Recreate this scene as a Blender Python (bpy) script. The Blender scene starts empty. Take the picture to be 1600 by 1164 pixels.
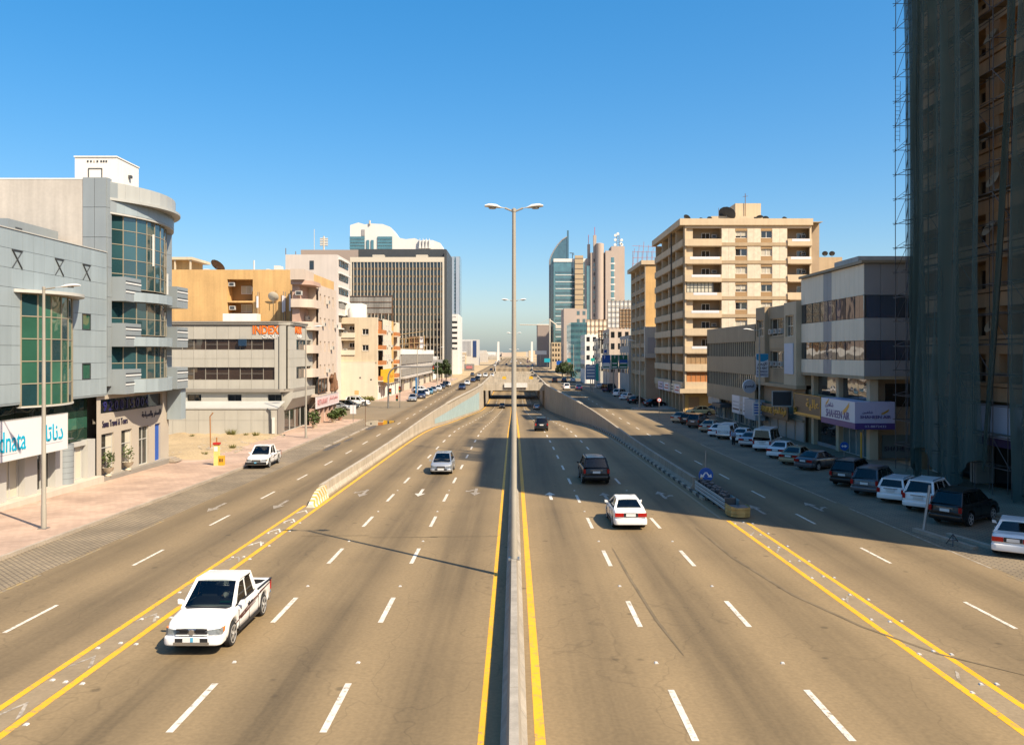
import bpy, bmesh, math, random
from mathutils import Matrix, Vector, Euler
R = random.Random(7)
S = bpy.context.scene
COL = S.collection
# ------------------------------------------------------------------ camera, sky, sun, exposure
F, CX, HZ, CAMZ = 1300.0, 803.0, 552.0, 8.5          # focal length and horizon of the photograph, camera height (m)
cam_d = bpy.data.cameras.new('camera')
cam_d.sensor_width = 36.0
cam_d.lens = 36.0 * F / 1600.0
cam_d.shift_x = (800 - CX) / 1600.0
cam_d.shift_y = -(582 - HZ) / 1600.0
cam_d.clip_start = 0.5
cam_d.clip_end = 30000
cam = bpy.data.objects.new('camera', cam_d)
cam.location = (0, 0, CAMZ)
cam.rotation_euler = (math.radians(90), 0, 0)
COL.objects.link(cam)
S.camera = cam
SUN_EL = math.radians(46)
SUN_H = Vector((0.74, -0.67)).normalized()            # horizontal direction towards the sun
w = bpy.data.worlds.new('World')
S.world = w
w.use_nodes = True
nt = w.node_tree
bg = nt.nodes['Background']
sky = nt.nodes.new('ShaderNodeTexSky')
sky.sky_type = 'NISHITA'
sky.sun_disc = False
sky.sun_elevation = SUN_EL
sky.sun_rotation = math.atan2(SUN_H.x, SUN_H.y)
sky.altitude = 0
sky.air_density = 1.0
sky.dust_density = 1.75
sky.ozone_density = 4.0
hs = nt.nodes.new('ShaderNodeHueSaturation')
hs.inputs['Saturation'].default_value = 1.76
gm = nt.nodes.new('ShaderNodeGamma')
gm.inputs[1].default_value = 0.65
nt.links.new(sky.outputs[0], gm.inputs[0])
nt.links.new(gm.outputs[0], hs.inputs['Color'])
nt.links.new(hs.outputs[0], bg.inputs[0])
bg.inputs[1].default_value = 0.15
sd = bpy.data.lights.new('sun', 'SUN')
sd.energy = 4.17
sd.angle = math.radians(0.55)
sd.color = (1.0, 0.86, 0.66)
sun = bpy.data.objects.new('sun', sd)
dirv = Vector((-SUN_H.x * math.cos(SUN_EL), -SUN_H.y * math.cos(SUN_EL), -math.sin(SUN_EL)))
sun.rotation_euler = dirv.to_track_quat('-Z', 'Y').to_euler()
sun.location = (40, -40, 80)
COL.objects.link(sun)
S.view_settings.view_transform = 'Standard'
S.view_settings.look = 'None'
S.view_settings.gamma = 1.0
S.view_settings.use_curve_mapping = False
S.view_settings.exposure = 1.113
S.render.engine = 'CYCLES'
S.cycles.max_bounces = 6
S.cycles.transparent_max_bounces = 12
S.cycles.caustics_reflective = False
S.cycles.caustics_refractive = False
# ------------------------------------------------------------------ measured positions
def zat(py, Y): return CAMZ - (py - HZ) * Y / F       # height of a photo row on a plane at distance Y
def yat(px, x): return F * x / (px - CX)              # distance of a photo column on a street facade at x
def xat(px, Y): return (px - CX) * Y / F
def interp(pts, v):
    if v <= pts[0][0]: return pts[0][1]
    for (a, fa), (b, fb) in zip(pts, pts[1:]):
        if v <= b:
            t = (v - a) / (b - a)
            return fa + (fb - fa) * t
    return pts[-1][1]
def smoothpts(pts, v, r=12.0):
    n = 9
    return sum(interp(pts, v + r * (i / (n - 1) * 2 - 1)) for i in range(n)) / n
ZS = [(-200, 3.24), (0, 0), (75, -1.215), (130, -1.5), (6000, -1.5)]
ZM = [(-200, 3.24), (0, 0), (100, -1.62), (120, -2.3), (150, -4.0), (230, -7.2), (262, -7.7), (420, -7.7), (470, -6.0), (560, -1.5), (6000, -1.5)]
HWP = [(0, 12.33), (120, 12.33), (160, 11.6), (205, 9.8), (240, 8.9), (420, 8.9), (560, 12.33), (6000, 12.33)]
def zs(y): return smoothpts(ZS, y)
def zm(y): return smoothpts(ZM, y)
def hw(y): return smoothpts(HWP, y, 16)
WALK = 0.15                                           # kerb height
# ------------------------------------------------------------------ node materials
MATS = {}
def lin(c):
    return tuple((v / 12.92 if v <= 0.04045 else ((v + 0.055) / 1.055) ** 2.4) for v in c)
def mat(name, col, rough=0.7, metal=0.0, ior=1.45, var=0.12, vscale=0.6, grain=0.0, gscale=40.0, bump=0.0, streak=0.0,
        rnd=0.0, coat=0.0, stretch=(1, 1, 1), dust=0.0):
    """Principled material; colour broken up by noise laid out in metres of the world, vertical rain streaks, per-object variation."""
    if name in MATS: return MATS[name]
    m = bpy.data.materials.new(name)
    m.use_nodes = True
    t = m.node_tree; N = t.nodes; L = t.links
    b = N['Principled BSDF']
    b.inputs['Roughness'].default_value = rough
    b.inputs['Metallic'].default_value = metal
    b.inputs['IOR'].default_value = ior
    b.inputs['Coat Weight'].default_value = coat
    b.inputs['Coat Roughness'].default_value = 0.08
    geo = N.new('ShaderNodeNewGeometry')
    pos = geo.outputs['Position']
    cur = None
    rgb = N.new('ShaderNodeRGB'); rgb.outputs[0].default_value = (*[c * .80 for c in col], 1)
    cur = rgb.outputs[0]
    def mul(cur, fac_out, lo, hi):
        mr = N.new('ShaderNodeMapRange')
        mr.inputs[1].default_value = 0.25; mr.inputs[2].default_value = 0.75
        mr.inputs[3].default_value = lo; mr.inputs[4].default_value = hi
        L.new(fac_out, mr.inputs[0])
        mx = N.new('ShaderNodeVectorMath'); mx.operation = 'SCALE'
        L.new(cur, mx.inputs[0]); L.new(mr.outputs[0], mx.inputs[3])
        return mx.outputs[0]
    def noise(scale, st=(1, 1, 1), det=4.0):
        mp = N.new('ShaderNodeMapping'); mp.inputs['Scale'].default_value = st
        L.new(pos, mp.inputs[0])
        n = N.new('ShaderNodeTexNoise'); n.inputs['Scale'].default_value = scale; n.inputs['Detail'].default_value = det
        L.new(mp.outputs[0], n.inputs['Vector'])
        return n.outputs[0]
    if var: cur = mul(cur, noise(vscale, stretch), 1 - var, 1 + var * 0.7)
    if streak: cur = mul(cur, noise(1.0, (2.2, 2.2, 0.12), 5), 1 - streak, 1 + streak * 0.25)
    if grain: cur = mul(cur, noise(gscale), 1 - grain, 1 + grain)
    if rnd:
        oi = N.new('ShaderNodeObjectInfo')
        mr = N.new('ShaderNodeMapRange'); mr.inputs[3].default_value = 1 - rnd; mr.inputs[4].default_value = 1 + rnd * .6
        L.new(oi.outputs['Random'], mr.inputs[0])
        mx = N.new('ShaderNodeVectorMath'); mx.operation = 'SCALE'
        L.new(cur, mx.inputs[0]); L.new(mr.outputs[0], mx.inputs[3]); cur = mx.outputs[0]
    L.new(cur, b.inputs['Base Color'])
    if bump:
        bp = N.new('ShaderNodeBump'); bp.inputs['Strength'].default_value = bump; bp.inputs['Distance'].default_value = 0.02
        L.new(noise(gscale if grain else vscale * 6), bp.inputs['Height'])
        L.new(bp.outputs[0], b.inputs['Normal'])
    MATS[name] = m
    return m
def glass_mat(name, col, ior=2.1, rough=0.03, wob=0.05, rnd=0.35):
    if name in MATS: return MATS[name]
    m = mat(name, col, rough=rough, ior=ior, var=0.25, vscale=0.35, rnd=rnd)
    t = m.node_tree; N = t.nodes; L = t.links
    b = N['Principled BSDF']
    geo = N.new('ShaderNodeNewGeometry')
    n = N.new('ShaderNodeTexNoise'); n.inputs['Scale'].default_value = 0.55; n.inputs['Detail'].default_value = 1.0
    L.new(geo.outputs['Position'], n.inputs['Vector'])
    bp = N.new('ShaderNodeBump'); bp.inputs['Strength'].default_value = 1.0; bp.inputs['Distance'].default_value = wob
    L.new(n.outputs[0], bp.inputs['Height']); L.new(bp.outputs[0], b.inputs['Normal'])
    return m
# ------------------------------------------------------------------ mesh helpers
WM = {}                                               # world matrix of every object placed
def reg(o, M, parent):
    if parent is not None:
        o.parent = parent
        o.matrix_parent_inverse = WM[parent.name].inverted()
    o.matrix_basis = M
    WM[o.name] = M.copy()
def tag(o, label=None, cat=None, group=None, kind=None):
    if label: o['label'] = label
    if cat: o['category'] = cat
    if group: o['group'] = group
    if kind: o['kind'] = kind
    return o
def empty(name, loc, label, cat, group=None):
    o = bpy.data.objects.new(name, None)
    o.empty_display_size = 0.5
    COL.objects.link(o)
    reg(o, Matrix.Translation(Vector(loc)), None)
    return tag(o, label, cat, group)
class MB:
    def __init__(self): self.v = []; self.f = []
    def quad(self, *p):
        i = len(self.v); self.v += [tuple(q) for q in p]; self.f.append(tuple(range(i, i + len(p)))); return self
    def box(self, x0, x1, y0, y1, z0, z1):
        if x0 > x1: x0, x1 = x1, x0
        if y0 > y1: y0, y1 = y1, y0
        if z0 > z1: z0, z1 = z1, z0
        i = len(self.v)
        self.v += [(x0, y0, z0), (x1, y0, z0), (x1, y1, z0), (x0, y1, z0), (x0, y0, z1), (x1, y0, z1), (x1, y1, z1), (x0, y1, z1)]
        self.f += [tuple(i + k for k in q) for q in ((3, 2, 1, 0), (4, 5, 6, 7), (0, 1, 5, 4), (1, 2, 6, 5), (2, 3, 7, 6), (3, 0, 4, 7))]
        return self
    def tube(self, path, r, n=8, cap=True):
        path = [Vector(p) for p in path]
        rr = r if isinstance(r, (list, tuple)) else [r] * len(path)
        i0 = len(self.v)
        up = None
        for k, p in enumerate(path):
            d = (path[min(k + 1, len(path) - 1)] - path[max(k - 1, 0)]).normalized()
            if up is None:
                up = Vector((0, 0, 1)) if abs(d.z) < 0.9 else Vector((1, 0, 0))
            a = d.cross(up).normalized(); b = a.cross(d).normalized(); up = b
            for j in range(n):
                t = 2 * math.pi * j / n
                self.v.append(tuple(p + (a * math.cos(t) + b * math.sin(t)) * rr[k]))
        for k in range(len(path) - 1):
            for j in range(n):
                a = i0 + k * n + j; b = i0 + k * n + (j + 1) % n
                self.f.append((a, b, b + n, a + n))
        if cap:
            self.f.append(tuple(i0 + j for j in reversed(range(n))))
            self.f.append(tuple(i0 + (len(path) - 1) * n + j for j in range(n)))
        return self
    def lathe(self, prof, n=16, o=(0, 0, 0), axis='z'):
        i0 = len(self.v)
        for (r, h) in prof:
            for j in range(n):
                t = 2 * math.pi * j / n
                p = (r * math.cos(t), r * math.sin(t), h) if axis == 'z' else ((h, r * math.cos(t), r * math.sin(t)) if axis == 'x' else (r * math.cos(t), h, r * math.sin(t)))
                self.v.append((p[0] + o[0], p[1] + o[1], p[2] + o[2]))
        for k in range(len(prof) - 1):
            for j in range(n):
                a = i0 + k * n + j; b = i0 + k * n + (j + 1) % n
                self.f.append((a, b, b + n, a + n))
        self.f.append(tuple(i0 + j for j in reversed(range(n))))
        self.f.append(tuple(i0 + (len(prof) - 1) * n + j for j in range(n)))
        return self
    def prism(self, poly, h0, h1, axis='z'):
        """extrude a 2-D outline; axis says which coordinate the extrusion runs along"""
        def pt(a, b, h): return {'z': (a, b, h), 'y': (a, h, b), 'x': (h, a, b)}[axis]
        n = len(poly); i = len(self.v)
        self.v += [pt(a, b, h0) for a, b in poly] + [pt(a, b, h1) for a, b in poly]
        self.f.append(tuple(i + k for k in range(n - 1, -1, -1)))
        self.f.append(tuple(i + n + k for k in range(n)))
        for k in range(n):
            self.f.append((i + k, i + (k + 1) % n, i + n + (k + 1) % n, i + n + k))
        return self
    def mesh(self, name, m, smooth=False, fix=True, off=(0, 0, 0)):
        me = bpy.data.meshes.new(name)
        ov = Vector(off)
        me.from_pydata([tuple(Vector(p) - ov) for p in self.v], [], self.f)
        if fix:
            bm = bmesh.new(); bm.from_mesh(me)
            bmesh.ops.recalc_face_normals(bm, faces=bm.faces)
            bm.to_mesh(me); bm.free()
        if m: me.materials.append(m)
        if smooth:
            for p in me.polygons: p.use_smooth = True
            me.set_sharp_from_angle(angle=math.radians(38))
        return me
    def build(self, name, m, parent=None, smooth=False, fix=True, **tags):
        xs = [p[0] for p in self.v]; ys = [p[1] for p in self.v]; zz = [p[2] for p in self.v]
        o0 = ((min(xs) + max(xs)) / 2, (min(ys) + max(ys)) / 2, min(zz))
        o = bpy.data.objects.new(name, self.mesh(name, m, smooth, fix, o0))
        COL.objects.link(o)
        reg(o, Matrix.Translation(Vector(o0)), parent)
        return tag(o, **tags)
_unit = {}
def unit(m, bev=0.0):
    k = (m.name, bev)
    if k not in _unit:
        me = MB().box(-.5, .5, -.5, .5, 0, 1).mesh('unit_' + m.name, m)
        _unit[k] = me
    return _unit[k]
def box(name, m, parent, x0, x1, y0, y1, z0, z1):
    """one axis-aligned piece; alike pieces share mesh data"""
    if x0 > x1: x0, x1 = x1, x0
    if y0 > y1: y0, y1 = y1, y0
    if z0 > z1: z0, z1 = z1, z0
    o = bpy.data.objects.new(name, unit(m))
    COL.objects.link(o)
    M = Matrix.Translation(((x0 + x1) / 2, (y0 + y1) / 2, z0)) @ Matrix.Diagonal((x1 - x0, y1 - y0, z1 - z0, 1))
    reg(o, M, parent)
    return o
def place(name, me, parent, M):
    o = bpy.data.objects.new(name, me); COL.objects.link(o)
    reg(o, M, parent)
    return o
# facade planes: ('x', x0, s) faces along s*x, running in y; ('y', y0, s) faces along s*y, running in x
def fb(pl, a0, a1, z0, z1, d0, d1):
    p, s = pl[1], pl[2]
    if pl[0] == 'x': return (p + s * d0, p + s * d1, a0, a1, z0, z1)
    return (a0, a1, p + s * d0, p + s * d1, z0, z1)
def fbox(pl, name, m, parent, a0, a1, z0, z1, d0, d1):
    return box(name, m, parent, *fb(pl, a0, a1, z0, z1, d0, d1))
def fpt(pl, a, z, d):
    return (pl[1] + pl[2] * d, a, z) if pl[0] == 'x' else (a, pl[1] + pl[2] * d, z)
def wall(pl, name, m, parent, a0, a1, z0, z1, holes=(), t=0.3):
    """a wall sheet with real openings and reveals of depth t"""
    mb = MB()
    A = sorted({a0, a1} | {min(max(h[k], a0), a1) for h in holes for k in (0, 1)})
    Z = sorted({z0, z1} | {min(max(h[k], z0), z1) for h in holes for k in (2, 3)})
    for i in range(len(A) - 1):
        for j in range(len(Z) - 1):
            ca, cz = (A[i] + A[i + 1]) / 2, (Z[j] + Z[j + 1]) / 2
            if any(h[0] < ca < h[1] and h[2] < cz < h[3] for h in holes): continue
            mb.quad(fpt(pl, A[i], Z[j], 0), fpt(pl, A[i + 1], Z[j], 0), fpt(pl, A[i + 1], Z[j + 1], 0), fpt(pl, A[i], Z[j + 1], 0))
    for h in holes:
        c = [(h[0], h[2]), (h[1], h[2]), (h[1], h[3]), (h[0], h[3])]
        for k in range(4):
            p, q = c[k], c[(k + 1) % 4]
            mb.quad(fpt(pl, *p, 0), fpt(pl, *q, 0), fpt(pl, *q, -t), fpt(pl, *p, -t))
    return mb.build(name, m, parent, fix=False)
def frame_mb(pl, a0, a1, z0, z1, d0, d1, t=0.06, va=(), hz=()):
    mb = MB()
    mb.box(*fb(pl, a0, a0 + t, z0, z1, d0, d1)); mb.box(*fb(pl, a1 - t, a1, z0, z1, d0, d1))
    mb.box(*fb(pl, a0 + t, a1 - t, z0, z0 + t, d0, d1)); mb.box(*fb(pl, a0 + t, a1 - t, z1 - t, z1, d0, d1))
    for a in va: mb.box(*fb(pl, a - t / 2, a + t / 2, z0 + t, z1 - t, d0, d1 - .004))
    for z in hz: mb.box(*fb(pl, a0 + t, a1 - t, z - t / 2, z + t / 2, d0, d1 - .008))
    return mb
def window(pl, parent, a0, a1, z0, z1, gm, fm, rec=0.2, va=(), hz=(), t=0.07, sill=None):
    """glazing set back in its opening; the frame is a sub-part"""
    p = fbox(pl, 'window', gm, parent, a0, a1, z0, z1, -rec - 0.04, -rec)
    frame_mb(pl, a0, a1, z0, z1, -rec + .002, -rec + .06, t, va, hz).build('frame', fm, p)
    if sill: fbox(pl, 'sill', sill, p, a0 - .08, a1 + .08, z0 - .09, z0 - .005, -rec, .07)
    return p
# lettering: flat words as thin solid letters
_txt = {}
def text_mesh(s, m, size=1.0, depth=0.02, bold=0.0, shear=0.0, spacing=1.0, align='CENTER'):
    k = (s, m.name, size, depth, bold, shear, spacing, align)
    if k in _txt: return _txt[k]
    c = bpy.data.curves.new('lettering', 'FONT')
    c.body = s; c.size = size; c.extrude = depth / 2; c.offset = bold; c.shear = shear
    c.align_x = align; c.space_character = spacing; c.resolution_u = 3
    o = bpy.data.objects.new('lettering', c)
    COL.objects.link(o)
    bpy.context.view_layer.update()
    dg = bpy.context.evaluated_depsgraph_get()
    me = bpy.data.meshes.new_from_object(o.evaluated_get(dg))
    bpy.data.objects.remove(o)
    bpy.data.curves.remove(c)
    me.materials.clear(); me.materials.append(m)
    _txt[k] = me
    return me
def text(pl, s, m, parent, a, z, d, width=None, height=None, size=1.0, bold=0.0, shear=0.0, name='lettering', depth=0.03, spacing=1.0):
    """letters lying on a facade plane, centred at (a, z); width / height in metres"""
    me = text_mesh(s, m, size, depth, bold, shear, spacing)
    xs = [v.co.x for v in me.vertices]; ys = [v.co.y for v in me.vertices]
    if not xs: return None
    w0 = max(xs) - min(xs); h0 = max(ys) - min(ys)
    sx = width / w0 if width else None
    sy = height / h0 if height else None
    if sx is None: sx = sy or 1
    if sy is None: sy = sx
    cxm, cym = (max(xs) + min(xs)) / 2, (max(ys) + min(ys)) / 2
    if pl[0] == 'y':   rot = Matrix(((1, 0, 0), (0, 0, -1), (0, 1, 0))) if pl[2] < 0 else Matrix(((-1, 0, 0), (0, 0, 1), (0, 1, 0)))
    else:              rot = Matrix(((0, 0, 1), (1, 0, 0), (0, 1, 0))) if pl[2] > 0 else Matrix(((0, 0, -1), (-1, 0, 0), (0, 1, 0)))
    M = Matrix.Translation(Vector(fpt(pl, a, z, d))) @ rot.to_4x4() @ Matrix.Diagonal((sx, sy, 1, 1)) @ Matrix.Translation((-cxm, -cym, 0))
    return place(name, me, parent, M)
# ------------------------------------------------------------------ materials of the setting
def asphalt_mat(name, col, lane0=0.62, lane=3.62, wear=1.0):
    m = mat(name, col, rough=0.85, var=0.10, vscale=0.25, grain=0.13, gscale=9.0, bump=0.18)
    t = m.node_tree; N = t.nodes; L = t.links; b = N['Principled BSDF']
    src = b.inputs['Base Color'].links[0].from_socket
    geo = N.new('ShaderNodeNewGeometry')
    sep = N.new('ShaderNodeSeparateXYZ'); L.new(geo.outputs['Position'], sep.inputs[0])
    def math_(op, a, bb=None):
        n = N.new('ShaderNodeMath'); n.operation = op
        for i, v in enumerate((a, bb)):
            if v is None: continue
            if isinstance(v, (int, float)): n.inputs[i].default_value = v
            else: L.new(v, n.inputs[i])
        return n.outputs[0]
    # oil and tyre wear run along the lanes
    ax = math_('ABSOLUTE', sep.outputs[0])
    ph = math_('MULTIPLY', math_('SUBTRACT', ax, lane0), 2 * math.pi / lane)
    cs = math_('COSINE', ph)
    w1 = math_('MULTIPLY', math_('ADD', math_('MULTIPLY', cs, -0.5), 0.5), 1.0)
    def nz(scale, st, det=5.0, rough=.6):
        mp = N.new('ShaderNodeMapping'); mp.inputs['Scale'].default_value = st; L.new(geo.outputs['Position'], mp.inputs[0])
        n = N.new('ShaderNodeTexNoise'); n.inputs['Scale'].default_value = scale; n.inputs['Detail'].default_value = det
        n.inputs['Roughness'].default_value = rough
        L.new(mp.outputs[0], n.inputs['Vector']); return n.outputs[0]
    st = nz(1.0, (1.5, 0.035, 1))
    st2 = nz(1.0, (5.0, 0.05, 1))
    big = nz(1.0, (0.10, 0.045, 1), 3)
    dark = math_('MULTIPLY', w1, math_('MULTIPLY', st, big))
    dark = math_('ADD', math_('MULTIPLY', dark, 1.85 * wear), math_('MULTIPLY', math_('SUBTRACT', st2, 0.5), 0.22 * wear))
    f = math_('SUBTRACT', 1.19, dark)
    # thin cracks
    mp = N.new('ShaderNodeMapping'); mp.inputs['Scale'].default_value = (0.22, 0.055, 1); L.new(geo.outputs['Position'], mp.inputs[0])
    wn = N.new('ShaderNodeTexNoise'); wn.inputs['Scale'].default_value = 0.5; L.new(geo.outputs['Position'], wn.inputs['Vector'])
    wm = N.new('ShaderNodeVectorMath'); wm.operation = 'SCALE'; wm.inputs[3].default_value = 0.5; L.new(wn.outputs[1], wm.inputs[0])
    ad = N.new('ShaderNodeVectorMath'); L.new(mp.outputs[0], ad.inputs[0]); L.new(wm.outputs[0], ad.inputs[1])
    vo = N.new('ShaderNodeTexVoronoi'); vo.feature = 'DISTANCE_TO_EDGE'; vo.inputs['Scale'].default_value = 1.0; L.new(ad.outputs[0], vo.inputs['Vector'])
    ck = N.new('ShaderNodeMapRange'); ck.inputs[1].default_value = 0.0; ck.inputs[2].default_value = 0.006; ck.inputs[3].default_value = 0.80; ck.inputs[4].default_value = 1.0
    L.new(vo.outputs[0], ck.inputs[0])
    # spots of dropped oil
    sv = N.new('ShaderNodeTexVoronoi'); sv.inputs['Scale'].default_value = 0.55; L.new(geo.outputs['Position'], sv.inputs['Vector'])
    sp = N.new('ShaderNodeMapRange'); sp.inputs[1].default_value = 0.05; sp.inputs[2].default_value = 0.09; sp.inputs[3].default_value = 0.62; sp.inputs[4].default_value = 1.0
    L.new(sv.outputs[0], sp.inputs[0])
    f = math_('MULTIPLY', f, math_('MULTIPLY', ck.outputs[0], sp.outputs[0]))
    mx = N.new('ShaderNodeVectorMath'); mx.operation = 'SCALE'
    L.new(src, mx.inputs[0]); L.new(f, mx.inputs[3]); L.new(mx.outputs[0], b.inputs['Base Color'])
    return m
def brick_mat(name, c1, c2, mortar, w, h, rot=0.0, ms=0.012, rough=0.85):
    m = bpy.data.materials.new(name); m.use_nodes = True
    t = m.node_tree; N = t.nodes; L = t.links; b = N['Principled BSDF']; b.inputs['Roughness'].default_value = rough
    geo = N.new('ShaderNodeNewGeometry')
    mp = N.new('ShaderNodeMapping'); mp.inputs['Rotation'].default_value = (0, 0, rot); L.new(geo.outputs['Position'], mp.inputs[0])
    br = N.new('ShaderNodeTexBrick'); L.new(mp.outputs[0], br.inputs['Vector'])
    br.inputs['Scale'].default_value = 1.0; br.inputs['Brick Width'].default_value = w; br.inputs['Row Height'].default_value = h
    br.inputs['Mortar Size'].default_value = ms; br.inputs['Color1'].default_value = (*c1, 1); br.inputs['Color2'].default_value = (*c2, 1); br.inputs['Mortar'].default_value = (*mortar, 1)
    n = N.new('ShaderNodeTexNoise'); n.inputs['Scale'].default_value = 0.35; n.inputs['Detail'].default_value = 6; L.new(geo.outputs['Position'], n.inputs['Vector'])
    mr = N.new('ShaderNodeMapRange'); mr.inputs[1].default_value = .3; mr.inputs[2].default_value = .7; mr.inputs[3].default_value = 0.72; mr.inputs[4].default_value = 1.15; L.new(n.outputs[0], mr.inputs[0])
    mx = N.new('ShaderNodeVectorMath'); mx.operation = 'SCALE'; L.new(br.outputs[0], mx.inputs[0]); L.new(mr.outputs[0], mx.inputs[3])
    L.new(mx.outputs[0], b.inputs['Base Color'])
    bp = N.new('ShaderNodeBump'); bp.inputs['Strength'].default_value = 0.5; bp.inputs['Distance'].default_value = .01; bp.invert = True
    L.new(br.outputs[1], bp.inputs['Height']); L.new(bp.outputs[0], b.inputs['Normal'])
    MATS[name] = m
    return m
def paint_mat(name, col, worn=0.45):
    """road paint with worn-through flecks"""
    m = mat(name, col, rough=0.6, var=0.10, vscale=0.9)
    t = m.node_tree; N = t.nodes; L = t.links; b = N['Principled BSDF']
    src = b.inputs['Base Color'].links[0].from_socket
    geo = N.new('ShaderNodeNewGeometry')
    n = N.new('ShaderNodeTexNoise'); n.inputs['Scale'].default_value = 5.0; n.inputs['Detail'].default_value = 8; n.inputs['Roughness'].default_value = .75; L.new(geo.outputs['Position'], n.inputs['Vector'])
    mr = N.new('ShaderNodeMapRange'); mr.inputs[1].default_value = worn; mr.inputs[2].default_value = worn + .14; L.new(n.outputs[0], mr.inputs[0])
    mx = N.new('ShaderNodeMix'); mx.data_type = 'RGBA'
    mx.inputs[6].default_value = (0.21, 0.17, 0.12, 1)
    L.new(src, mx.inputs[7]); L.new(mr.outputs[0], mx.inputs[0]); L.new(mx.outputs[2], b.inputs['Base Color'])
    return m
M_ASPH = asphalt_mat('asphalt_main', (0.243, 0.172, 0.088))
M_ASPS = asphalt_mat('asphalt_service', (0.226, 0.161, 0.085), lane0=12.9, lane=3.6, wear=0.9)
M_ASPC = asphalt_mat('asphalt_side', (0.21, 0.16, 0.096), lane0=0, lane=400, wear=0.5)
M_BUF = mat('asphalt_dusty_buffer', (0.30, 0.225, 0.135), rough=.9, var=.16, vscale=.8, grain=.12, gscale=9, bump=.2)
M_SAND = mat('sand', (0.50, 0.37, 0.21), rough=.95, var=.22, vscale=.25, grain=.2, gscale=6, bump=.8)
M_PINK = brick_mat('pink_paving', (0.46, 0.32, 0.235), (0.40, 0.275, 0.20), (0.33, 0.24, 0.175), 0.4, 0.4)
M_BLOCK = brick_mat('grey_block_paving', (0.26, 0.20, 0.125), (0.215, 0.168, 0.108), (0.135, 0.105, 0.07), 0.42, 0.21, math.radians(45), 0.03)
M_KERB = mat('kerb_concrete', (0.42, 0.35, 0.27), rough=.85, var=.2, vscale=.9, grain=.15, gscale=12)
M_YEL = paint_mat('road_paint_yellow', (0.90, 0.455, 0.015), 0.33)
M_YELF = paint_mat('road_paint_yellow_faded', (0.46, 0.31, 0.09), 0.47)
M_WHT = paint_mat('road_paint_white', (0.80, 0.73, 0.61), 0.35)
M_WHTF = paint_mat('road_paint_white_faded', (0.52, 0.45, 0.36), 0.45)
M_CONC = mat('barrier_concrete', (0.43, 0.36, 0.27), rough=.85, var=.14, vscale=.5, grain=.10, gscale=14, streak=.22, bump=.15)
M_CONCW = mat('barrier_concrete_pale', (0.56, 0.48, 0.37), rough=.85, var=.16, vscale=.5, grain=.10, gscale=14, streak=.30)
M_DARKC = mat('sooty_concrete', (0.12, 0.10, 0.08), rough=.9, var=.2, vscale=.4)
M_BLACK = mat('black_paint', (0.02, 0.02, 0.021), rough=.5, var=.1)
M_WPAINT = mat('white_paint', (0.78, 0.75, 0.70), rough=.6, var=.08, vscale=1.2, streak=.08)
M_YPAINT = mat('yellow_paint', (0.80, 0.47, 0.03), rough=.5, var=.12, vscale=1.5)
M_STEEL = mat('galvanised_steel', (0.36, 0.35, 0.33), rough=.45, metal=.7, var=.2, vscale=1.2)
M_POLE = mat('pole_paint_beige', (0.42, 0.38, 0.31), rough=.5, metal=.1, var=.12, vscale=.8, streak=.1)
M_LAMPW = mat('lamp_housing_white', (0.75, 0.74, 0.70), rough=.4, var=.06)
M_STUD = mat('road_stud_white', (0.68, 0.66, 0.62), rough=.35, var=.1)
# ------------------------------------------------------------------ ground and roads
YS = [-30 + 3 * i for i in range(190)] + [560, 600, 700, 850, 1100, 1500, 2200, 3500, 6000]
def strip(fl, fr, zf, ya, yb, nx=1):
    """sheet between two lines x = fl(y) and x = fr(y)"""
    mb = MB()
    yy = [ya] + [y for y in YS if ya + .5 < y < yb - .5] + [yb]
    for y0, y1 in zip(yy, yy[1:]):
        mb.quad((fl(y0), y0, zf(y0)), (fr(y0), y0, zf(y0)), (fr(y1), y1, zf(y1)), (fl(y1), y1, zf(y1)))
    return mb
C = lambda v: (lambda y: v)
mb = MB()
xs_ = [-9000, -1500, -300, -60, -31, -13.4, 13.4, 31, 60, 300, 1500, 9000]
ys_ = [-300, -30] + [y for y in range(0, 565, 6)] + [700, 1000, 2000, 4000, 12000]
for xa, xb in zip(xs_, xs_[1:]):
    for ya, yb in zip(ys_, ys_[1:]):
        if -14 < (xa + xb) / 2 < 14 and 58 < (ya + yb) / 2 < 562: continue
        mb.quad((xa, ya, zs(ya) - .06), (xb, ya, zs(ya) - .06), (xb, yb, zs(yb) - .06), (xa, yb, zs(yb) - .06))
mb.build('ground', M_SAND, fix=False, kind='structure', label='sandy ground of the city stretching to the horizon')
main_road = strip(lambda y: -hw(y), hw, zm, -30, 3500).build('main_road', M_ASPH, fix=False, kind='structure', label='six lane carriageway dipping into the underpass')
WALL0 = 52.0
def xin(y): return 12.335 if y < WALL0 else hw(y) + .40
service = {}
for s, nm in ((-1, 'left'), (1, 'right')):
    f_in = (lambda y, s=s: s * xin(y)); f_out = (lambda y, s=s: s * (19.5 if s < 0 else 20.3))
    service[s] = strip(f_in if s > 0 else f_out, f_out if s > 0 else f_in, zs, -30, 3500).build('service_road', M_ASPS, fix=False, kind='structure',
        label='%s service road beside the sunken carriageway' % nm)
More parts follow.
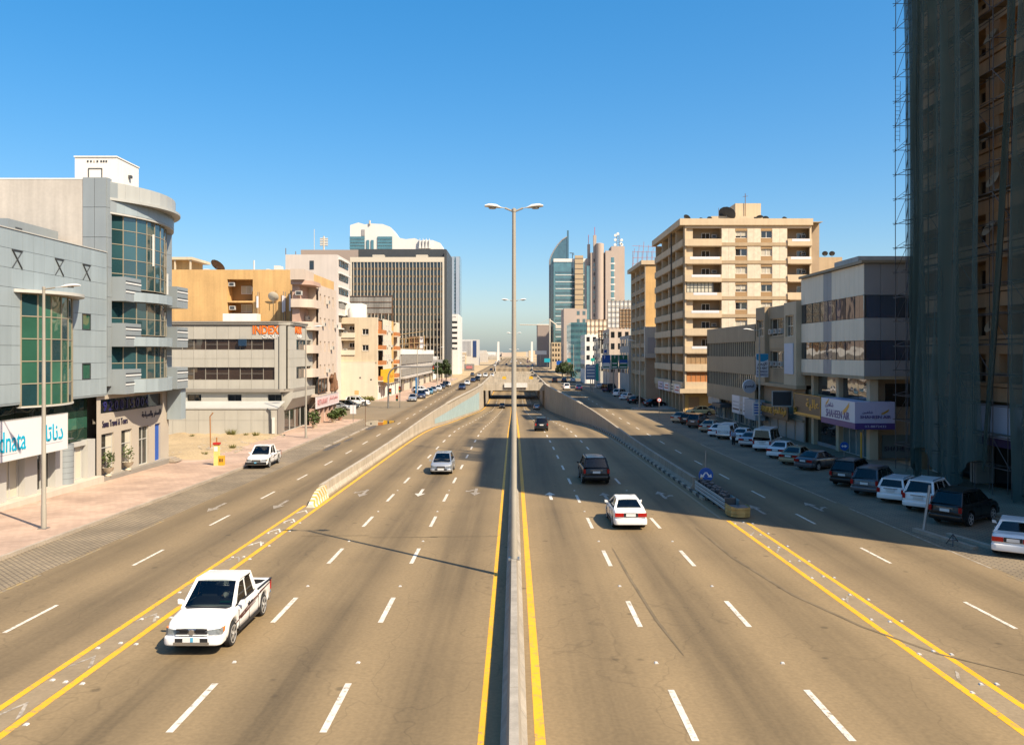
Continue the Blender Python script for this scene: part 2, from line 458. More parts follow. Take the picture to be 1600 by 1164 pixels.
# block paved parking strips and pavements
strip(C(-22.5), C(-19.5), lambda y: zs(y) + .004, -30, 124).build('parking_strip', M_BLOCK, fix=False, kind='structure', label='block paved parking strip along the left pavement')
strip(C(-60), C(-19.5), lambda y: zs(y) - .01, 124, 172).build('side_street', M_ASPC, fix=False, kind='structure', label='asphalt side street opening on the left')
strip(C(20.3), C(26.5), lambda y: zs(y) + .004, -30, 131).build('parking_strip', M_BLOCK, fix=False, kind='structure', label='block paved parking strip in the shade on the right')
strip(C(20.3), C(70), lambda y: zs(y) - .01, 131, 147).build('side_street', M_ASPC, fix=False, kind='structure', label='asphalt side street opening on the right')
strip(C(20.3), C(27), lambda y: zs(y) + .004, 152, 330).build('parking_strip', M_BLOCK, fix=False, kind='structure', label='paved parking strip beyond the right side street')
def pavement(xa, xb, ya, yb, m, label, kerb_side):
    mb = strip(C(xa), C(xb), lambda y: zs(y) + WALK, ya, yb)
    o = mb.build('pavement', m, fix=False, kind='structure', label=label)
    # kerb stones one by one where they show, 1 m each
    xk = xb if kerb_side > 0 else xa
    y = ya
    i = 0
    while y < yb and y < 135:
        L_ = 1.0
        box('kerb_stone', M_KERB, o, xk, xk + kerb_side * .16, y + .012, min(y + L_, yb) - .012, zs(y) - .1, zs(y) + WALK + .012 + .006 * R.random())
        y += L_; i += 1
    if yb > 135:
        m2 = MB(); yy = [max(ya, 135)] + [q for q in YS if max(ya, 135) + 1 < q < yb] + [yb]
        for y0, y1 in zip(yy, yy[1:]): m2.box(xk, xk + kerb_side * .16, y0, y1, zs(y0) - .1, zs(y0) + WALK + .01)
        m2.build('kerb', M_KERB, o)
    m3 = MB()
    if ya > 60: m3.box(xa, xb, ya - .16, ya - .003, zs(ya) - .1, zs(ya) + WALK + .006); m3.build('kerb_end', M_KERB, o)
    return o
pavement(-31.5, -22.66, 12, 124, M_PINK, 'pink tiled pavement in front of the silver office block', 1)
pavement(-29.5, -22.3, 172, 330, M_PINK, 'pink tiled pavement beside the far left parked cars', 1)
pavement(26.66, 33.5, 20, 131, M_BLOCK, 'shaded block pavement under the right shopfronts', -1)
pavement(21.5, 29.5, 147, 152, M_PINK, 'sunlit pink pavement tongue at the right lamp post', -1)
pavement(27.16, 31.5, 152.2, 330, M_PINK, 'shaded pavement beyond the right side street', -1)
# ------------------------------------------------------------------ painted lines
def line(parent, name, m, xf, wdt, zf, ya, yb, up=.005):
    return strip(lambda y: xf(y) - wdt / 2, lambda y: xf(y) + wdt / 2, lambda y: zf(y) + up, ya, yb).build(name, m, parent, fix=False)
line(main_road, 'edge_line', M_YEL, C(-.74), .17, zm, -25, 400)
line(main_road, 'edge_line', M_YEL, C(.60), .24, zm, -25, 400)
line(main_road, 'edge_line', M_YEL, lambda y: -(hw(y) - .50), .22, zm, -25, 400)
line(main_road, 'edge_line', M_YEL, lambda y: hw(y) - .48, .22, zm, -25, 46)
line(main_road, 'edge_line', M_YELF, lambda y: hw(y) - .75, .16, zm, 46.5, 420)
line(service[-1], 'edge_line', M_YEL, C(-12.80), .20, zs, -25, 51)
line(service[1], 'edge_line', M_YEL, C(12.74), .20, zs, -25, 45.5)
for s, b0 in ((-1, 51.0), (1, 46.0)):
    strip(C(min(s * 11.96, s * 12.68)), C(max(s * 11.96, s * 12.68)), lambda y: zm(y) + .003, -25, b0).build('buffer_strip', M_BUF, main_road, fix=False)
def dash_mesh(wd, ln, m):
    return MB().quad((-wd / 2, 0, 0), (wd / 2, 0, 0), (wd / 2, ln, 0), (-wd / 2, ln, 0)).mesh('lane_dash', m, fix=False)
D_MAIN, D_SERV = dash_mesh(.17, 3.0, M_WHT), dash_mesh(.14, 3.1, M_WHT)
def dashes(parent, me, xf, zf, y0, y1, per):
    y = y0
    while y < y1:
        sl = (zf(y + 3) - zf(y)) / 3
        sx = (xf(y + 3) - xf(y)) / 3
        M = Matrix.Translation((xf(y), y, zf(y) + .008)) @ Euler((math.atan(sl), 0, -math.atan(sx))).to_matrix().to_4x4()
        place('lane_dash', me, parent, M)
        y += per
PER = 8.3
for k, (xl, xr) in enumerate(((-4.44, 4.13), (-8.02, 7.70))):
    dashes(main_road, D_MAIN, lambda y, xl=xl: xl * (hw(y) - .6) / 11.73, zm, 11.05, 300, PER)
    dashes(main_road, D_MAIN, lambda y, xr=xr: xr * (hw(y) - .6) / 11.73, zm, 10.6, 300, PER)
dashes(service[-1], D_SERV, C(-16.3), zs, 17.6, 330, 9.0)
dashes(service[1], D_SERV, C(16.3), zs, 18.0, 330, 9.0)
# broken remains of the parking edge line
for (a, b) in ((8, 14), (15, 19), (21, 27), (29, 34), (36, 39), (41, 46)):
    line(service[-1], 'worn_line', M_YELF, C(-19.35), .14, zs, a, b)
for (a, b) in ((12, 17), (20, 24), (26, 30), (31, 34), (35, 50), (52, 90)):
    line(service[1], 'worn_line', M_YELF if b < 36 else M_WHTF, C(20.15), .13, zs, a, b)
# direction arrows on the lanes
def arrow(parent, m, x, y, zf, s, kind, fade=1.0):
    """s = +1 points away from the camera, -1 towards it"""
    mb = MB()
    def q(*p):
        mb.quad(*[(x + px_ * s, y + py_ * s, zf(y + py_ * s) + .008) for px_, py_ in (p if s > 0 else p)])
    q((-.1, 0), (.1, 0), (.1, 2.0), (-.1, 2.0))
    q((-.36, 2.0), (.36, 2.0), (0, 3.2))
    if kind == 'turn':
        q((.1, .8), (.1, .5), (.5, 1.1), (.4, 1.3)); q((.3, 1.4), (.68, 1.0), (.7, 1.6))
    return mb.build('lane_arrow', m, parent, fix=False)
arrow(main_road, M_WHTF, -10.1, 57.6, zm, -1, 'turn'); arrow(main_road, M_WHT, -6.3, 57.8, zm, -1, 'ahead'); arrow(main_road, M_WHTF, -2.6, 58.2, zm, -1, 'turn')
arrow(main_road, M_WHT, 2.4, 53.2, zm, 1, 'ahead'); arrow(main_road, M_WHTF, 6.0, 53.0, zm, 1, 'ahead'); arrow(main_road, M_WHTF, 9.8, 53.6, zm, 1, 'turn')
arrow(service[1], M_WHTF, 14.5, 48, zs, 1, 'ahead'); arrow(service[1], M_WHTF, 18.2, 49, zs, 1, 'turn')
arrow(service[-1], M_WHTF, -14.4, 53, zs, -1, 'ahead'); arrow(service[-1], M_WHTF, -18.0, 52, zs, -1, 'ahead')
# scuffed chevrons between the double yellow lines
for i, y in enumerate((17.4, 20.0, 23.4, 27.6, 32.0, 36.2, 39.4, 42.6, 45.4, 48.2)):
    m_ = M_WHTF if y < 37 else M_WHT
    q = MB(); z = lambda yy: zm(yy) + .009
    q.quad((-12.64, y, z(y)), (-12.32, y + .9, z(y + .9)), (-12.32, y + 1.15, z(y + 1.15)), (-12.64, y + .3, z(y + .3)))
    q.quad((-12.32, y + .9, z(y + .9)), (-12.0, y, z(y)), (-12.0, y + .3, z(y + .3)), (-12.32, y + 1.15, z(y + 1.15)))
    q.build('chevron', m_, main_road, fix=False)
for y in (14.0, 17.1, 22.4, 30.0, 38.0, 42.0):
    q = MB(); z = lambda yy: zm(yy) + .009
    q.quad((12.05, y, z(y)), (12.35, y + .7, z(y + .7)), (12.35, y + .9, z(y + .9)), (12.05, y + .25, z(y + .25)))
    q.build('chevron', M_WHTF, main_road, fix=False)
# raised road studs
stud = MB().prism([(-.06, 0), (.06, 0), (.035, .03), (-.035, .03)], -.055, .055, 'y').mesh('road_stud', M_STUD)
def studs(parent, xf, zf, y0, y1, per, jit=.15):
    y = y0
    while y < y1:
        place('road_stud', stud, parent, Matrix.Translation((xf + R.uniform(-.05, .05), y + R.uniform(-jit, jit), zf(y) + .004)) @ Matrix.Rotation(R.uniform(-.2, .2), 4, 'Z'))
        y += per
for xx in (-12.55, -12.12, -11.62, 12.0, 12.5, 12.95): studs(main_road, xx, zm, 13 + R.random(), 46, 2.9, .3)
for xx in (-8.0, -4.44, 4.13, 7.7): studs(main_road, xx, zm, 15.6, 60, PER, .05)
# black skid marks crossing the right hand lines
M_SKID = mat('tyre_rubber_mark', (0.19, 0.14, 0.080), rough=.9, var=.3, vscale=1.2)
def curve_mark(parent, pts, wdt, up):
    mb = MB()
    P = []
    for (a, b), (c_, d) in zip(pts, pts[1:]):
        P += [(a + (c_ - a) * t / 4, b + (d - b) * t / 4) for t in range(4)]
    P.append(pts[-1])
    for k in range(len(P) - 1):
        (a, b), (c_, d) = P[k], P[k + 1]
        w0 = wdt * min(1, .25 + k / 4, .25 + (len(P) - 1 - k) / 4); w1 = wdt * min(1, .25 + (k + 1) / 4, .25 + (len(P) - 2 - k) / 4)
        mb.quad((a - w0 / 2, b, zm(b) + up), (a + w0 / 2, b, zm(b) + up), (c_ + w1 / 2, d, zm(d) + up), (c_ - w1 / 2, d, zm(d) + up))
    return mb.build('skid_mark', M_SKID, parent, fix=False)
curve_mark(main_road, [(9.6, 44), (9.75, 37), (10.4, 31), (11.4, 27.2), (12.6, 24.6), (14.2, 22.8)], .13, .011)
curve_mark(main_road, [(4.62, 39), (4.65, 34), (4.78, 28), (5.0, 24.5)], .11, .010)
for (a, b) in ((-9, 41.8), (-5.5, 41.4), (-2.5, 41.6)):   # patched joint across the left lanes
    MB().quad((a - 1.7, b, zm(b) + .0102), (a + 1.7, b + .1, zm(b + .1) + .0102), (a + 1.7, b + .17, zm(b + .17) + .0102), (a - 1.7, b + .07, zm(b + .07) + .0102)).build('joint_mark', M_SKID, main_road, fix=False)
# ------------------------------------------------------------------ median barrier
med = empty('median_barrier', (0, 20, zm(20)), 'long concrete barrier down the middle of the carriageway', 'barrier')
M_MEDC = mat('median_concrete', (0.42, 0.375, 0.31), rough=.85, var=.18, vscale=.6, grain=.10, gscale=14, streak=.28)
prof = [(-.31, 0), (-.31, .08), (-.17, .30), (-.10, .84), (.10, .84), (.17, .30), (.31, .08), (.31, 0)]
y = -24.0
while y < 300:
    L_ = 4.0 if y < 120 else 12.0
    mb = MB(); i = 0
    z0, z1 = zm(y) - .03, zm(y + L_) - .03
    n = len(prof)
    mb.v = [(a, y + .012, z0 + b) for a, b in prof] + [(a, y + L_ - .012, z1 + b) for a, b in prof]
    mb.f = [tuple(range(n - 1, -1, -1)), tuple(range(n, 2 * n))] + [(k, (k + 1) % n, n + (k + 1) % n, n + k) for k in range(n)]
    mb.build('barrier_block', M_MEDC, med)
    y += L_
# ------------------------------------------------------------------ retaining walls of the underpass
M_BLUEP = mat('pale_blue_wall_paint', (0.42, 0.55, 0.56), rough=.8, var=.12, vscale=.6, streak=.15)
M_CONCD = mat('concrete_stained', (0.30, 0.245, 0.18), rough=.9, var=.25, vscale=.35, streak=.35)
def retaining(s, y0, y1, label, m):
    w_ = empty('retaining_wall', (s * 12.5, y0, zs(y0)), label, 'wall')
    y = y0
    while y < y1 - .5:
        L_ = 5.0 if y1 - y > 7 else y1 - y
        a, b = y + .015, y + L_ - .015
        mb = MB()
        def sec(yy):
            h = hw(yy); zt = zs(yy) + (.86 + .25 * min(1, max(0, (yy - 90) / 40))); zb = min(zm(yy), zs(yy)) - .35
            fl = .16 * max(0, 1 - (yy - y0) / 80)
            return [(s * (h + .03 - fl), yy, zb), (s * (h + .03 - fl), yy, zm(yy) + .12), (s * (h + .03), yy, zm(yy) + .38), (s * (h + .05), yy, zt), (s * (h + .30), yy, zt), (s * (h + .38), yy, zs(yy) + .3), (s * (h + .42), yy, zs(yy) - .3), (s * (h + .42), yy, zb)]
        A, B = sec(a), sec(b); n = len(A)
        mb.v = A + B
        mb.f = [tuple(range(n - 1, -1, -1)), tuple(range(n, 2 * n))] + [(k, (k + 1) % n, n + (k + 1) % n, n + k) for k in range(n)]
        mb.build('wall_panel', m, w_)
        if yy_deep(b):
            c = MB(); za, zb_ = zs(a) + 1.11, zs(b) + 1.11
            c.v = [(s * (hw(a) - .07), a, za - .16), (s * (hw(a) + .45), a, za - .16), (s * (hw(a) + .45), a, za + .02), (s * (hw(a) - .07), a, za + .02),
                   (s * (hw(b) - .07), b, zb_ - .16), (s * (hw(b) + .45), b, zb_ - .16), (s * (hw(b) + .45), b, zb_ + .02), (s * (hw(b) - .07), b, zb_ + .02)]
            c.f = [(3, 2, 1, 0), (4, 5, 6, 7), (0, 1, 5, 4), (1, 2, 6, 5), (2, 3, 7, 6), (3, 0, 4, 7)]
            c.build('coping', M_CONCW, w_)
        y += L_
    return w_
def yy_deep(y): return y > 150
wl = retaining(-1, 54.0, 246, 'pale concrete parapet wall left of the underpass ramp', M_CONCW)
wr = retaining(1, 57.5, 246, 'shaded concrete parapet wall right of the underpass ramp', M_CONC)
# pale blue paint on the deep end of the left wall, cut off by a slanting line
mb = MB()
yy = [128 + 6 * i for i in range(17)]
def bl(y): return min(zs(y) + .2, zm(y) + .05 + 3.9 * (y - 128) / 96 + .6)
for a, b in zip(yy, yy[1:]):
    for k in range(1):
        mb.quad((-(hw(a) + .012), a, zm(a) + .42), (-(hw(b) + .012), b, zm(b) + .42), (-(hw(b) + .012), b, bl(b) + .5), (-(hw(a) + .012), a, bl(a) + .5))
mb.build('painted_field', M_BLUEP, wl, fix=False)
# striped nose of the left wall
def nose_pt(t, u):   # t 0..1 along the nose, u 0..1 across
    return None
q = MB()
z0 = zs(53)
y0, y1 = 50.2, 53.985
pr = [(-12.56, .0), (-12.56, .1), (-12.50, .3), (-12.42, .86), (-12.18, .86), (-12.10, .3), (-11.98, .1), (-11.98, 0)]
def sec(y, f): return [(a, y, zs(y) - .03 + b * f) for a, b in pr]
rings = [sec(y0, .25), sec(y0 + .6, .5), sec(y0 + 1.5, .85), sec(y0 + 2.4, 1.0), sec(y1, 1.0)]
for r_ in rings: q.v += r_
n = len(pr)
for k in range(len(rings) - 1):
    q.f += [(k * n + j, k * n + (j + 1) % n, (k + 1) * n + (j + 1) % n, (k + 1) * n + j) for j in range(n)]
q.f += [tuple(range(n - 1, -1, -1)), tuple((len(rings) - 1) * n + j for j in range(n))]
def stripe_mat(name, ca, cb, scale, ang):
    m = mat(name, ca, rough=.6, var=.1)
    t = m.node_tree; N = t.nodes; L = t.links; b = N['Principled BSDF']
    src = b.inputs['Base Color'].links[0].from_socket
    geo = N.new('ShaderNodeNewGeometry'); sp = N.new('ShaderNodeSeparateXYZ'); L.new(geo.outputs['Position'], sp.inputs[0])
    def mth(op, a, c):
        n_ = N.new('ShaderNodeMath'); n_.operation = op
        for i, v in enumerate((a, c)):
            if isinstance(v, (int, float)): n_.inputs[i].default_value = v
            else: L.new(v, n_.inputs[i])
        return n_.outputs[0]
    zz = mth('ABSOLUTE', mth('SUBTRACT', sp.outputs[2], zs(53) + .35), 0)
    u = mth('ADD', mth('MULTIPLY', sp.outputs[1], 1.0), mth('MULTIPLY', zz, ang))
    fr = mth('FRACT', mth('MULTIPLY', u, scale), 0)
    gt = mth('GREATER_THAN', fr, .5)
    mx = N.new('ShaderNodeMix'); mx.data_type = 'RGBA'; L.new(gt, mx.inputs[0]); L.new(src, mx.inputs[6]); mx.inputs[7].default_value = (*cb, 1)
    L.new(mx.outputs[2], b.inputs['Base Color'])
    return m
M_NOSE = stripe_mat('yellow_white_stripes', (.62, .40, .09), (.60, .54, .44), 1.7, 1.1)
q.build('striped_nose', M_NOSE, wl)
# black and white kerb stones along the foot of the right wall
kb = empty('striped_kerb', (11.9, 52, zm(52)), 'kerb of black and white painted stones along the right underpass wall', 'kerb')
y, i = 53.0, 0
while y < 150:
    ln = 1.0
    box('kerb_stone', M_DARKC if i % 2 else M_CONCW, kb, hw(y) - .32, hw(y) - .155, y + .01, y + ln - .01, zm(y) - .1, zm(y) + .17)
    y += ln; i += 1
# ------------------------------------------------------------------ portal, struts and deck of the underpass
up = empty('underpass_portal', (0, 250, zm(250)), 'concrete underpass portal with cross beams over the sunken road', 'underpass')
zt = zs(250)
box('front_beam', M_CONCW, up, -10.6, 10.6, 246.1, 247.3, zt - 1.0, zt + 1.0)
for (ya_, yb_) in ((247.35, 261.0), (292.0, 318.0), (352.0, 372.0)):
    box('cross_deck', M_CONCD, up, -9.2, 9.2, ya_, yb_, zt - .98, zt - .02)
    for yy_ in (ya_ - .42, yb_ + .01):
        if yy_ > 250: box('deck_parapet', M_CONCW, up, -9.2, 9.2, yy_, yy_ + .4, zt - 1.0, zt + .95)
box('deck', M_CONCD, up, -9.2, 9.2, 395, 412, zt - 1.6, zt - .02)
for s in (-1, 1):
    box('side_wall', M_CONC, up, s * 9.0, s * 9.6, 247.7, 411, zm(260) - .3, zt - .05)
    box('side_parapet', M_CONCW, up, s * 9.25, s * 9.65, 247.7, 411, zt - .04, zt + 1.0)
box('rear_parapet', M_CONCW, up, -9.2, 9.2, 412.1, 412.6, zt - .9, zt + 1.0)
for s in (-1, 1):
    q = strip(lambda y, s=s: s * (hw(y) + .02), lambda y, s=s: s * (hw(y) + .3), lambda y: zs(y) + 1.0, 411, 565)
    w_ = MB()
    ys2 = [411 + 11 * k for k in range(15)]
    for a, b in zip(ys2, ys2[1:]):
        w_.v += [(s * hw(a), a, zm(a) - .2), (s * hw(b), b, zm(b) - .2), (s * hw(b), b, zs(b) + .9), (s * hw(a), a, zs(a) + .9), (s * (hw(a) + .4), a, zs(a) - .2), (s * (hw(b) + .4), b, zs(b) - .2), (s * (hw(b) + .4), b, zs(b) + .9), (s * (hw(a) + .4), a, zs(a) + .9)]
        i = len(w_.v) - 8
        w_.f += [(i, i + 1, i + 2, i + 3), (i + 4, i + 7, i + 6, i + 5), (i + 3, i + 2, i + 6, i + 7)]
    w_.build('retaining_wall', M_CONCW, None, fix=False, label='far %s wall of the ramp rising beyond the underpass' % ('left' if s < 0 else 'right'), cat='wall')
sg = empty('overhead_panel', (-1.5, 245.6, zt - .4), 'blank white board hung on the underpass portal beam', 'sign')
box('board', M_WPAINT, sg, xat(788, 245.6), xat(824, 245.6), 245.6, 245.75, zt - .1, zt + 1.25)
for xx in (-2.2, 3.3): box('bracket', M_STEEL, sg, xx - .06, xx + .06, 245.76, 246.09, zt + .2, zt + .7)
# ------------------------------------------------------------------ facade materials
M_CLAD = mat('silver_blue_cladding', (0.40, 0.47, 0.50), rough=.42, metal=.15, var=.07, vscale=.3, rnd=.06, streak=.11)
M_CLADG = mat('grey_cladding', (0.33, 0.37, 0.39), rough=.42, metal=.15, var=.06, vscale=.4, rnd=.05, streak=.07)
M_CLADJ = mat('cladding_joint', (0.12, 0.12, 0.12), rough=.8, var=0)
M_CLADW = mat('pale_cladding', (0.55, 0.54, 0.50), rough=.5, var=.06, vscale=.4, rnd=.04, streak=.06)
M_CLADS = mat('silver_grey_cladding', (0.47, 0.48, 0.46), rough=.45, var=.06, vscale=.4, rnd=.05, streak=.08)
M_LOUV = mat('white_louvre', (0.80, 0.80, 0.78), rough=.5, var=.03)
M_DGREY = mat('dark_grey_metal', (0.06, 0.065, 0.07), rough=.45, var=.08)
M_MULL = mat('bronze_mullion', (0.42, 0.36, 0.26), rough=.45, metal=.2, var=.05)
M_GTEAL = glass_mat('teal_glass', (0.026, 0.075, 0.085), ior=2.0, wob=.02, rnd=.3)
M_GGREEN = glass_mat('green_glass', (0.045, 0.15, 0.10), ior=2.1)
M_GGRDK = glass_mat('dark_green_glass', (0.018, 0.045, 0.03), ior=1.8)
M_GBROWN = glass_mat('bronze_glass', (0.055, 0.035, 0.025), ior=2.2)
M_GDARK = glass_mat('dark_glass', (0.018, 0.02, 0.022), ior=1.8)
M_GBLUE = glass_mat('blue_glass', (0.02, 0.05, 0.10), ior=2.3)
M_GSHOP = glass_mat('shop_glass', (0.035, 0.04, 0.035), ior=1.6, wob=.02)
M_BEIGEW = mat('weathered_beige_render', (0.58, 0.53, 0.47), rough=.9, var=.12, vscale=.3, streak=.18, grain=.05, gscale=5)
M_WHITEW = mat('white_render', (0.90, 0.87, 0.81), rough=.85, var=.06, vscale=.4, streak=.12)
M_OCHRE = mat('ochre_render', (0.74, 0.46, 0.19), rough=.9, var=.14, vscale=.35, streak=.20, grain=.06, gscale=4)
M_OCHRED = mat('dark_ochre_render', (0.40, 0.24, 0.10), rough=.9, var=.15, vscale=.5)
M_PINKW = mat('pinkish_stone', (0.66, 0.54, 0.44), rough=.85, var=.08, vscale=.5, streak=.12, rnd=.03)
M_PINKD = mat('salmon_render', (0.54, 0.36, 0.28), rough=.85, var=.1, vscale=.5, streak=.1)
M_CREAM = mat('cream_render', (0.72, 0.58, 0.40), rough=.88, var=.10, vscale=.4, streak=.16)
M_CREAML = mat('pale_cream_wall', (0.76, 0.67, 0.52), rough=.88, var=.06, vscale=.5, streak=.08)
M_ORANGE = mat('orange_tile', (0.52, 0.20, 0.06), rough=.7, var=.15, vscale=1.0)
M_SHUT = mat('cream_shutter', (0.62, 0.58, 0.46), rough=.6, var=.06, vscale=1.0)
M_GREIGE = mat('greige_panel', (0.52, 0.495, 0.43), rough=.55, var=.06, vscale=.5, rnd=.035, streak=.08)
M_GREIGEB = mat('greige_base', (0.30, 0.27, 0.23), rough=.7, var=.1, vscale=.6)
M_SHOPF = mat('shopfront_stone', (0.50, 0.44, 0.36), rough=.6, var=.06, vscale=.5, rnd=.03)
M_TBLUE = mat('cyan_print', (0.0, 0.42, 0.62), rough=.5, var=0)
M_TNAVY = mat('navy_letters', (0.02, 0.015, 0.05), rough=.4, var=0)
M_TBLUE2 = mat('deep_blue_letters', (0.02, 0.02, 0.14), rough=.4, var=0)
M_TORANGE = mat('orange_letters', (0.95, 0.20, 0.015), rough=.45, var=0)
M_TWHITE = mat('white_letters', (0.85, 0.83, 0.80), rough=.45, var=0)
M_SIGNW = mat('sign_face_white', (0.80, 0.78, 0.80), rough=.4, var=.03, vscale=.5)
M_TGREY = mat('grey_print', (0.55, 0.53, 0.55), rough=.5, var=0)
M_BLUEB = mat('blue_banner', (0.03, 0.11, 0.45), rough=.6, var=.08, vscale=1.0)
M_LEAF = mat('plant_leaf', (0.075, 0.11, 0.022), rough=.6, var=.35, vscale=6.0, rnd=.1)
M_TRUNK = mat('bark', (0.13, 0.09, 0.055), rough=.9, var=.3, vscale=4)
M_TERRA = mat('urn_stone', (0.60, 0.53, 0.40), rough=.8, var=.1, vscale=2)
M_ACW = mat('aircon_casing', (0.62, 0.60, 0.55), rough=.6, var=.1, vscale=2, rnd=.1)
M_ROOF = mat('roof_screed', (0.45, 0.40, 0.33), rough=.95, var=.15, vscale=.4)
M_REDP = mat('red_plastic', (0.50, 0.03, 0.02), rough=.5, var=.1)
M_RUST = mat('rusty_brown_metal', (0.18, 0.09, 0.045), rough=.8, var=.3, vscale=2)
M_PRINTV = mat('violet_shape_print', (0.35, 0.31, 0.40), rough=.4, var=.02)
def acunit(pl, parent, a, z, d=0.0, w_=.85):
    o = fbox(pl, 'air_conditioner', M_ACW, parent, a - w_ / 2, a + w_ / 2, z, z + .55, d + .005, d + .42)
    fbox(pl, 'grille', M_DGREY, o, a - w_ * .38, a + w_ * .38, z + .08, z + .47, d + .421, d + .435)
    return o
def dish(parent, loc, r=.6, az=0.0, el=.7, m=None, group=None, label=None, name='satellite_dish'):
    m = m or M_DGREY
    mb = MB()
    n = 14
    rings = [(0.0, 0.0), (.5, .05), (.85, .15), (1.0, .22)]
    mb.lathe([(max(.01, a) * r, b * r) for a, b in rings], n)
    mb.tube([(0, 0, 0), (0, 0, .6 * r)], .02 * r + .012, 5)
    me = mb.mesh(name, m, smooth=True)
    o = bpy.data.objects.new(name, me); COL.objects.link(o)
    Mx = Matrix.Translation(Vector(loc) + Vector((0, 0, .75 * r + .35))) @ Matrix.Rotation(az, 4, 'Z') @ Matrix.Rotation(math.pi / 2 - el, 4, 'X')
    reg(o, Mx, parent)
    st = MB().tube([Vector(loc), Vector(loc) + Vector((0, 0, .75 * r + .35))], .04, 6).build('mast', M_STEEL, o)
    if parent is None: tag(o, label, 'satellite dish', group)
    return o
# ------------------------------------------------------------------ silver office block with the green bay
XF = -30.0
PX_ = ('x', XF, 1)
A = empty('office_building', (-36, 52, zs(52)), 'low silver panelled office block with green glass bay', 'building')
ZT, ZB = 15.9, 5.5
NR = 9
RH = (ZT - ZB) / NR
PW = 1.165
y_end = 61.3
cols = [y_end - PW * (k + 1) for k in range(17)]
box('core', M_CLADJ, A, -52, XF - .14, 40.5, y_end - .02, ZB + .02, ZT - .25)
box('roof', M_ROOF, A, -52, XF - .3, 40.5, y_end - .02, ZT - .245, ZT - .2)
bay_a, bay_b = 50.6, 56.5
bay_c0, bay_c1 = 5.0, 12.15
for ci, ya in enumerate(cols):
    yb = ya + PW
    for r in range(NR):
        z1 = ZT - r * RH; z0 = z1 - RH
        if yb > bay_a + .35 and ya < bay_b - .35 and z0 < bay_c1 - .3 and r > 2:
            continue
        if ci in (2, 11) and r in (4, 7):
            window(PX_, A, ya + .02, yb - .02, z0 + .02, z1 - .02, M_GGREEN, M_DGREY, rec=.03, t=.05)
            continue
        fbox(PX_, 'facade_panel', M_CLAD, A, ya + .011, yb - .011, z0 + .011, z1 - .011, -.12, 0.0)
        if r == 1 and ci in (2, 5, 9, 13):
            mb = MB()
            p = lambda a, z: Vector(fpt(PX_, a, z, .03))
            mb.tube([p(ya + .1, z1 - .06), p(yb - .1, z0 + .05)], .045, 6)
            mb.tube([p(yb - .1, z1 - .06), p(ya + .1, z0 + .05)], .03, 6)
            mb.tube([p(ya + .05, z1 - .05), p(yb - .05, z1 - .05)], .04, 6)
            mb.build('cross_brace', M_DGREY, A)
# parapet cap
fbox(PX_, 'parapet_cap', M_CLADW, A, 40.5, y_end, ZT + .002, ZT + .07, -.4, .05)
# curved green bay: faceted glass between bronze mullions
NB = 6
def bayx(y, bulge=.85):
    t = (y - bay_a) / (bay_b - bay_a) * 2 - 1
    return XF + bulge * max(0.0, 1 - t * t)
byy = [bay_a + (bay_b - bay_a) * k / NB for k in range(NB + 1)]
bz = [5.25 + (bay_c1 - 5.25) * k / 5 for k in range(6)]
def facet(name, m, parent, yA, yB, z0, z1, off=0.0, th=.05, fx=bayx):
    mb = MB()
    xa, xb = fx(yA) + off, fx(yB) + off
    mb.v = [(xa, yA, z0), (xb, yB, z0), (xb, yB, z1), (xa, yA, z1), (xa - th, yA, z0), (xb - th, yB, z0), (xb - th, yB, z1), (xa - th, yA, z1)]
    mb.f = [(0, 1, 2, 3), (7, 6, 5, 4), (0, 4, 5, 1), (1, 5, 6, 2), (2, 6, 7, 3), (3, 7, 4, 0)]
    return mb.build(name, m, parent)
for k in range(NB):
    for j in range(5):
        facet('bay_pane', M_GGREEN if (j * 3 + k) % 4 else M_GTEAL, A, byy[k] + .03, byy[k + 1] - .03, bz[j] + .03, bz[j + 1] - .03)
mb = MB()
for yb_ in byy: mb.box(bayx(yb_) - .08, bayx(yb_) + .05, yb_ - .035, yb_ + .035, bz[0], bz[-1])
mb.build('bay_mullions', M_MULL, A)
for z in bz:
    mb = MB()
    for k in range(NB):
        mb.v += [(bayx(byy[k]) + .04, byy[k], z - .03), (bayx(byy[k + 1]) + .04, byy[k + 1], z - .03), (bayx(byy[k + 1]) + .04, byy[k + 1], z + .03), (bayx(byy[k]) + .04, byy[k], z + .03),
                 (bayx(byy[k]) - .06, byy[k], z - .03), (bayx(byy[k + 1]) - .06, byy[k + 1], z - .03), (bayx(byy[k + 1]) - .06, byy[k + 1], z + .03), (bayx(byy[k]) - .06, byy[k], z + .03)]
        i = len(mb.v) - 8
        mb.f += [tuple(i + q for q in f_) for f_ in ((0, 1, 2, 3), (7, 6, 5, 4), (0, 4, 5, 1), (2, 6, 7, 3))]
    mb.build('bay_transom', M_MULL, A)
def curved_slab(name, m, parent, ya, yb, bulge, z0, z1, n=16, back=.25):
    P = []
    for k in range(n + 1):
        y = ya + (yb - ya) * k / n; t = 2 * k / n - 1
        P.append((XF + bulge * (1 - t * t) + .05, y))
    P += [(XF - back, yb), (XF - back, ya)]
    return MB().prism(P, z0, z1).build(name, m, parent, smooth=True)
curved_slab('bay_canopy', M_CLADW, A, bay_a - .7, bay_b + .9, 1.75, bay_c1 + .03, bay_c1 + .22)
curved_slab('bay_floor', M_CLADW, A, bay_a - .05, bay_b + .05, 1.0, ZB - .34, ZB - .26)
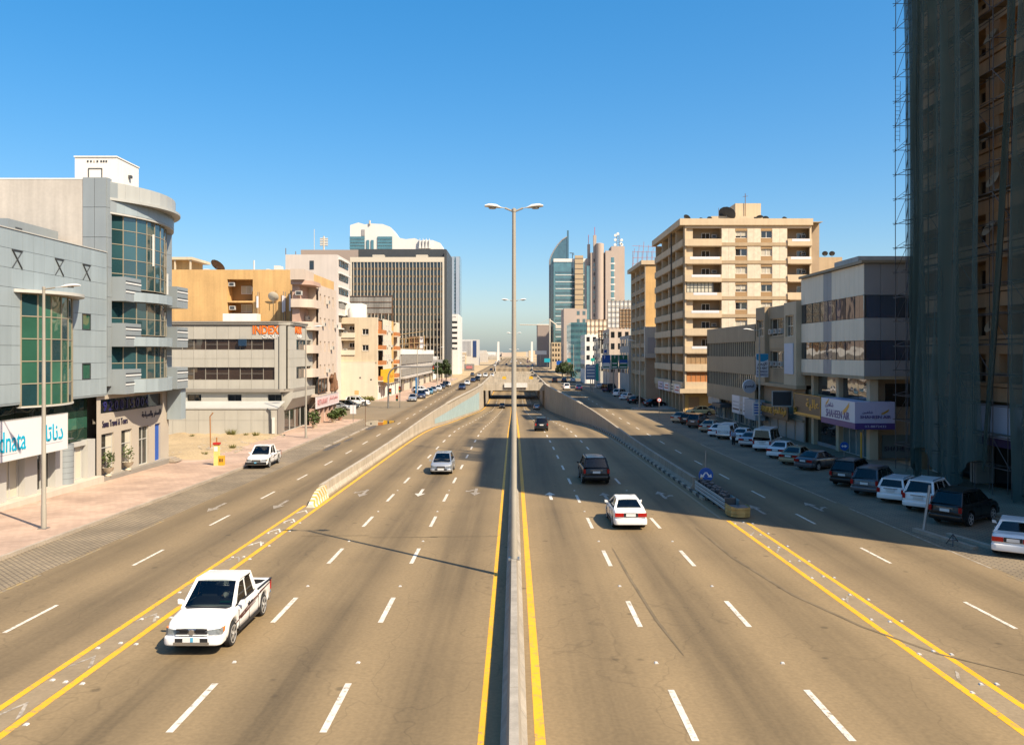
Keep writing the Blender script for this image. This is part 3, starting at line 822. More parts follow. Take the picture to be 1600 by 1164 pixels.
# rooftop plant room and second silver storey set back
box('plant_room', M_CLADG, A, -37.0, -33.2, 54.6, 60.6, ZT - .19, ZT + 1.45)
fbox(('x', -33.2, 1), 'vent', M_DGREY, A, 55.4, 56.1, ZT + .5, ZT + 1.0, .004, .05)
fbox(('x', -33.2, 1), 'vent', M_CLADW, A, 57.6, 58.3, ZT + .2, ZT + .8, .004, .05)
# soffit, dark glass band, shopfront
box('soffit', M_CLADG, A, -34, XF - .02, 40.5, y_end + .0, ZB - .12, ZB + .015)
PS = ('x', XF - .7, 1)
ybs = [41.0 + 1.45 * k for k in range(14)]
for k in range(13):
    fbox(PS, 'glass_panel', M_GGRDK, A, ybs[k] + .02, ybs[k + 1] - .02, 4.0, ZB - .14, -.05, 0)
for k in range(10, 13):
    for j, (za, zb_) in enumerate(((2.35, 3.15), (3.18, 3.97))):
        fbox(PS, 'glass_panel', M_GGREEN if j else M_GGRDK, A, ybs[k] + .02, ybs[k + 1] - .02, za, zb_, -.05, 0)
zg = zs(52) + WALK
box('plinth', M_PINKW, A, XF - 1.2, XF + .35, 42, 60.2, zg - .3, zg + .34)
zp = zg + .345
P2 = ('x', XF - .5, 1)
def pier(a, b, m, d0=-.6, d1=.25, z1=2.34): return fbox(P2, 'shop_pier', m, A, a, b, zp, z1, d0, d1)
pier(47.2, 49.6, M_CLADW); pier(51.45, 52.8, M_CLADW); pier(54.9, 55.75, M_CLADW)
col_ = MB(); nseg = 14
col_.lathe([(.62, zp), (.62, 2.34)], nseg, (XF - .55, 56.45, 0)); col_.build('round_column', M_CLADG, A, smooth=True)
for j in range(8):
    z_ = zp + .38 * (j + 1)
    MB().lathe([(.626, z_), (.626, z_ + .018)], nseg, (XF - .55, 56.45, 0)).build('joint_ring', M_CLADJ, A, smooth=True)
pier(59.1, 60.1, M_CLADW)
for (a, b, m) in ((49.65, 51.4, M_SHUT), (52.85, 54.85, M_GSHOP), (57.25, 58.95, M_SHUT)):
    o = fbox(P2, 'shop_door', m, A, a, b, zp, 2.3, -.25, -.2)
    frame_mb(P2, a, b, zp, 2.3, -.2, -.14, .08, [(a + b) / 2]).build('door_frame', M_CLADW, o)
fbox(P2, 'shop_head', M_CLADW, A, 56.9, 60.2, 2.0, 2.3, -.6, .1)
# white shop sign with blue lettering
SG = empty('shop_sign', (-29.3, 50, 2.25), 'long white shop sign with cyan lettering below the green bay', 'sign')
PSN = ('x', -29.25, 1)
fbox(PSN, 'sign_face', M_SIGNW, SG, 40.5, 54.55, 2.25, 4.62, -.3, 0)
frame_mb(PSN, 40.5, 54.55, 2.25, 4.62, -.28, .012, .035).build('sign_frame', M_CLADW, SG)
for yb_ in (42, 46, 50, 54): box('bracket', M_STEEL, SG, -30.65, -29.56, yb_ - .05, yb_ + .05, 4.2, 4.3)
text(PSN, 'dnata', M_TBLUE, SG, 48.55, 3.38, .012, width=2.6, height=1.2, bold=.004)
text(PSN, '\uFE8E\uFE97\uFE8E\uFEE7\uFEA9', M_TBLUE, SG, 52.95, 3.5, .012, width=2.0, height=1.05, bold=.012)
fbox(PSN, 'small_print', M_TGREY, SG, 46.6, 49.0, 2.62, 2.68, .001, .008)
fbox(PSN, 'small_print', M_TGREY, SG, 51.9, 53.9, 2.80, 2.85, .001, .008)
# ------------------------------------------------------------------ taller block with the curved dark glass front
B = empty('office_building', (-36, 67, zs(67)), 'silver office block with curved dark glass front and louvred balconies', 'building')
YA, YB = y_end + .01, 73.0
ZR = 21.2
box('core', M_CLADG, B, -50, XF - .6, YA + .05, YB - .35, 5.4, ZR - .35)
box('shop_back', M_GREIGEB, B, -50, XF - 1.9, YA - .9, YB - .35, zs(67) - .2, 5.39)
box('roof', M_ROOF, B, -50, XF - .5, YA + .05, YB - .1, ZR - .34, ZR - .28)
# plain rendered side wall above the low block and the silver pier at its corner
wall(('y', YA, -1), 'side_wall', M_BEIGEW, B, -52, XF - 1.76, ZT - .2, ZR + .1)
box('wall_coping', M_WHITEW, B, -52, XF - 1.77, YA - .02, YA + .3, ZR + .1, ZR + .2)
zr_ = [ZR + .25 - k * 2.2 for k in range(8)]
for k in range(4):
    for (a, b) in ((XF - 1.75, XF - .9), (XF - .89, XF - .02)):
        z0_, z1_ = zr_[k + 1] + .015, zr_[k] - .015
        if z1_ > ZT - .3: box('facade_panel', M_CLADG, B, a + .01, b - .01, YA - .05, YA + .05, max(z0_, ZT + .08), z1_)
for k in range(7):   # pier facing the street
    z0_, z1_ = zr_[k + 1] + .012, zr_[k] - .012
    if z1_ - z0_ > .3: fbox(PX_, 'facade_panel', M_CLADG, B, YA + .06, YA + .62, max(z0_, 5.45), z1_, -.5, .06)
    fbox(PX_, 'facade_panel', M_CLADG, B, YB - 1.15, YB - .02, max(z0_, 5.45), z1_, -.6, 0.0)
box('end_wall', M_CLADG, B, -50, XF - .62, YB - .3, YB - .03, zs(70) - .2, ZR)
ca, cb = YA + .65, YB - 1.2
def arcx(y, bulge=1.7):
    t = (y - ca) / (cb - ca) * 2 - 1
    return XF - .35 + bulge * max(0.0, 1 - abs(t) ** 2.2)
NG = 9
gy = [ca + (cb - ca) * k / NG for k in range(NG + 1)]
def glass_stage(z0, z1, rows):
    zz_ = [z0 + (z1 - z0) * j / rows for j in range(rows + 1)]
    for k in range(NG):
        for j in range(rows):
            mm = M_GTEAL
            facet('glass_pane', mm, B, gy[k] + .02, gy[k + 1] - .02, zz_[j] + .02, zz_[j + 1] - .02, fx=arcx)
    for k in range(NG + 1):
        box('mullion', M_MULL, B, arcx(gy[k]) - .06, arcx(gy[k]) + .05, gy[k] - .025, gy[k] + .025, z0, z1)
    for z in zz_:
        mb = MB()
        for k in range(NG):
            i = len(mb.v)
            mb.v += [(arcx(gy[k]) + .04, gy[k], z - .025), (arcx(gy[k + 1]) + .04, gy[k + 1], z - .025), (arcx(gy[k + 1]) + .04, gy[k + 1], z + .025), (arcx(gy[k]) + .04, gy[k], z + .025), (arcx(gy[k]) - .06, gy[k], z + .025), (arcx(gy[k + 1]) - .06, gy[k + 1], z + .025), (arcx(gy[k]) - .06, gy[k], z - .025), (arcx(gy[k + 1]) - .06, gy[k + 1], z - .025)]
            mb.f += [(i, i + 1, i + 2, i + 3), (i + 3, i + 2, i + 5, i + 4), (i + 6, i + 7, i + 1, i)]
        mb.build('transom', M_MULL, B, fix=False)
glass_stage(13.4, 18.9, 5)
glass_stage(9.9, 12.4, 2)
glass_stage(6.5, 9.0, 2)
def ring_slab(name, m, bulge, z0, z1, a=ca - .35, b=cb + 1.25, back=-.7, n=22, pw=2.0):
    P = []
    for k in range(n + 1):
        y = a + (b - a) * k / n; t = 2 * k / n - 1
        P.append((XF + bulge * (1 - abs(t) ** pw), y))
    P += [(XF + back, b), (XF + back, a)]
    return MB().prism(P, z0, z1).build(name, m, B, smooth=True)
# segmented fascia panels of the crown
def ring_panels(bulge, z0, z1, m, n=10, a=ca - .35, b=cb + 1.25, pw=2.0):
    yy = [a + (b - a) * k / n for k in range(n + 1)]
    fx = lambda y: XF + bulge * (1 - abs((y - a) / (b - a) * 2 - 1) ** pw)
    for k in range(n): facet('fascia_panel', m, B, yy[k] + .01, yy[k + 1] - .01, z0, z1, th=.1, fx=fx)
ring_slab('crown_slab', M_CLADG, 1.85, 20.0, ZR - .02)
ring_panels(1.93, 20.06, ZR + .02, M_CLADS)
ring_slab('crown_lip', M_CLADS, 2.5, 19.86, 20.05)
ring_slab('crown_drum', M_CLADG, 1.62, 19.02, 19.85)
ring_panels(1.70, 18.99, 19.84, M_CLAD)
ring_slab('glass_head', M_CLADW, 1.66, 18.86, 18.98)
# balcony bands: centre strip and louvred blocks left and right
for (z0, z1) in ((12.4, 14.2), (9.0, 10.75), (5.45, 7.3)):
    zc = z0 + .75 if z0 > 6 else z0 + 1.05
    yy = [ca + .9 + (cb - ca - 1.0) * k / 6 for k in range(7)]
    fx = lambda y: XF + 1.95 * (1 - abs((y - ca) / (cb - ca) * 2 - 1) ** 2.4)
    for k in range(6): facet('balcony_panel', M_CLAD, B, yy[k] + .01, yy[k + 1] - .01, z0 + .04, zc, th=.35, fx=fx)
    for (a, b, d) in ((YA + .66, YA + 3.3, 1.05), (YB - 2.0, YB + .35, 1.25)):
        blk = fbox(PX_, 'balcony_block', M_CLADG, B, a, b, z0, z1, -.4, d)
        for q in range(2):
            zl = z0 + (z1 - z0) * (.36 + .36 * q)
            o = fbox(PX_, 'louvre', M_LOUV, blk, a + .1, b - .06, zl, zl + .11, d + .002, d + .05)
            fbox(PX_, 'louvre_slot', M_DGREY, blk, a + .1, b - .06, zl + .112, zl + .23, d + .002, d + .02)
for z0 in (12.4, 9.0, 5.45):
    ring_slab('floor_slab', M_CLADG, 1.55, z0 - .02, z0 + .03, ca, cb)
# white fin on the curved glass
box('fin', M_LOUV, B, arcx(66.0) + .02, arcx(66.0) + .16, 65.97, 66.03, 15.4, 17.9)
box('fin', M_LOUV, B, arcx(70.3) + .02, arcx(70.3) + .2, 70.26, 70.33, 13.45, 15.2)
# penthouse on the roof
pent = box('penthouse', M_WHITEW, B, xat(117, 69.5), xat(182, 69.5), 69.5, 73.6, ZR - .27, zat(246, 69.5))
pz = zat(246, 69.5)
frame_mb(('y', 69.5, -1), xat(138, 69.5), xat(160, 69.5), ZR + .15, zat(263, 69.5), .002, .05, .06).build('door_frame', M_DGREY, pent)
for k, px_ in enumerate((136, 141, 146, 151, 157, 161, 165)): fbox(('y', 69.5, -1), 'vent_hole', M_DGREY if k != 2 else M_BEIGEW, pent, xat(px_, 69.5), xat(px_ + 2.6, 69.5), zat(254, 69.5), zat(251, 69.5), .003, .03)
fbox(('x', xat(182, 69.5), 1), 'wall_lamp', M_DGREY, pent, 71.6, 71.9, pz - 1.3, pz - 1.05, .003, .25)
box('parapet_cap', M_WHITEW, pent, xat(117, 69.5) - .06, xat(182, 69.5) + .06, 69.42, 73.68, pz + .002, pz + .1)
# ground floor shop
PB = ('x', XF - .25, 1)
zg = zs(66) + WALK
hole = []
wins = [(61.0, 62.9, 'w'), (64.1, 65.9, 'w'), (67.1, 68.9, 'd'), (70.1, 71.2, 'b')]
holes = [(a, b, zg + .35, 2.55) for a, b, _ in wins] + [(60.9, 71.6, 4.05, 5.1)]
wall(PB, 'shop_wall', M_SHOPF, B, 60.3, 72.9, zg, 5.42, holes, .24)
fbox(PB, 'sign_glass', M_GDARK, B, 60.9, 71.6, 4.05, 5.1, -.24, -.18)
for a, b, k in wins:
    if k == 'b': fbox(PB, 'blue_banner', M_BLUEB, B, a, b, zg + .35, 2.55, -.24, -.16)
    else:
        w_ = fbox(PB, 'shop_window', M_GSHOP, B, a, b, zg + .35, 2.55, -.24, -.2)
        frame_mb(PB, a, b, zg + .35, 2.55, -.2, -.14, .06, [(a + b) / 2] if k == 'd' else [], [1.5]).build('frame', M_CLADW, w_)
    if k == 'w': fbox(PB, 'blind', M_SHUT, B, a + 1.0, b - .08, zg + .42, 2.4, -.198, -.18)
fbox(PB, 'plinth', M_GREIGEB, B, 60.2, 72.0, zg - .2, zg + .33, -.3, .42)
for k in range(3): box('step', M_KERB, B, XF - .3, XF + .75 - .25 * k, 71.9 + .12, 73.4, zg + .11 * k - .01, zg + .11 * (k + 1))
box('side_door', M_GDARK, B, XF - .55, XF - .3, 72.15, 72.88, zg + .35, 2.4)
text(PB, '9 2 0 0 1 5 0 0 4', M_TBLUE2, B, 65.4, 4.55, -.15, width=7.6, height=.75, bold=.012)
text(PB, 'Sama Travel & Tours', M_TNAVY, B, 63.1, 3.28, .03, width=4.0, height=.5, bold=.012)
text(PB, '\uFEDF\uFEE0\uFEB4\uFED4\uFEAE \uFEED\uFE8D\uFEDF\uFEB4\uFEF4\uFE8E\uFEA3\uFE94'[::-1], M_TNAVY, B, 69.4, 3.45, .03, width=3.6, height=.62, bold=.012)
box('end_canopy', M_CLAD, B, XF - .2, XF + 1.0, YB - .55, YB + .5, 2.75, 5.43)
# urns with plants in front of the shop windows
def leafy(mb, c, n, rx, rz, size, rnd):
    for _ in range(n):
        th = rnd.uniform(0, 2 * math.pi); u = rnd.uniform(-1, 1); q = rnd.random() ** .4
        s_ = math.sqrt(1 - u * u)
        p = Vector((c[0] + rx * q * s_ * math.cos(th), c[1] + rx * q * s_ * math.sin(th), c[2] + rz * q * u))
        d1 = Vector((rnd.uniform(-1, 1), rnd.uniform(-1, 1), rnd.uniform(-.6, .9))).normalized() * size * rnd.uniform(.6, 1.3)
        d2 = d1.cross(Vector((rnd.uniform(-1, 1), rnd.uniform(-1, 1), rnd.uniform(-1, 1)))).normalized() * size * .42
        i = len(mb.v)
        mb.v += [tuple(p - d1), tuple(p + d2), tuple(p + d1), tuple(p - d2)]
        mb.f.append((i, i + 1, i + 2, i + 3))
for k, yy_ in enumerate((61.5, 64.65)):
    u_ = empty('planter_urn', (XF + .02, yy_, zg + .34), 'stone urn with a leafy shrub %s' % ('at the near shop window' if k == 0 else 'left of the shop door'), 'planter', 'urns before the shop windows')
    MB().lathe([(.22, 0), (.24, .06), (.10, .16), (.10, .24), (.32, .42), (.40, .62), (.44, .66), (.38, .66), (.36, .58)], 14, (XF + .02, yy_, zg + .335)).build('urn', M_TERRA, u_, smooth=True)
    mb = MB(); leafy(mb, (XF + .02, yy_, zg + 1.65), 150 if k == 0 else 60, .48, .65, .13, R)
    mb.build('foliage', M_LEAF, u_, fix=False)
    MB().tube([(XF + .02, yy_, zg + .9), (XF + .03, yy_, zg + 1.5)], .025, 6).build('stem', M_TRUNK, u_)
# ------------------------------------------------------------------ three storey corner office with orange letters
Cc = empty('office_building', (-40, 108, zs(105)), 'low greige corner office with ribbon windows and orange rooftop letters', 'building')
XC, YC = -27.6, 102.0
YE = 114.2
zt = zat(502, YC)
ztw = [(zat(530, YC), zat(546.5, YC)), (zat(574, YC), zat(593.5, YC))]
zlow = zat(608, YC)
box('core', M_GREIGEB, Cc, -62, XC - 1.6, YC + .5, YE - .1, zs(108) - .3, zt - .4)
PF = ('y', YC, -1); PST = ('x', XC, 1)
xwin = [-62 + 0, xat(442, YC) - .3]
rows = [(zt - .55, ztw[0][0]), (ztw[0][1], (ztw[0][1] + ztw[1][0]) / 2), ((ztw[0][1] + ztw[1][0]) / 2, ztw[1][0]), (ztw[1][1], zlow)]
pw = 1.42
n = int((62 - 27.6 - 1.0) / pw)
for (z1, z0) in rows:
    for k in range(n):
        b = XC - 1.75 - k * pw; a = b - pw
        if b < xat(262, YC): break
        fbox(PF, 'facade_panel', M_GREIGE, Cc, a + .012, b - .012, z0 + .012, z1 - .012, -.25, 0)
for (z1, z0) in ztw:
    for k in range(n):
        b = XC - 1.75 - k * pw; a = b - pw
        if b < xat(262, YC): break
        o = fbox(PF, 'window', M_GBROWN, Cc, a + .02, b - .02, z0 + .02, z1 - .02, -.32, -.22)
        if k % 1 == 0: frame_mb(PF, a, b, z0, z1, -.22, -.16, .035, [], [(z0 + z1) / 2] if k % 3 else []).build('frame', M_GREIGEB, o)
fbox(PF, 'corner_pier', M_GREIGE, Cc, XC - 1.74, XC - .4, zlow, zt - .55, -.3, .015)
fbox(PF, 'pier_groove', M_DGREY, Cc, XC - 1.28, XC - 1.16, zlow, zt - .6, .016, .03)
# chamfered corner and street side
for (z1, z0) in rows:
    for k in range(6):
        a = YC + .4 + k * 1.95; b = a + 1.95
        fbox(PST, 'facade_panel', M_GREIGE, Cc, a + .012, b - .012, z0 + .012, z1 - .012, -.25, 0)
for (z1, z0) in ztw:
    fbox(PST, 'facade_panel', M_GREIGE, Cc, YC + .4, YC + 3.6, z0, z1, -.25, -.004)
    for k in range(4):
        a = YC + 3.65 + k * 1.9; b = a + 1.86
        o = fbox(PST, 'window', M_GDARK, Cc, a + .02, b - .02, z0 + .02, z1 - .02, -.3, -.2)
        frame_mb(PST, a, b, z0, z1, -.2, -.14, .05).build('frame', M_GREIGEB, o)
    fbox(PST, 'facade_panel', M_GREIGE, Cc, YC + 11.3, YE - .1, z0, z1, -.25, -.004)
# cornices
for (z0, z1, d, m) in ((zt - .53, zt - .38, .10, M_GREIGEB), (zt - .375, zt - .18, .2, M_GREIGE), (zt - .175, zt, .3, M_GREIGEB)):
    MB().prism([(-62, YC - d), (XC - 1.2, YC - d), (XC + d * .4, YC + .4), (XC + d, YC + 1.6), (XC + d, YE), (XC - 2, YE), (XC - 2, YC + 2), (-62, YC + 2)], z0, z1).build('cornice', m, Cc)
MB().prism([(-62, YC - .35), (XC - 1.0, YC - .35), (XC + .35, YC + .9), (XC + .35, YE), (XC - 3, YE), (-62, YE - 6)], zlow - .34, zlow - .01).build('floor_band', M_GREIGEB, Cc)
# lower storey: windows set back, then the low annex wall
zann = zat(637, YC - 3)
wall(('y', YC + .1, -1), 'lower_wall', M_GREIGE, Cc, -62, XC - 1.0, zs(102) - .2, zlow - .345, [(xat(p, YC), xat(p + 22, YC), zat(630, YC), zat(616.5, YC)) for p in (292, 355, 418)], .3)
for p in (292, 355, 418):
    window(('y', YC + .1, -1), Cc, xat(p, YC), xat(p + 22, YC), zat(630, YC), zat(616.5, YC), M_GDARK, M_DGREY, .25, [(xat(p + 11, YC))])
xa1 = xat(433, YC - 3)
MB().prism([(-60, zs(99) - .2), (-60, zann), (-60, zann + .02)][:2] + [(xa1 + .0, zann), (xa1, zs(99) - .2)], YC - 3.0, YC - .02, 'y').build('annex_wall', M_GREIGEB, Cc)
for k in range(9):
    a = xa1 - (k + 1) * 1.55
    for (z0_, z1_) in ((zs(99) + .0, zann / 2 - .5), (zann / 2 - .48, zann - .05)):
        box('annex_panel', M_GREIGE, Cc, a + .012, a + 1.538, YC - 3.06, YC - 2.99, z0_, z1_)
MB().prism([(YC - 3.15, zann - .04), (YC + .05, zann + .62), (YC + .05, zann + .5), (YC - 3.15, zann - .16)], -60, xa1 + .1, 'x').build('annex_roof', M_CLADW, Cc)
MB().tube([(xat(418, YC - 3), YC - 3.15, zann - .1), (xat(423, YC - 3), YC - 3.2, zann - .4), (xat(424, YC - 3), YC - 3.2, zs(99))], .09, 8).build('drain_pipe', M_DGREY, Cc)
box('meter_box', M_WPAINT, Cc, xat(426, YC - 3), xat(429.5, YC - 3), YC - 3.35, YC - 3.07, zs(99) + .3, zs(99) + 2.2)
# flared underside and shop glazing on the street side
MB().prism([(XC - 2.2, zlow - .35), (XC + .3, zlow - .35), (XC + .3, zlow - 1.2), (XC - .6, zlow - 2.6), (XC - 2.2, zlow - 2.6)], YC + .6, YE, 'y').build('flared_soffit', M_GREIGE, Cc)
for k in range(5):
    a = YC + .8 + 2.6 * k
    o = box('shop_window', M_GSHOP, Cc, XC - .9, XC - .85, a + .1, a + 2.5, zs(105) + .3, zlow - 2.62)
    frame_mb(('x', XC - .85, 1), a, a + 2.6, zs(105) + .15, zlow - 2.62, .0, .06, .08).build('frame', M_CLADW, o)
text(PF, 'INDEX', M_TORANGE, Cc, xat(415.5, YC), zat(515.5, YC), .05, width=3.2, height=1.02, bold=.022, depth=.06)
text(PF, 'GROUP', M_TWHITE, Cc, xat(423, YC), zat(526.0, YC), .05, width=2.0, height=.46, bold=.008, depth=.05)
text(PST, 'INDEX', M_TORANGE, Cc, YC + 4.4, zat(514.5, YC + 1.5), .05, width=3.15, height=1.02, bold=.022, depth=.06)
text(PST, 'GROUP', M_TWHITE, Cc, YC + 5.0, zat(525.2, YC + 1.5), .05, width=1.9, height=.42, bold=.008, depth=.05)
fbox(PF, 'open_casement', M_GBLUE, Cc, xat(373.5, YC), xat(385.5, YC), zat(540.5, YC), zat(530, YC), -.1, .28)
# ------------------------------------------------------------------ ochre apartment block behind it
Dd = empty('apartment_building', (-45, 122, zs(118)), 'ochre rendered apartment block behind the low corner office', 'building')
YD = 116.5
zt = zat(421.5, YD); xr = xat(473.5, YD)
ha, hb = xat(355, YD), xat(395, YD)
hz0, hz1 = zat(492, YD), zat(436.5, YD)
wall(('y', YD, -1), 'wall', M_OCHRE, Dd, -75, xr, zs(118), zt, [(ha, hb, hz0, hz1)], 2.2)
wall(('x', xr, 1), 'side_wall', M_OCHRE, Dd, YD, YD + 20, zs(118), zt)
box('roof', M_ROOF, Dd, -75, xr - .1, YD + .1, YD + 20, zt - .5, zt - .42)
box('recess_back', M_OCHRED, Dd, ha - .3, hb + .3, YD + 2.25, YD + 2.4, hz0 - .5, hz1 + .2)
for zf_ in (zat(471.5, YD),): box('recess_floor', M_OCHRE, Dd, ha + .002, hb - .002, YD + .0, YD + 2.2, zf_ - .1, zf_ + .12)
for z0 in (zat(458, YD), zat(487, YD)):
    o = window(('y', YD + 2.24, -1), Dd, xat(369, YD), xat(386, YD), z0, z0 + 1.15, M_SHUT, M_WHITEW, -.01, [xat(377, YD)])
acunit(('y', YD + .2, -1), Dd, ha + .5, hz1 - .95, -.5); acunit(('y', YD + .2, -1), Dd, ha + .6, zat(484, YD), -.5); acunit(('x', hb, -1), Dd, YD + 1.2, hz1 - 1.6, 0)
box('roof_room', M_OCHRE, Dd, xat(262, YD + 6), xat(293, YD + 6), YD + 6, YD + 12, zt - .4, zat(407, YD + 6))
box('roof_room_slab', M_CREAM, Dd, xat(260, YD + 5), xat(300, YD + 5), YD + 5, YD + 12.4, zat(407, YD + 6) + .003, zat(403, YD + 6))
for px_ in (296, 272): box('roof_room_post', M_CREAM, Dd, xat(px_, YD + 5.2), xat(px_ + 2, YD + 5.2), YD + 5.2, YD + 5.5, zt - .4, zat(407, YD + 6))
for k, px_ in enumerate((318, 332, 345, 352, 364, 378, 390, 402, 416, 428, 436, 450, 460)):
    hh = R.choice((.3, .5, .25, .8, .4)); y_ = YD + R.uniform(2, 9)
    box('roof_tank', M_WPAINT, Dd, xat(px_, y_), xat(px_ + R.uniform(3, 9), y_), y_, y_ + 1.2, zt - .4, zt + hh)
MB().tube([(xat(397, YD + 3), YD + 3, zt - .4), (xat(397, YD + 3), YD + 3, zat(407, YD + 3))], .12, 7).build('vent_pipe', M_WPAINT, Dd)
# aerials and cell antennas on the wall
def antenna(px_, y0p, y1p, wpx, m, YY=YD - .5):
    a, b = xat(px_, YY), xat(px_ + wpx, YY)
    box('panel_antenna', m, Dd, a, b, YY - .12, YY, zat(y1p, YY), zat(y0p, YY))
    MB().tube([((a + b) / 2, YY + .15, zat(y1p, YY) - 2.0), ((a + b) / 2, YY + .15, zat(y0p, YY) + .6)], .05, 6).build('antenna_pole', M_STEEL, Dd)
for (p, a, b, w_) in ((401, 463, 481, 3), (441, 462, 488, 2.6), (444.5, 463, 487, 1.6), (452, 460, 486, 2.6), (478, 482, 500, 2.2), (484, 479, 499, 2.6)): antenna(p, a, b, w_, M_SIGNW)
for p in (400, 405, 431, 439, 446, 456): MB().tube([(xat(p, YD - .5), YD - .45, zat(500, YD - .5)), (xat(p, YD - .5), YD - .45, zat(450 + (p * 7) % 23, YD - .5))], .035, 5).build('aerial', M_RUST, Dd)
dish(Dd, (xat(339, YD + 4), YD + 4, zt - .4), 1.15, 2.6, .8, M_RUST)
dish(Dd, (xat(427, YD - .5), YD - .6, zat(475, YD)), .75, math.pi, .5, M_CREAML)
# white skylight box seen above the office cornice
box('stair_box', M_WHITEW, Dd, xat(348, YD - 2), xat(401, YD - 2), YD - 2, YD - .2, 11.0, zat(490, YD - 2))
# ------------------------------------------------------------------ pink stone block with rounded balconies
E = empty('apartment_building', (-32, 119, zs(118)), 'pink stone apartment block with rounded corner balconies above a restaurant', 'building')
XE = -27.1; Y0, Y1 = 113.6, 127.0
zt = 18.0
wins = []
zf = [15.3, 12.0, 8.7, 5.4]
holes = []
for z0 in zf:
    for k in range(4):
        a = Y0 + 2.6 + 2.7 * k
        holes.append((a, a + .8, z0, z0 + 1.5))
PE = ('x', XE, 1)
wall(PE, 'street_wall', M_PINKW, E, Y0 + 1.6, Y1, 2.9, zt, holes, .3)
for (a, b, z0, z1) in holes: window(PE, E, a, b, z0, z1, M_GDARK, M_CREAM, .25)
for k, (a, b, z0, z1) in enumerate(holes):
    if k % 3 == 1: acunit(PE, E, (a + b) / 2 + 1.2, z0 + .3, 0, .7)
box('core', M_PINKW, E, xr + .06, XE - .35, Y0 + 1.7, Y1 - .02, zs(118), zt - .2)
wall(('y', Y1 - .001, 1), 'end_wall', M_PINKW, E, xr + .06, XE - .01, zs(118), zt)
box('corner_core', M_PINKD, E, xr + .05, XE - 1.4, Y0 - 3, Y0 + 1.7, 8, 18.6)
box('corner_parapet', M_PINKW, E, xr + .05, XE - .6, Y0 - 4.0, Y0 + 1.6, 18.2, 19.6)
def rounded(x0, x1, y0, y1, r, n=6):
    P = [(x0, y0)]
    for k in range(n + 1):
        t = -math.pi / 2 + math.pi / 2 * k / n
        P.append((x1 - r + r * math.cos(t), y0 + r + r * math.sin(t)))
    P += [(x1, y1), (x0, y1)]
    return P
for i, z0 in enumerate((17.7, 14.7, 11.7, 8.6, 5.4)):
    MB().prism(rounded(xr + .02, XE + .35, Y0 - 3.6, Y0 + 1.62, 1.8), z0 - .1, z0 + (1.0 if i else .45)).build('balcony', M_PINKW if i else M_PINKD, E, smooth=True)
acunit(('y', Y0 - 2.9, -1), E, xr + 1.0, 16.2, .1); acunit(('x', XE - 1.4, 1), E, Y0, 13.0, .1)
# restaurant front
RS = empty('restaurant_sign', (XE + .4, 120, 1.6), 'slanted pale pink restaurant sign above dark shop windows', 'sign')
PR = ('x', XE + .35, 1)
fbox(PR, 'sign_face', mat('pink_sign_face', (.72, .58, .57), rough=.5, var=.04), RS, 112.6, 127.0, .95, 2.55, -.12, 0)
frame_mb(PR, 112.6, 127.0, .95, 2.55, -.1, .03, .06).build('sign_frame', M_SIGNW, RS)
text(PR, 'RESTAURANT', mat('faded_red_print', (.45, .16, .16), rough=.5, var=0), RS, 116.4, 1.75, .01, width=6.0, height=.75, bold=.01)
text(PR, '\uFEE3\uFEC4\uFECC\uFEE2 \uFE8D\uFEDF\uFEB4\uFEE0\uFE8E\uFEE1'[::-1], MATS['faded_red_print'], RS, 123.4, 1.85, .01, width=5.4, height=.8, bold=.01)
box('lintel', M_PINKW, E, XE - .5, XE + .2, Y0 - 1, Y1, 2.56, 2.89)
for k in range(5):
    a = Y0 - .8 + 2.75 * k
    o = box('shop_window', M_GBROWN, E, XE - .55, XE - .5, a + .15, a + 2.6, zs(118) + .2, .94)
    box('pier', M_PINKD, E, XE - .6, XE + .1, a - .15, a + .14, zs(118), .95)
o = fbox(PE, 'bay_window', M_GDARK, E, Y0 + .4, Y0 + 5.8, 3.0, 5.0, .02, .3)
frame_mb(PE, Y0 + .4, Y0 + 5.8, 3.0, 5.0, .3, .36, .08, [Y0 + 2.2, Y0 + 4.0]).build('frame', M_RUST, o)
# dark metal horse-like ornament over the sign
orn = MB()
orn.tube([(XE + .3, 122.6, 2.9), (XE + .35, 123.0, 4.2), (XE + .3, 122.4, 5.4)], [.28, .4, .18], 7)
orn.tube([(XE + .3, 123.0, 3.4), (XE + .3, 124.2, 4.4), (XE + .3, 124.6, 5.6)], [.35, .4, .12], 7)
orn.tube([(XE + .3, 124.4, 3.0), (XE + .3, 125.6, 3.2), (XE + .3, 126.0, 4.4)], [.2, .3, .1], 7)
orn.tube([(XE + .3, 121.6, 4.9), (XE + .3, 122.2, 5.0), (XE + .3, 122.7, 4.3)], [.1, .28, .2], 7)
ornr = tag(orn.build('wall_ornament', M_RUST, None, smooth=True), 'dark bronze figure ornament above the restaurant sign', 'ornament')
# planting outside the restaurant
def bush(loc, n, rx, rz, size, label, group='planting outside the restaurant', pot=True, m=None):
    b_ = empty('potted_plant' if pot else 'shrub', loc, label, 'plant', group)
    mb = MB(); leafy(mb, (loc[0], loc[1], loc[2] + rz + (.45 if pot else .05)), n, rx, rz, size, R)
    mb.build('foliage', m or M_LEAF, b_, fix=False)
    if pot: MB().lathe([(.25, 0), (.4, .45), (.44, .5), (.36, .5)], 10, loc).build('pot', M_TERRA if R.random() < .5 else M_PINKD, b_, smooth=True)
    else: MB().tube([loc, (loc[0], loc[1], loc[2] + rz)], .05, 5).build('stem', M_TRUNK, b_)
    return b_
zq = zs(112) + WALK
bush((-26.0, 108.5, zq), 320, .8, 1.0, .22, 'tall bright green shrub in a pot by the corner office window')
bush((-25.6, 118.0, zq), 220, .9, .6, .3, 'low spiky planter plant left of the restaurant door')
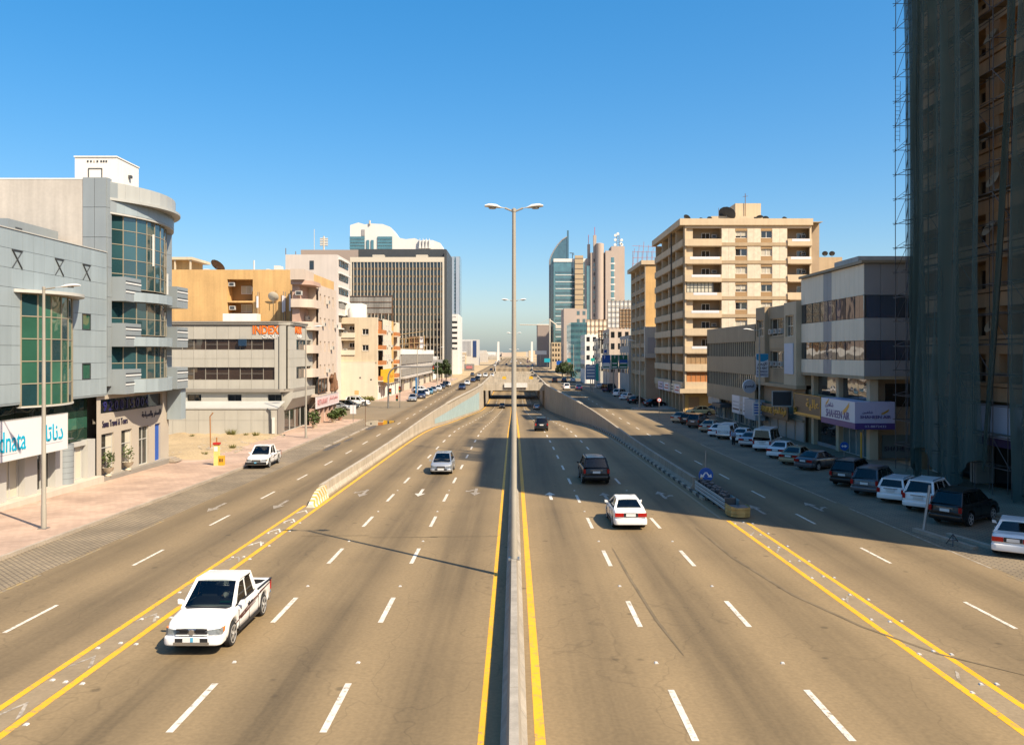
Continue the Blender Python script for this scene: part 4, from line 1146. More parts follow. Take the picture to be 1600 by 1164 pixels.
bush((-25.4, 121.5, zq), 220, 1.0, .7, .32, 'spreading yellow-green plant nearest the side street')
# ------------------------------------------------------------------ cream apartment block across the side street
G = empty('apartment_building', (-35, 185, zs(180)), 'cream apartment block with orange balconies across the left side street', 'building')
YG, XG, YG2 = 176.0, -28.9, 210.0
zt = zat(496, YG)
def gx(p): return xat(p, YG)
rec = (gx(523), gx(554))
zrow = [(zat(524, YG), zat(506, YG)), (zat(551, YG), zat(532, YG))]
holes = [(rec[0], rec[1], a, b) for a, b in zrow]
wholes = [(gx(566), gx(576), zat(523, YG), zat(514, YG)), (gx(566), gx(576), zat(548, YG), zat(539, YG)), (gx(566), gx(576), zat(571, YG), zat(564, YG)), (gx(528), gx(552), zat(572, YG), zat(565, YG))]
wall(('y', YG, -1), 'front_wall', M_CREAM, G, -48, XG, zat(566, YG), zt, holes + wholes[:2], 1.3)
wall(('y', YG - .25, -1), 'blank_wall', M_CREAML, G, -48, XG - .4, zs(176), zat(566, YG))
box('ledge', M_CREAML, G, -48, XG - .4, YG - .28, YG + .3, zat(566, YG) + .003, zat(566, YG) + .12)
box('recess_back', M_CREAM, G, -48, rec[1], YG + 1.32, YG + 1.5, 4, zt - .1)
for (a, b) in zrow:
    window(('y', YG + 1.31, -1), G, gx(544), gx(553), a + 1.1, b - .5, M_GDARK, M_WHITEW, -.01, [gx(548.5)])
    box('balcony_rail', M_CREAML, G, rec[0] - 2, rec[1] + .1, YG - .22, YG - .02, a - .5, a + .55)
    acunit(('y', YG + 1.3, -1), G, gx(538), a + .3, .1)
box('wood_screen', M_ORANGE, G, gx(523), gx(534), YG + .2, YG + .3, zrow[0][0] + .1, zrow[0][1])
window(('y', YG + 1.31, -1), G, gx(525), gx(533), zrow[1][0] + 1.0, zrow[1][1] - .4, M_GDARK, M_WHITEW, -.01)
for h in wholes[:2]: window(('y', YG, -1), G, *h, M_GDARK, M_WHITEW, .2, [(h[0] + h[1]) / 2], sill=M_CREAML)
for p, q_ in ((562, 589), (579, 592)): box('pipe_hole', M_DGREY, G, gx(p), gx(p + 2.2), YG - .3, YG - .26, zat(q_ + 2, YG), zat(q_, YG))
box('wall_patch', M_OCHRE, G, gx(554.5), gx(561), YG - .29, YG - .262, zat(616, YG), zat(610, YG))
box('core', M_CREAM, G, -48, XG - 2.0, YG + 1.6, YG2, zs(180), zt - .3)
box('roof', M_ROOF, G, -48, XG - .2, YG + .1, YG2, zt - .29, zt - .2)
# street side with orange-tiled balcony stacks
PG = ('x', XG, 1)
for z0 in (zat(617, YG) + 3.0, zat(617, YG) + 6.3, zat(617, YG) + 9.6, zat(617, YG) + 12.9):
    if z0 > zt: continue
    for (a, b, m) in ((YG + .5, YG + 7, M_ORANGE), (YG + 22, YG + 29, M_ORANGE)):
        fbox(PG, 'balcony', m, G, a, b, z0, z0 + .9, -.05, .9)
        fbox(PG, 'balcony_slab', M_CREAML, G, a - .1, b + .1, z0 - .2, z0 - .002, -2.0, 1.0)
    for k in range(4):
        a = YG + 9.0 + 3.0 * k
        window(PG, G, a, a + 1.2, z0 + .9, z0 + 2.2, M_GDARK, M_WHITEW, -.06, [a + .6])
        if k % 2: acunit(PG, G, a + 1.9, z0 + .6)
wall(PG, 'street_wall', M_CREAML, G, YG + 7.2, YG + 21.8, zs(180) + 3.2, zt)
for (a, b) in ((YG + .2, YG + .9), (YG + 29.2, YG2)): fbox(PG, 'corner_pier', M_CREAML, G, a, b, zs(180), zt, -2.0, .05)
fbox(PG, 'ochre_column', M_OCHRE, G, YG + 20.5, YG + 21.7, zs(180) + 3.2, zt, .01, .3)
fbox(PG, 'corner_screen', M_ORANGE, G, YG + 1, YG + 5.2, zt - 3.4, zt - .7, -.02, .1)
for k in range(11):
    a = YG + 1 + 3.0 * k
    fbox(PG, 'shop_shutter', M_SHUT if k % 2 else M_GSHOP, G, a + .2, a + 2.4, zs(180), zs(180) + 2.9, -.4, -.3)
    fbox(PG, 'shop_pier', M_WHITEW, G, a - .55, a + .1, zs(180), zs(180) + 3.2, -.5, .1)
fbox(PG, 'shop_band', M_BEIGEW, G, YG + .95, YG2, zs(180) + 3.0, zs(180) + 3.9, -.5, .35)
yb_ = empty('yellow_sign', (XG + 1.2, YG + 4, 3.0), 'bright yellow projecting shop sign on the cream block corner', 'sign')
MB().prism([(XG + .4, 2.5), (XG + 2.2, 2.1), (XG + 2.2, 5.2), (XG + .4, 5.0)], YG + 2.0, YG + 9.5, 'y').build('sign_box', M_YPAINT, yb_)
text(('x', XG + 2.2, 1), '\uFEDF\uFEE0\uFE92\uFEF4\uFEC3'[::-1], mat('dark_orange_print', (.55, .2, .01), var=0), yb_, YG + 5.6, 3.7, .02, width=5, height=1.2)
# rooftop tanks and room
box('stair_room', M_WHITEW, G, gx(528), gx(560), YG + 4, YG + 10, zt - .2, zat(474, YG + 4))
MB().lathe([(1.5, 0), (1.5, 1.8), (1.2, 2.3), (.3, 2.5)], 16, (gx(551), YG + 2.2, zt - .2)).build('water_tank', M_WHITEW, G, smooth=True)
# steel-framed billboard seen from behind
bb = empty('billboard', (xat(578, 192), 192, zt), 'weathered roof billboard in a steel frame above the cream block', 'billboard')
b0, b1 = xat(539, 192), xat(612, 192)
M_OLDB = mat('weathered_board', (.33, .31, .28), rough=.8, var=.3, vscale=.5, streak=.4)
zb0, zb1 = zat(490, 192), zat(463, 192)
for k in range(6):
    a = b0 + (b1 - b0) * k / 6
    for j in range(3): box('board_panel', M_OLDB, bb, a + .03, a + (b1 - b0) / 6 - .03, 192, 192.12, zb0 + (zb1 - zb0) * j / 3 + .03, zb0 + (zb1 - zb0) * (j + 1) / 3 - .03)
mb = MB()
for k in range(8):
    a = b0 + (b1 - b0) * k / 7
    mb.tube([(a, 192.3, zt - .3), (a, 192.3, zb1 + .3)], .09, 5); mb.tube([(a, 195.0, zt - .3), (a, 192.3, zb1 - .6)], .07, 5)
for j in range(4): mb.tube([(b0, 191.9, zb0 + (zb1 - zb0) * j / 3), (b1, 191.9, zb0 + (zb1 - zb0) * j / 3)], .06, 5)
mb.build('steel_frame', M_RUST, bb)
# ------------------------------------------------------------------ materials of the right hand side
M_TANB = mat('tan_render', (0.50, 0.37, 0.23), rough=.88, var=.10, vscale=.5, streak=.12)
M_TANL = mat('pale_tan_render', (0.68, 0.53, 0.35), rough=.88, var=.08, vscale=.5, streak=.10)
M_STONE = mat('cream_stone_slabs', (0.78, 0.67, 0.51), rough=.7, var=.16, vscale=1.6, rnd=.06, streak=.08)
M_BROWNB = mat('brown_window_panel', (0.40, 0.25, 0.12), rough=.8, var=.1, vscale=.8)
M_BALCD = mat('balcony_back_render', (0.40, 0.30, 0.20), rough=.9, var=.12, vscale=.6)
M_CURT = mat('net_curtain', (0.55, 0.50, 0.40), rough=.9, var=.25, vscale=2.5, stretch=(3, 3, .3))
M_BROWNC = mat('brown_strip_cladding', (0.36, 0.28, 0.18), rough=.6, var=.08, vscale=.6, rnd=.05, streak=.12)
M_BEIGEP = mat('beige_metal_panel', (0.95, 0.80, 0.60), rough=.5, var=.05, vscale=.5, rnd=.05, streak=.08)
M_GREYP = mat('grey_metal_panel', (0.34, 0.33, 0.33), rough=.5, var=.06, vscale=.5, rnd=.05)
M_GSIDE = glass_mat('street_glass', (0.02, 0.03, 0.04), ior=2.5, wob=.018, rnd=.2)
M_GSKY = glass_mat('pale_shop_glass', (0.16, 0.21, 0.21), ior=1.7, wob=.02)
M_ROLL = mat('grey_roller_shutter', (0.40, 0.39, 0.36), rough=.5, metal=.2, var=.08, vscale=1.2, stretch=(1, 1, 8))
M_LILAC = mat('lilac_sign_face', (0.60, 0.55, 0.72), rough=.4, var=.02)
M_PURPLE = mat('purple_band', (0.10, 0.05, 0.22), rough=.4, var=0)
M_GOLD = mat('gold_print', (0.70, 0.38, 0.05), rough=.35, metal=.2, var=0)
M_BRSIGN = mat('brown_sign_face', (0.085, 0.062, 0.042), rough=.4, var=.1)
M_BLSIGN = mat('traffic_blue', (0.012, 0.10, 0.42), rough=.35, var=.03)
M_GREENS = mat('traffic_green', (0.01, 0.16, 0.09), rough=.35, var=.03)
M_NETG = None
# ------------------------------------------------------------------ tall apartment house on the right
H = empty('apartment_building', (38, 152, zs(145)), 'tall sunlit tan apartment building with stacked balconies and stone slab bands', 'building')
YH = 140.0
hx = lambda p: xat(p, YH)
hz = lambda q: zat(q, YH)
x0, x1, x2, x3 = hx(1070), hx(1127), hx(1230), hx(1268)
ZTOP = hz(343)
PHT = 3.005
NF = 9
PF = ('y', YH, -1)
w1, w2 = (hx(1149), hx(1167)), (hx(1189), hx(1206))
zband = [hz(373.5) - PHT * k for k in range(10)]       # top edge of each balcony parapet
front_holes = []
for k in range(9):
    zb = zband[k]
    front_holes.append((x0 + .25, x1, zb, zb + 1.78)); front_holes.append((x2, x3 - .3, zb, zb + 1.78))
zbase = zband[8] - 1.1
wall(PF, 'front_wall', M_TANL, H, x0, x3, zbase, ZTOP, front_holes + [(a, b, zb + .15, zb + 1.35) for zb in zband[:9] for a, b in (w1, w2)], .25)
XH = x0
box('core', M_BALCD, H, XH + 1.5, 52, YH + 1.7, 168, zs(150), ZTOP - .5)
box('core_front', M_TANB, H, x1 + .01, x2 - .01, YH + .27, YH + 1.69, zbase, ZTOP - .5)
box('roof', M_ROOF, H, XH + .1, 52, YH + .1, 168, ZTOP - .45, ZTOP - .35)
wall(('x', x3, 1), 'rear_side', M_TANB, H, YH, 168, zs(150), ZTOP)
box('roof_cap', M_TANL, H, x0 - .9, x3 + .15, YH - .35, YH - .003, ZTOP - 1.0, ZTOP + .1)
box('roof_cap', M_TANL, H, x0 - .9, x0 - .02, YH - .002, 168, ZTOP - 1.0, ZTOP + .1)
for k in range(9):
    zb = zband[k]
    # stone slabs between the window columns
    for (a, b) in ((x1 + .05, w1[0] - .05), (w1[1] + .05, w2[0] - .05), (w2[1] + .05, x2 - .05)):
        n_ = max(1, round((b - a) / 1.2))
        for i in range(n_):
            fbox(PF, 'stone_slab', M_STONE, H, a + (b - a) * i / n_ + .01, a + (b - a) * (i + 1) / n_ - .01, zb - .62, zb + 1.72, .003, .07)
    for (a, b) in (w1, w2):
        fbox(PF, 'window_panel', M_BROWNB, H, a, b, zb + 1.36, zb + 1.75, .003, .03)
        fbox(PF, 'window_panel', M_BROWNB, H, a, b, zb - .6, zb + .13, .003, .03)
        w_ = window(PF, H, a, b, zb + .15, zb + 1.35, M_GDARK, M_WHITEW, .2, [(a + b) / 2])
        if (k * 2 + (a == w1[0])) % 3: fbox(PF, 'curtain', M_CURT, w_, a + .08, b - .08, zb + .2 + .3 * ((k * 7) % 3 == 0), zb + 1.28, -.199, -.19)
    fbox(PF, 'floor_ledge', M_TANB, H, x1 + .02, x2 - .02, zb - 1.2, zb - .63, .003, .16)
    # balconies of the front
    for (a, b) in ((x0 - .05, x1), (x2, x3)):
        fbox(PF, 'balcony_parapet', M_TANL, H, a, b, zb - 1.18, zb - .02, .16, .34)
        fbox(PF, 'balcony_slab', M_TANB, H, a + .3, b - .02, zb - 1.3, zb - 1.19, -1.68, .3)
        if R.random() < .6: fbox(PF, 'washing_sheet', M_SIGNW, H, a + R.uniform(.5, 1.6), b - R.uniform(.2, .8), zb - .45, zb - .03, .342, .36)
        pb = ('y', YH + 1.69, -1)
        wa = a + (b - a) * .52
        w_ = window(pb, H, wa, wa + 1.4, zb - 1.0 if k % 2 else zb - .2, zb + 1.2, M_GDARK, M_WHITEW, -.02, [wa + .7])
        if R.random() < .7: acunit(pb, H, b - .9, zb + .35, 0, .8)
    if k == 3:
        o = fbox(PF, 'glazed_balcony', M_SHUT, H, x0 + .3, x1 - 1.3, zb, zb + 1.76, -.2, -.12)
        frame_mb(PF, x0 + .3, x1 - 1.3, zb, zb + 1.76, -.12, -.06, .07, [x0 + .3 + .62 * q for q in range(1, 8)], [zb + .85]).build('frame', M_DGREY, o)
    if k in (7, 8):
        o = fbox(PF, 'wood_screen', M_ORANGE if k == 8 else M_BROWNB, H, x0 + .3, x1, zb, zb + 1.76, -.2, -.12)
        for q in range(7): fbox(PF, 'screen_post', M_BROWNB, o, x0 + .3 + q * .8, x0 + .36 + q * .8, zb, zb + 1.76, -.118, -.06)
# street side: parapet bands, piers, recessed windows
PXH = ('x', XH, -1)
for k in range(9):
    zb = zband[k]
    fbox(PXH, 'side_parapet', M_TANL, H, YH + .4, 168, zb - 1.18, zb - .05, -.1, .35)
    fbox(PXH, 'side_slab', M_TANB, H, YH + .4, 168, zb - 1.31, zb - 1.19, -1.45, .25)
    for q in range(9):
        a = YH + 2.0 + 3.0 * q
        w_ = window(('x', XH + 1.5, -1), H, a, a + 1.3, zb - .1, zb + 1.45, M_GDARK, M_WHITEW, -.02, [a + .65])
        if (q * 5 + k * 3) % 4 == 0: fbox(('x', XH + 1.5, -1), 'curtain', M_CURT, w_, a + .1, a + 1.2, zb, zb + 1.4, .021, .03)
        if (q + k) % 4 == 1: acunit(('x', XH + 1.5, -1), H, a + 2.1, zb + .1)
for q in range(5):
    a = YH + .0 + 6.9 * q
    fbox(PXH, 'side_pier', M_TANL, H, a + (.002 if q else .27), a + .5, zs(150) + 3.2, ZTOP - 1.0, -1.4, .12)
MB().tube([(XH - .5, 149.5, zs(150) + 3), (XH - .5, 149.5, ZTOP)], .12, 7).build('downpipe', M_DGREY, H)
# ground floor: sunlit front shop, shutters and signboards along the street
box('arcade_band', M_TANL, H, x0 - 1.0, hx(1180), YH - .9, YH - .4, zbase - .75, zbase - .05)
box('arcade_soffit', M_BALCD, H, x0 - .4, 52, YH - .39, YH + 1.6, zbase - .3, zbase - .02)
wall(('y', YH + .8, -1), 'shop_wall', mat('yellow_shop_wall', (.66, .42, .14), rough=.8, var=.08), H, x0 + .2, 52, zs(142), zbase - .3)
fbox(('y', YH + .8, -1), 'shop_door', M_BROWNB, H, x0 + .8, x0 + 2.6, zs(142), zs(142) + 2.6, .004, .06)
for k in range(8):
    a = YH + 1.5 + 3.3 * k
    fbox(PXH, 'shop_shutter', M_ROLL, H, a, a + 2.7, zs(150), zs(150) + 3.0, -.6, -.5)
    fbox(PXH, 'shop_pier', M_TANB, H, a - .6, a - .01, zs(150), zs(150) + 3.2, -.7, .05)
fbox(PXH, 'shop_fascia', M_TANB, H, YH + .9, 168, zs(150) + 3.0, zband[8] - 1.32, -1.2, .1)
for k, (a, b, m) in enumerate(((YH + 2, YH + 6.5, M_SIGNW), (YH + 7, YH + 11, M_BEIGEP), (YH + 12, YH + 17, M_SIGNW), (YH + 18, YH + 23, M_LILAC))):
    o = fbox(PXH, 'signboard', m, H, a, b, zs(150) + 3.1, zs(150) + 4.6, .11, .5)
    for q in range(2): fbox(PXH, 'print_line', M_TNAVY if k % 2 else M_REDP, o, a + .5, b - .6 - q, zs(150) + 3.5 + .5 * q, zs(150) + 3.72 + .5 * q, .502, .51)
# roof clutter
box('lift_house', M_TANL, H, hx(1150) * 1.04, hx(1190) * 1.04, YH + 6, YH + 11, ZTOP - .35, zat(318, YH + 6))
box('roof_ledge', M_TANL, H, hx(1118), hx(1200), YH + 3, YH + 12, ZTOP - .34, zat(338, YH + 3))
MB().tube([(xat(1164, YH + 6), YH + 5.8, ZTOP), (xat(1164, YH + 6), YH + 5.8, zat(303, YH + 6))], .06, 5).tube([(xat(1160, YH + 6), YH + 5.8, zat(308, YH + 6)), (xat(1168, YH + 6), YH + 5.8, zat(307, YH + 6))], .04, 5).build('aerial', M_RUST, H)
MB().tube([(xat(1123, YH + 2), YH + 2, ZTOP - .4), (xat(1123, YH + 2), YH + 2, zat(325, YH + 2))], .04, 5).build('aerial', M_RUST, H)
for (p, r_) in ((1074, .7), (1098, .45), (1110, .5), (1137, 1.5), (1145, .9), (1183, .5), (1190, .7), (1199, .6), (1228, .5)):
    dish(H, (xat(p, YH + 2), YH + 2 + R.uniform(0, 2), ZTOP - .3), r_, R.uniform(2.0, 3.4), .75)
# ochre slab block behind it
I_ = empty('apartment_building', (58, 176, zs(170)), 'plain tan block peeping out right of the tall apartment building', 'building')
box('block', M_TANB, I_, xat(1240, 172), xat(1316, 172), 172, 190, zs(170), zat(402, 172))
for p in (1273, 1289, 1300): dish(I_, (xat(p, 173), 173, zat(402, 172)), .6, 2.8, .7)
# narrow tall block left of it
J = empty('apartment_building', (30, 188, zs(185)), 'narrow dark block with golden end wall left of the tall apartment building', 'building')
YJ = 180.0
xj = xat(1009, YJ)
zt = zat(407, YJ)
zj = zat(513, YJ)
box('core', M_TANB, J, xj + .6, xj + 14, YJ + .02, YJ + 22, zs(185), zt - .3)
wall(('y', YJ, -1), 'end_wall', M_OCHRE, J, xj, xj + 14, zj, zt)
box('end_annex', M_GREIGE, J, xj - .4, xj + 6, YJ - 1.4, YJ - .01, zs(185) + 9, zj + .3)
box('end_base', M_BALCD, J, xj, xj + 6, YJ - .5, YJ - .01, zs(185), zs(185) + 9)
fbox(('y', YJ - 1.4, -1), 'annex_panel', M_GREYP, J, xj + .2, xj + 3.2, zs(185) + 10, zj - 2.0, .003, .05)
box('roof_cap', M_TANL, J, xj - 1.0, xj + 14, YJ - .3, YJ + 22, zt - .9, zt)
PJ = ('x', xj, -1)
for k in range(8):
    z0 = zt - 3.6 - 3.05 * k
    fbox(PJ, 'floor_band', M_TANB, J, YJ + .05, YJ + 22, z0, z0 + 1.0, -.6, .1)
    for q in range(6):
        a = YJ + 1.0 + 3.5 * q
        window(('x', xj + .6, -1), J, a, a + 1.3, z0 + 1.1, z0 + 2.6, M_GDARK, M_BALCD, -.02)
        if (q + k) % 2: acunit(('x', xj + .6, -1), J, a + 2.2, z0 + 1.1)
for q in range(4): fbox(PJ, 'side_pier', M_TANL, J, YJ + .04 + 7 * q, YJ + .6 + 7 * q, zs(185), zt - .9, -.58, .16)
# red lattice sign on its roof
rs = empty('roof_sign', (xj + 3, YJ + 16, zt), 'red lattice lettering frame on the narrow dark block roof', 'sign')
mb = MB()
for k in range(7):
    a = xj - .5 + 1.1 * k
    mb.tube([(a, YJ + 16, zt), (a + .4, YJ + 16, zt + 6.2 - abs(k - 2) * .8)], .05, 5)
    mb.tube([(a, YJ + 17, zt), (a, YJ + 16, zt + 4)], .05, 5)
for j in range(4): mb.tube([(xj - .6, YJ + 16, zt + 1 + 1.4 * j), (xj + 6.2, YJ + 16, zt + 1.3 + 1.2 * j)], .045, 5)
mb.build('lattice', mat('faded_red_steel', (.42, .16, .15), rough=.6, var=.1), rs)
# ------------------------------------------------------------------ brown office with upright fins (third shop building)
K = empty('office_building', (36, 118, zs(115)), 'low brown office with two rows of upright window fins over shops', 'building')
XK = 31.0
PK = ('x', XK - .6, -1)
XK_ = XK - .6
Y0, Y1 = 105.0, 131.0
zt = 12.2
zr = [zt, 10.0, 8.05, 5.75, 3.85, 2.0]
box('core', M_BROWNC, K, XK + .2, 46, Y0 + .05, Y1, 2.0, zt - .25)
box('lower_core', M_BALCD, K, XK + .9, 46, Y0 + .05, Y1, zs(118), 1.79)
for (z1, z0) in ((zr[0], zr[1]), (zr[2], zr[3]), (zr[4], zr[5])):
    n_ = 13
    for i in range(n_):
        a = Y0 + (Y1 - Y0) * i / n_
        fbox(PK, 'facade_panel', M_BROWNC, K, a + .01, a + (Y1 - Y0) / n_ - .01, z0, z1, -.3, 0)
for (z1, z0) in ((zr[1], zr[2]), (zr[3], zr[4])):
    n_ = 26
    for i in range(n_):
        a = Y0 + (Y1 - Y0) * i / n_
        fbox(PK, 'window', M_GSIDE, K, a + .02, a + (Y1 - Y0) / n_ - .02, z0 + .01, z1 - .01, -.22, -.17)
        fbox(PK, 'window_fin', M_TANL, K, a - .05, a + .05, z0 + .003, z1 - .003, -.17, -.06)
wall(('y', Y1 + .001, 1), 'end_wall', M_BROWNC, K, XK_, 46, 2.0, zt)
box('soffit', M_BROWNC, K, XK_ - .0, 46, Y0 + .05, Y1, 1.8, 1.99)
P1 = ('x', XK + .8, -1)
for i in range(9):
    a = Y0 + .3 + 2.85 * i
    o = fbox(P1, 'shop_window', M_GSKY if i % 3 else M_GSHOP, K, a + .1, a + 2.6, zs(115) + .3, 1.0, 0, .05)
    frame_mb(P1, a, a + 2.7, zs(115) + .15, 1.05, .051, .12, .09, [a + 1.35]).build('frame', M_CLADW, o)
    fbox(P1, 'shop_pier', M_BEIGEP if i % 2 else M_GREYP, K, a - .14, a - .01, zs(115), 1.8, -.1, .3)
fbox(P1, 'shop_fascia', M_BALCD, K, Y0, Y1, 1.06, 1.79, -.05, .2)
sb = empty('shop_sign', (30.2, 112, .6), 'pale pink printed sign panels below the brown office', 'sign')
for k, (a, b, m) in enumerate(((107.6, 110.2, M_SIGNW), (110.3, 111.7, M_PINKW), (111.8, 115.6, M_SIGNW))):
    o = fbox(('x', 30.3, -1), 'sign_panel', m, sb, a, b, .35, 2.75, -.12, 0)
    for q in range(3): fbox(('x', 30.3, -1), 'print_line', M_TGREY if q else M_RUST, o, a + .3, b - .4, .8 + .5 * q, 1.0 + .5 * q, .002, .01)
for a in (107.8, 115.4): box('bracket', M_STEEL, sb, 30.43, 31.75, a - .05, a + .05, 1.2, 1.3)
sb = empty('shop_sign', (30.0, 105, .6), 'blue-grey box sign beside the pink sign panels', 'sign')
box('sign_box', mat('blue_grey_sign', (.33, .40, .46), rough=.4, var=.05), sb, 29.7, 30.9, 102.4, 107.2, .2, 2.7)
box('bracket', M_STEEL, sb, 30.92, 31.7, 104, 104.1, 1.2, 1.3)
sb = empty('shop_sign', (29.4, 108.4, 2.6), 'round white sign with dark script projecting from the brown office', 'sign')
rd = MB().lathe([(.78, -.16), (.82, -.1), (.82, .1), (.78, .16)], 28, (29.5, 104.3, 4.35), 'y').build('sign_disc', mat('grey_blue_disc', (.45, .47, .52), rough=.4, var=.04), sb, smooth=True)
MB().lathe([(.85, -.11), (.87, 0), (.85, .11)], 28, (29.5, 104.3, 4.35), 'y').build('rim', M_TWHITE, sb, smooth=True)
text(('y', 104.14, -1), '\uFE97\uFE92\uFEB4\uFEE2'[::-1], M_TNAVY, sb, 29.5, 4.35, .01, width=1.15, height=.55, bold=.03)
box('bracket', M_STEEL, sb, 30.3, 31.0, 104.25, 104.35, 4.3, 4.4)
box('awning', M_DGREY, K, 29.4, 31.7, 118.5, 123.5, .75, 1.25)
sb = empty('shop_sign', (30.5, 127, 1), 'pale grey shop fascia at the far corner of the brown office', 'sign')
fbox(('x', 30.6, -1), 'sign_face', M_GREIGE, sb, 124.0, 131.0, .7, 2.2, -.3, 0)
text(('x', 30.6, -1), 'CENTRE', M_TGREY, sb, 127.5, 1.4, .01, width=4.5, height=.7)
box('bracket', M_STEEL, sb, 30.92, 31.75, 127, 127.1, 1.2, 1.3)
# ------------------------------------------------------------------ older beige block with air conditioners (second shop building)
Lb = empty('apartment_building', (37, 97, zs(97)), 'old beige three storey block with window air conditioners beside the panelled office', 'building')
Y0, Y1 = 89.9, 104.9
zt = 14.15
PL = ('x', XK, -1)
box('core', M_TANB, Lb, XK + .52, 46, Y0 + .05, Y1, 5.0, zt - .3)
box('lower_core', M_TANB, Lb, XK + .95, 46, Y0 + .05, Y1, zs(97), 4.59)
segs = [(Y0, 94.0, 'end'), (94.0, 101.2, 'mid'), (101.2, Y1, 'side')]
wy = [(zt - 3.6, zt - 1.55), (zt - 7.4, zt - 5.4)]
for (a, b, k) in segs:
    m = {'end': M_TANL, 'mid': M_BROWNC, 'side': M_TANB}[k]
    hh = []
    if k == 'mid': hh = [(a + .6, b - .6, z0, z1) for z0, z1 in wy]
    if k == 'side': hh = [(a + .4, b - .4, wy[0][0], wy[0][1])]
    if k == 'end': hh = [(a + .8, b - .5, wy[0][0] - .2, wy[0][1] + .1)]
    wall(PL if k == 'mid' else ('x', XK - .5, -1), 'wall', m, Lb, a + .005, b - .005, 5.0, zt if k != 'mid' else zt - .1, hh, .4)
    for h in hh:
        pl = PL if k == 'mid' else ('x', XK - .5, -1)
        window(pl, Lb, *h, M_GSIDE if k != 'mid' else M_GDARK, M_BEIGEP, .3, [h[0] + (h[1] - h[0]) * q / 3 for q in (1, 2)], [(h[2] + h[3]) / 2] if k != 'mid' else [])
        if k == 'mid':
            for q in range(3): acunit(pl, Lb, h[0] + 1.2 + 1.9 * q, h[2] + .25, .0, .9)
    if k != 'mid':
        for yy_ in (a + .004, b - .006):
            MB().quad((XK - .5, yy_, 5.0), (XK + .5, yy_, 5.0), (XK + .5, yy_, zt), (XK - .5, yy_, zt)).build('return_wall', m, Lb, fix=False)
    else:
        fbox(PL, 'relief_panel', M_TANB, Lb, a + .7, b - .7, zt - 5.1, zt - 3.9, .003, .1)
fbox(('x', XK - .5, -1), 'blank_billboard', mat('pale_blue_board', (.55, .60, .70), rough=.5, var=.05), Lb, 90.7, 93.6, 6.2, 9.6, .004, .1)
box('overhang', M_TANB, Lb, XK - .5, XK + .6, Y0, Y1, 4.6, 4.99)
P1 = ('x', XK + .5, -1)
wall(P1, 'lower_wall', M_BALCD, Lb, Y0, Y1, zs(97), 4.6, [(a, a + 1.1, 2.6, 4.0) for a in (91.5, 95.2, 99.0)], .3)
for a in (91.5, 95.2, 99.0): window(P1, Lb, a, a + 1.1, 2.6, 4.0, M_GDARK, M_BEIGEP, .25)
acunit(P1, Lb, 98.0, 2.5); acunit(P1, Lb, 94.2, 2.6)
for k in range(5):
    a = Y0 + .3 + 3.0 * k
    o = fbox(P1, 'roller_shutter', M_ROLL, Lb, a, a + 2.5, zs(97) + .15, 1.0, .004, .08)
    fbox(P1, 'shutter_box', M_BALCD, o, a - .1, a + 2.6, 1.003, 1.25, .004, .25)
sb = empty('shop_sign', (30.2, 96, 1.4), 'dark sign with raised gold letters over the roller shutters', 'sign')
PQ = ('x', 30.35, -1)
fbox(PQ, 'sign_face', M_BRSIGN, sb, 92.3, 102.6, .95, 2.5, -.14, 0)
text(PQ, '\uFED3\uFEAE\uFEB7\uFE8E\uFEDF\uFEE4\uFED4\uFEAE\uFE97'[::-1], M_GOLD, sb, 95.0, 1.85, .03, width=4.6, height=1.05, bold=.02, depth=.1)
text(PQ, 'FURNITURE', M_GOLD, sb, 99.9, 1.8, .03, width=4.2, height=.7, bold=.02, depth=.1)
for a in (93, 102): box('bracket', M_STEEL, sb, 30.5, 31.45, a - .05, a + .05, 1.6, 1.7)
sb = empty('shop_sign', (29.6, 92, 2.5), 'dark screen-like billboard in a pale frame facing the camera', 'sign')
fbox(('y', 93.2, -1), 'sign_face', M_DGREY, sb, 28.9, 31.2, 2.55, 4.3, -.12, 0)
frame_mb(('y', 93.2, -1), 28.9, 31.2, 2.55, 4.3, -.12, .04, .1).build('sign_frame', M_CLADW, sb)
box('bracket', M_STEEL, sb, 30.2, 31.45, 93.33, 93.45, 3.3, 3.4)
sb = empty('shop_sign', (30.0, 102.6, 1.0), 'small white notice board with blue print left of the gold letters', 'sign')
fbox(('y', 102.0, -1), 'sign_face', M_SIGNW, sb, 29.3, 30.6, .9, 2.5, -.1, 0)
for q in range(4): fbox(('y', 102.0, -1), 'print_line', M_BLUEB, sb, 29.45, 30.45, 1.1 + .33 * q, 1.27 + .33 * q, .002, .01)
box('bracket', M_STEEL, sb, 30.61, 31.45, 102.02, 102.1, 1.6, 1.7)
sb = empty('for_rent_sign', (29.7, 99.6, 5.6), 'tall white and blue for rent board hung between two facades', 'sign')
PQ = ('y', 99.6, -1)
fbox(PQ, 'sign_face', M_SIGNW, sb, 29.0, 30.45, 5.65, 8.45, -.1, 0)
MB().prism([(29.02 + 1.41 * k / 8, 7.75 - .25 * math.sin(math.pi * k / 8)) for k in range(9)] + [(30.43, 8.43), (29.02, 8.43)], 99.592, 99.599, 'y').build('blue_field', mat('sky_blue_print', (.02, .30, .52), rough=.4, var=0), sb)
text(PQ, '\uFEDF\uFEFA\uFEF3\uFEA0\uFE8E\uFEAD'[::-1], M_TNAVY, sb, 29.72, 7.2, .01, width=1.2, height=.5, bold=.02)
text(PQ, 'FOR RENT', M_TNAVY, sb, 29.72, 6.72, .01, width=1.25, height=.28, bold=.02)
text(PQ, '03 8990222', M_TBLUE2, sb, 29.72, 6.3, .01, width=1.25, height=.24, bold=.01)
text(PQ, '03 8990223', M_TBLUE2, sb, 29.72, 5.92, .01, width=1.25, height=.24, bold=.01)
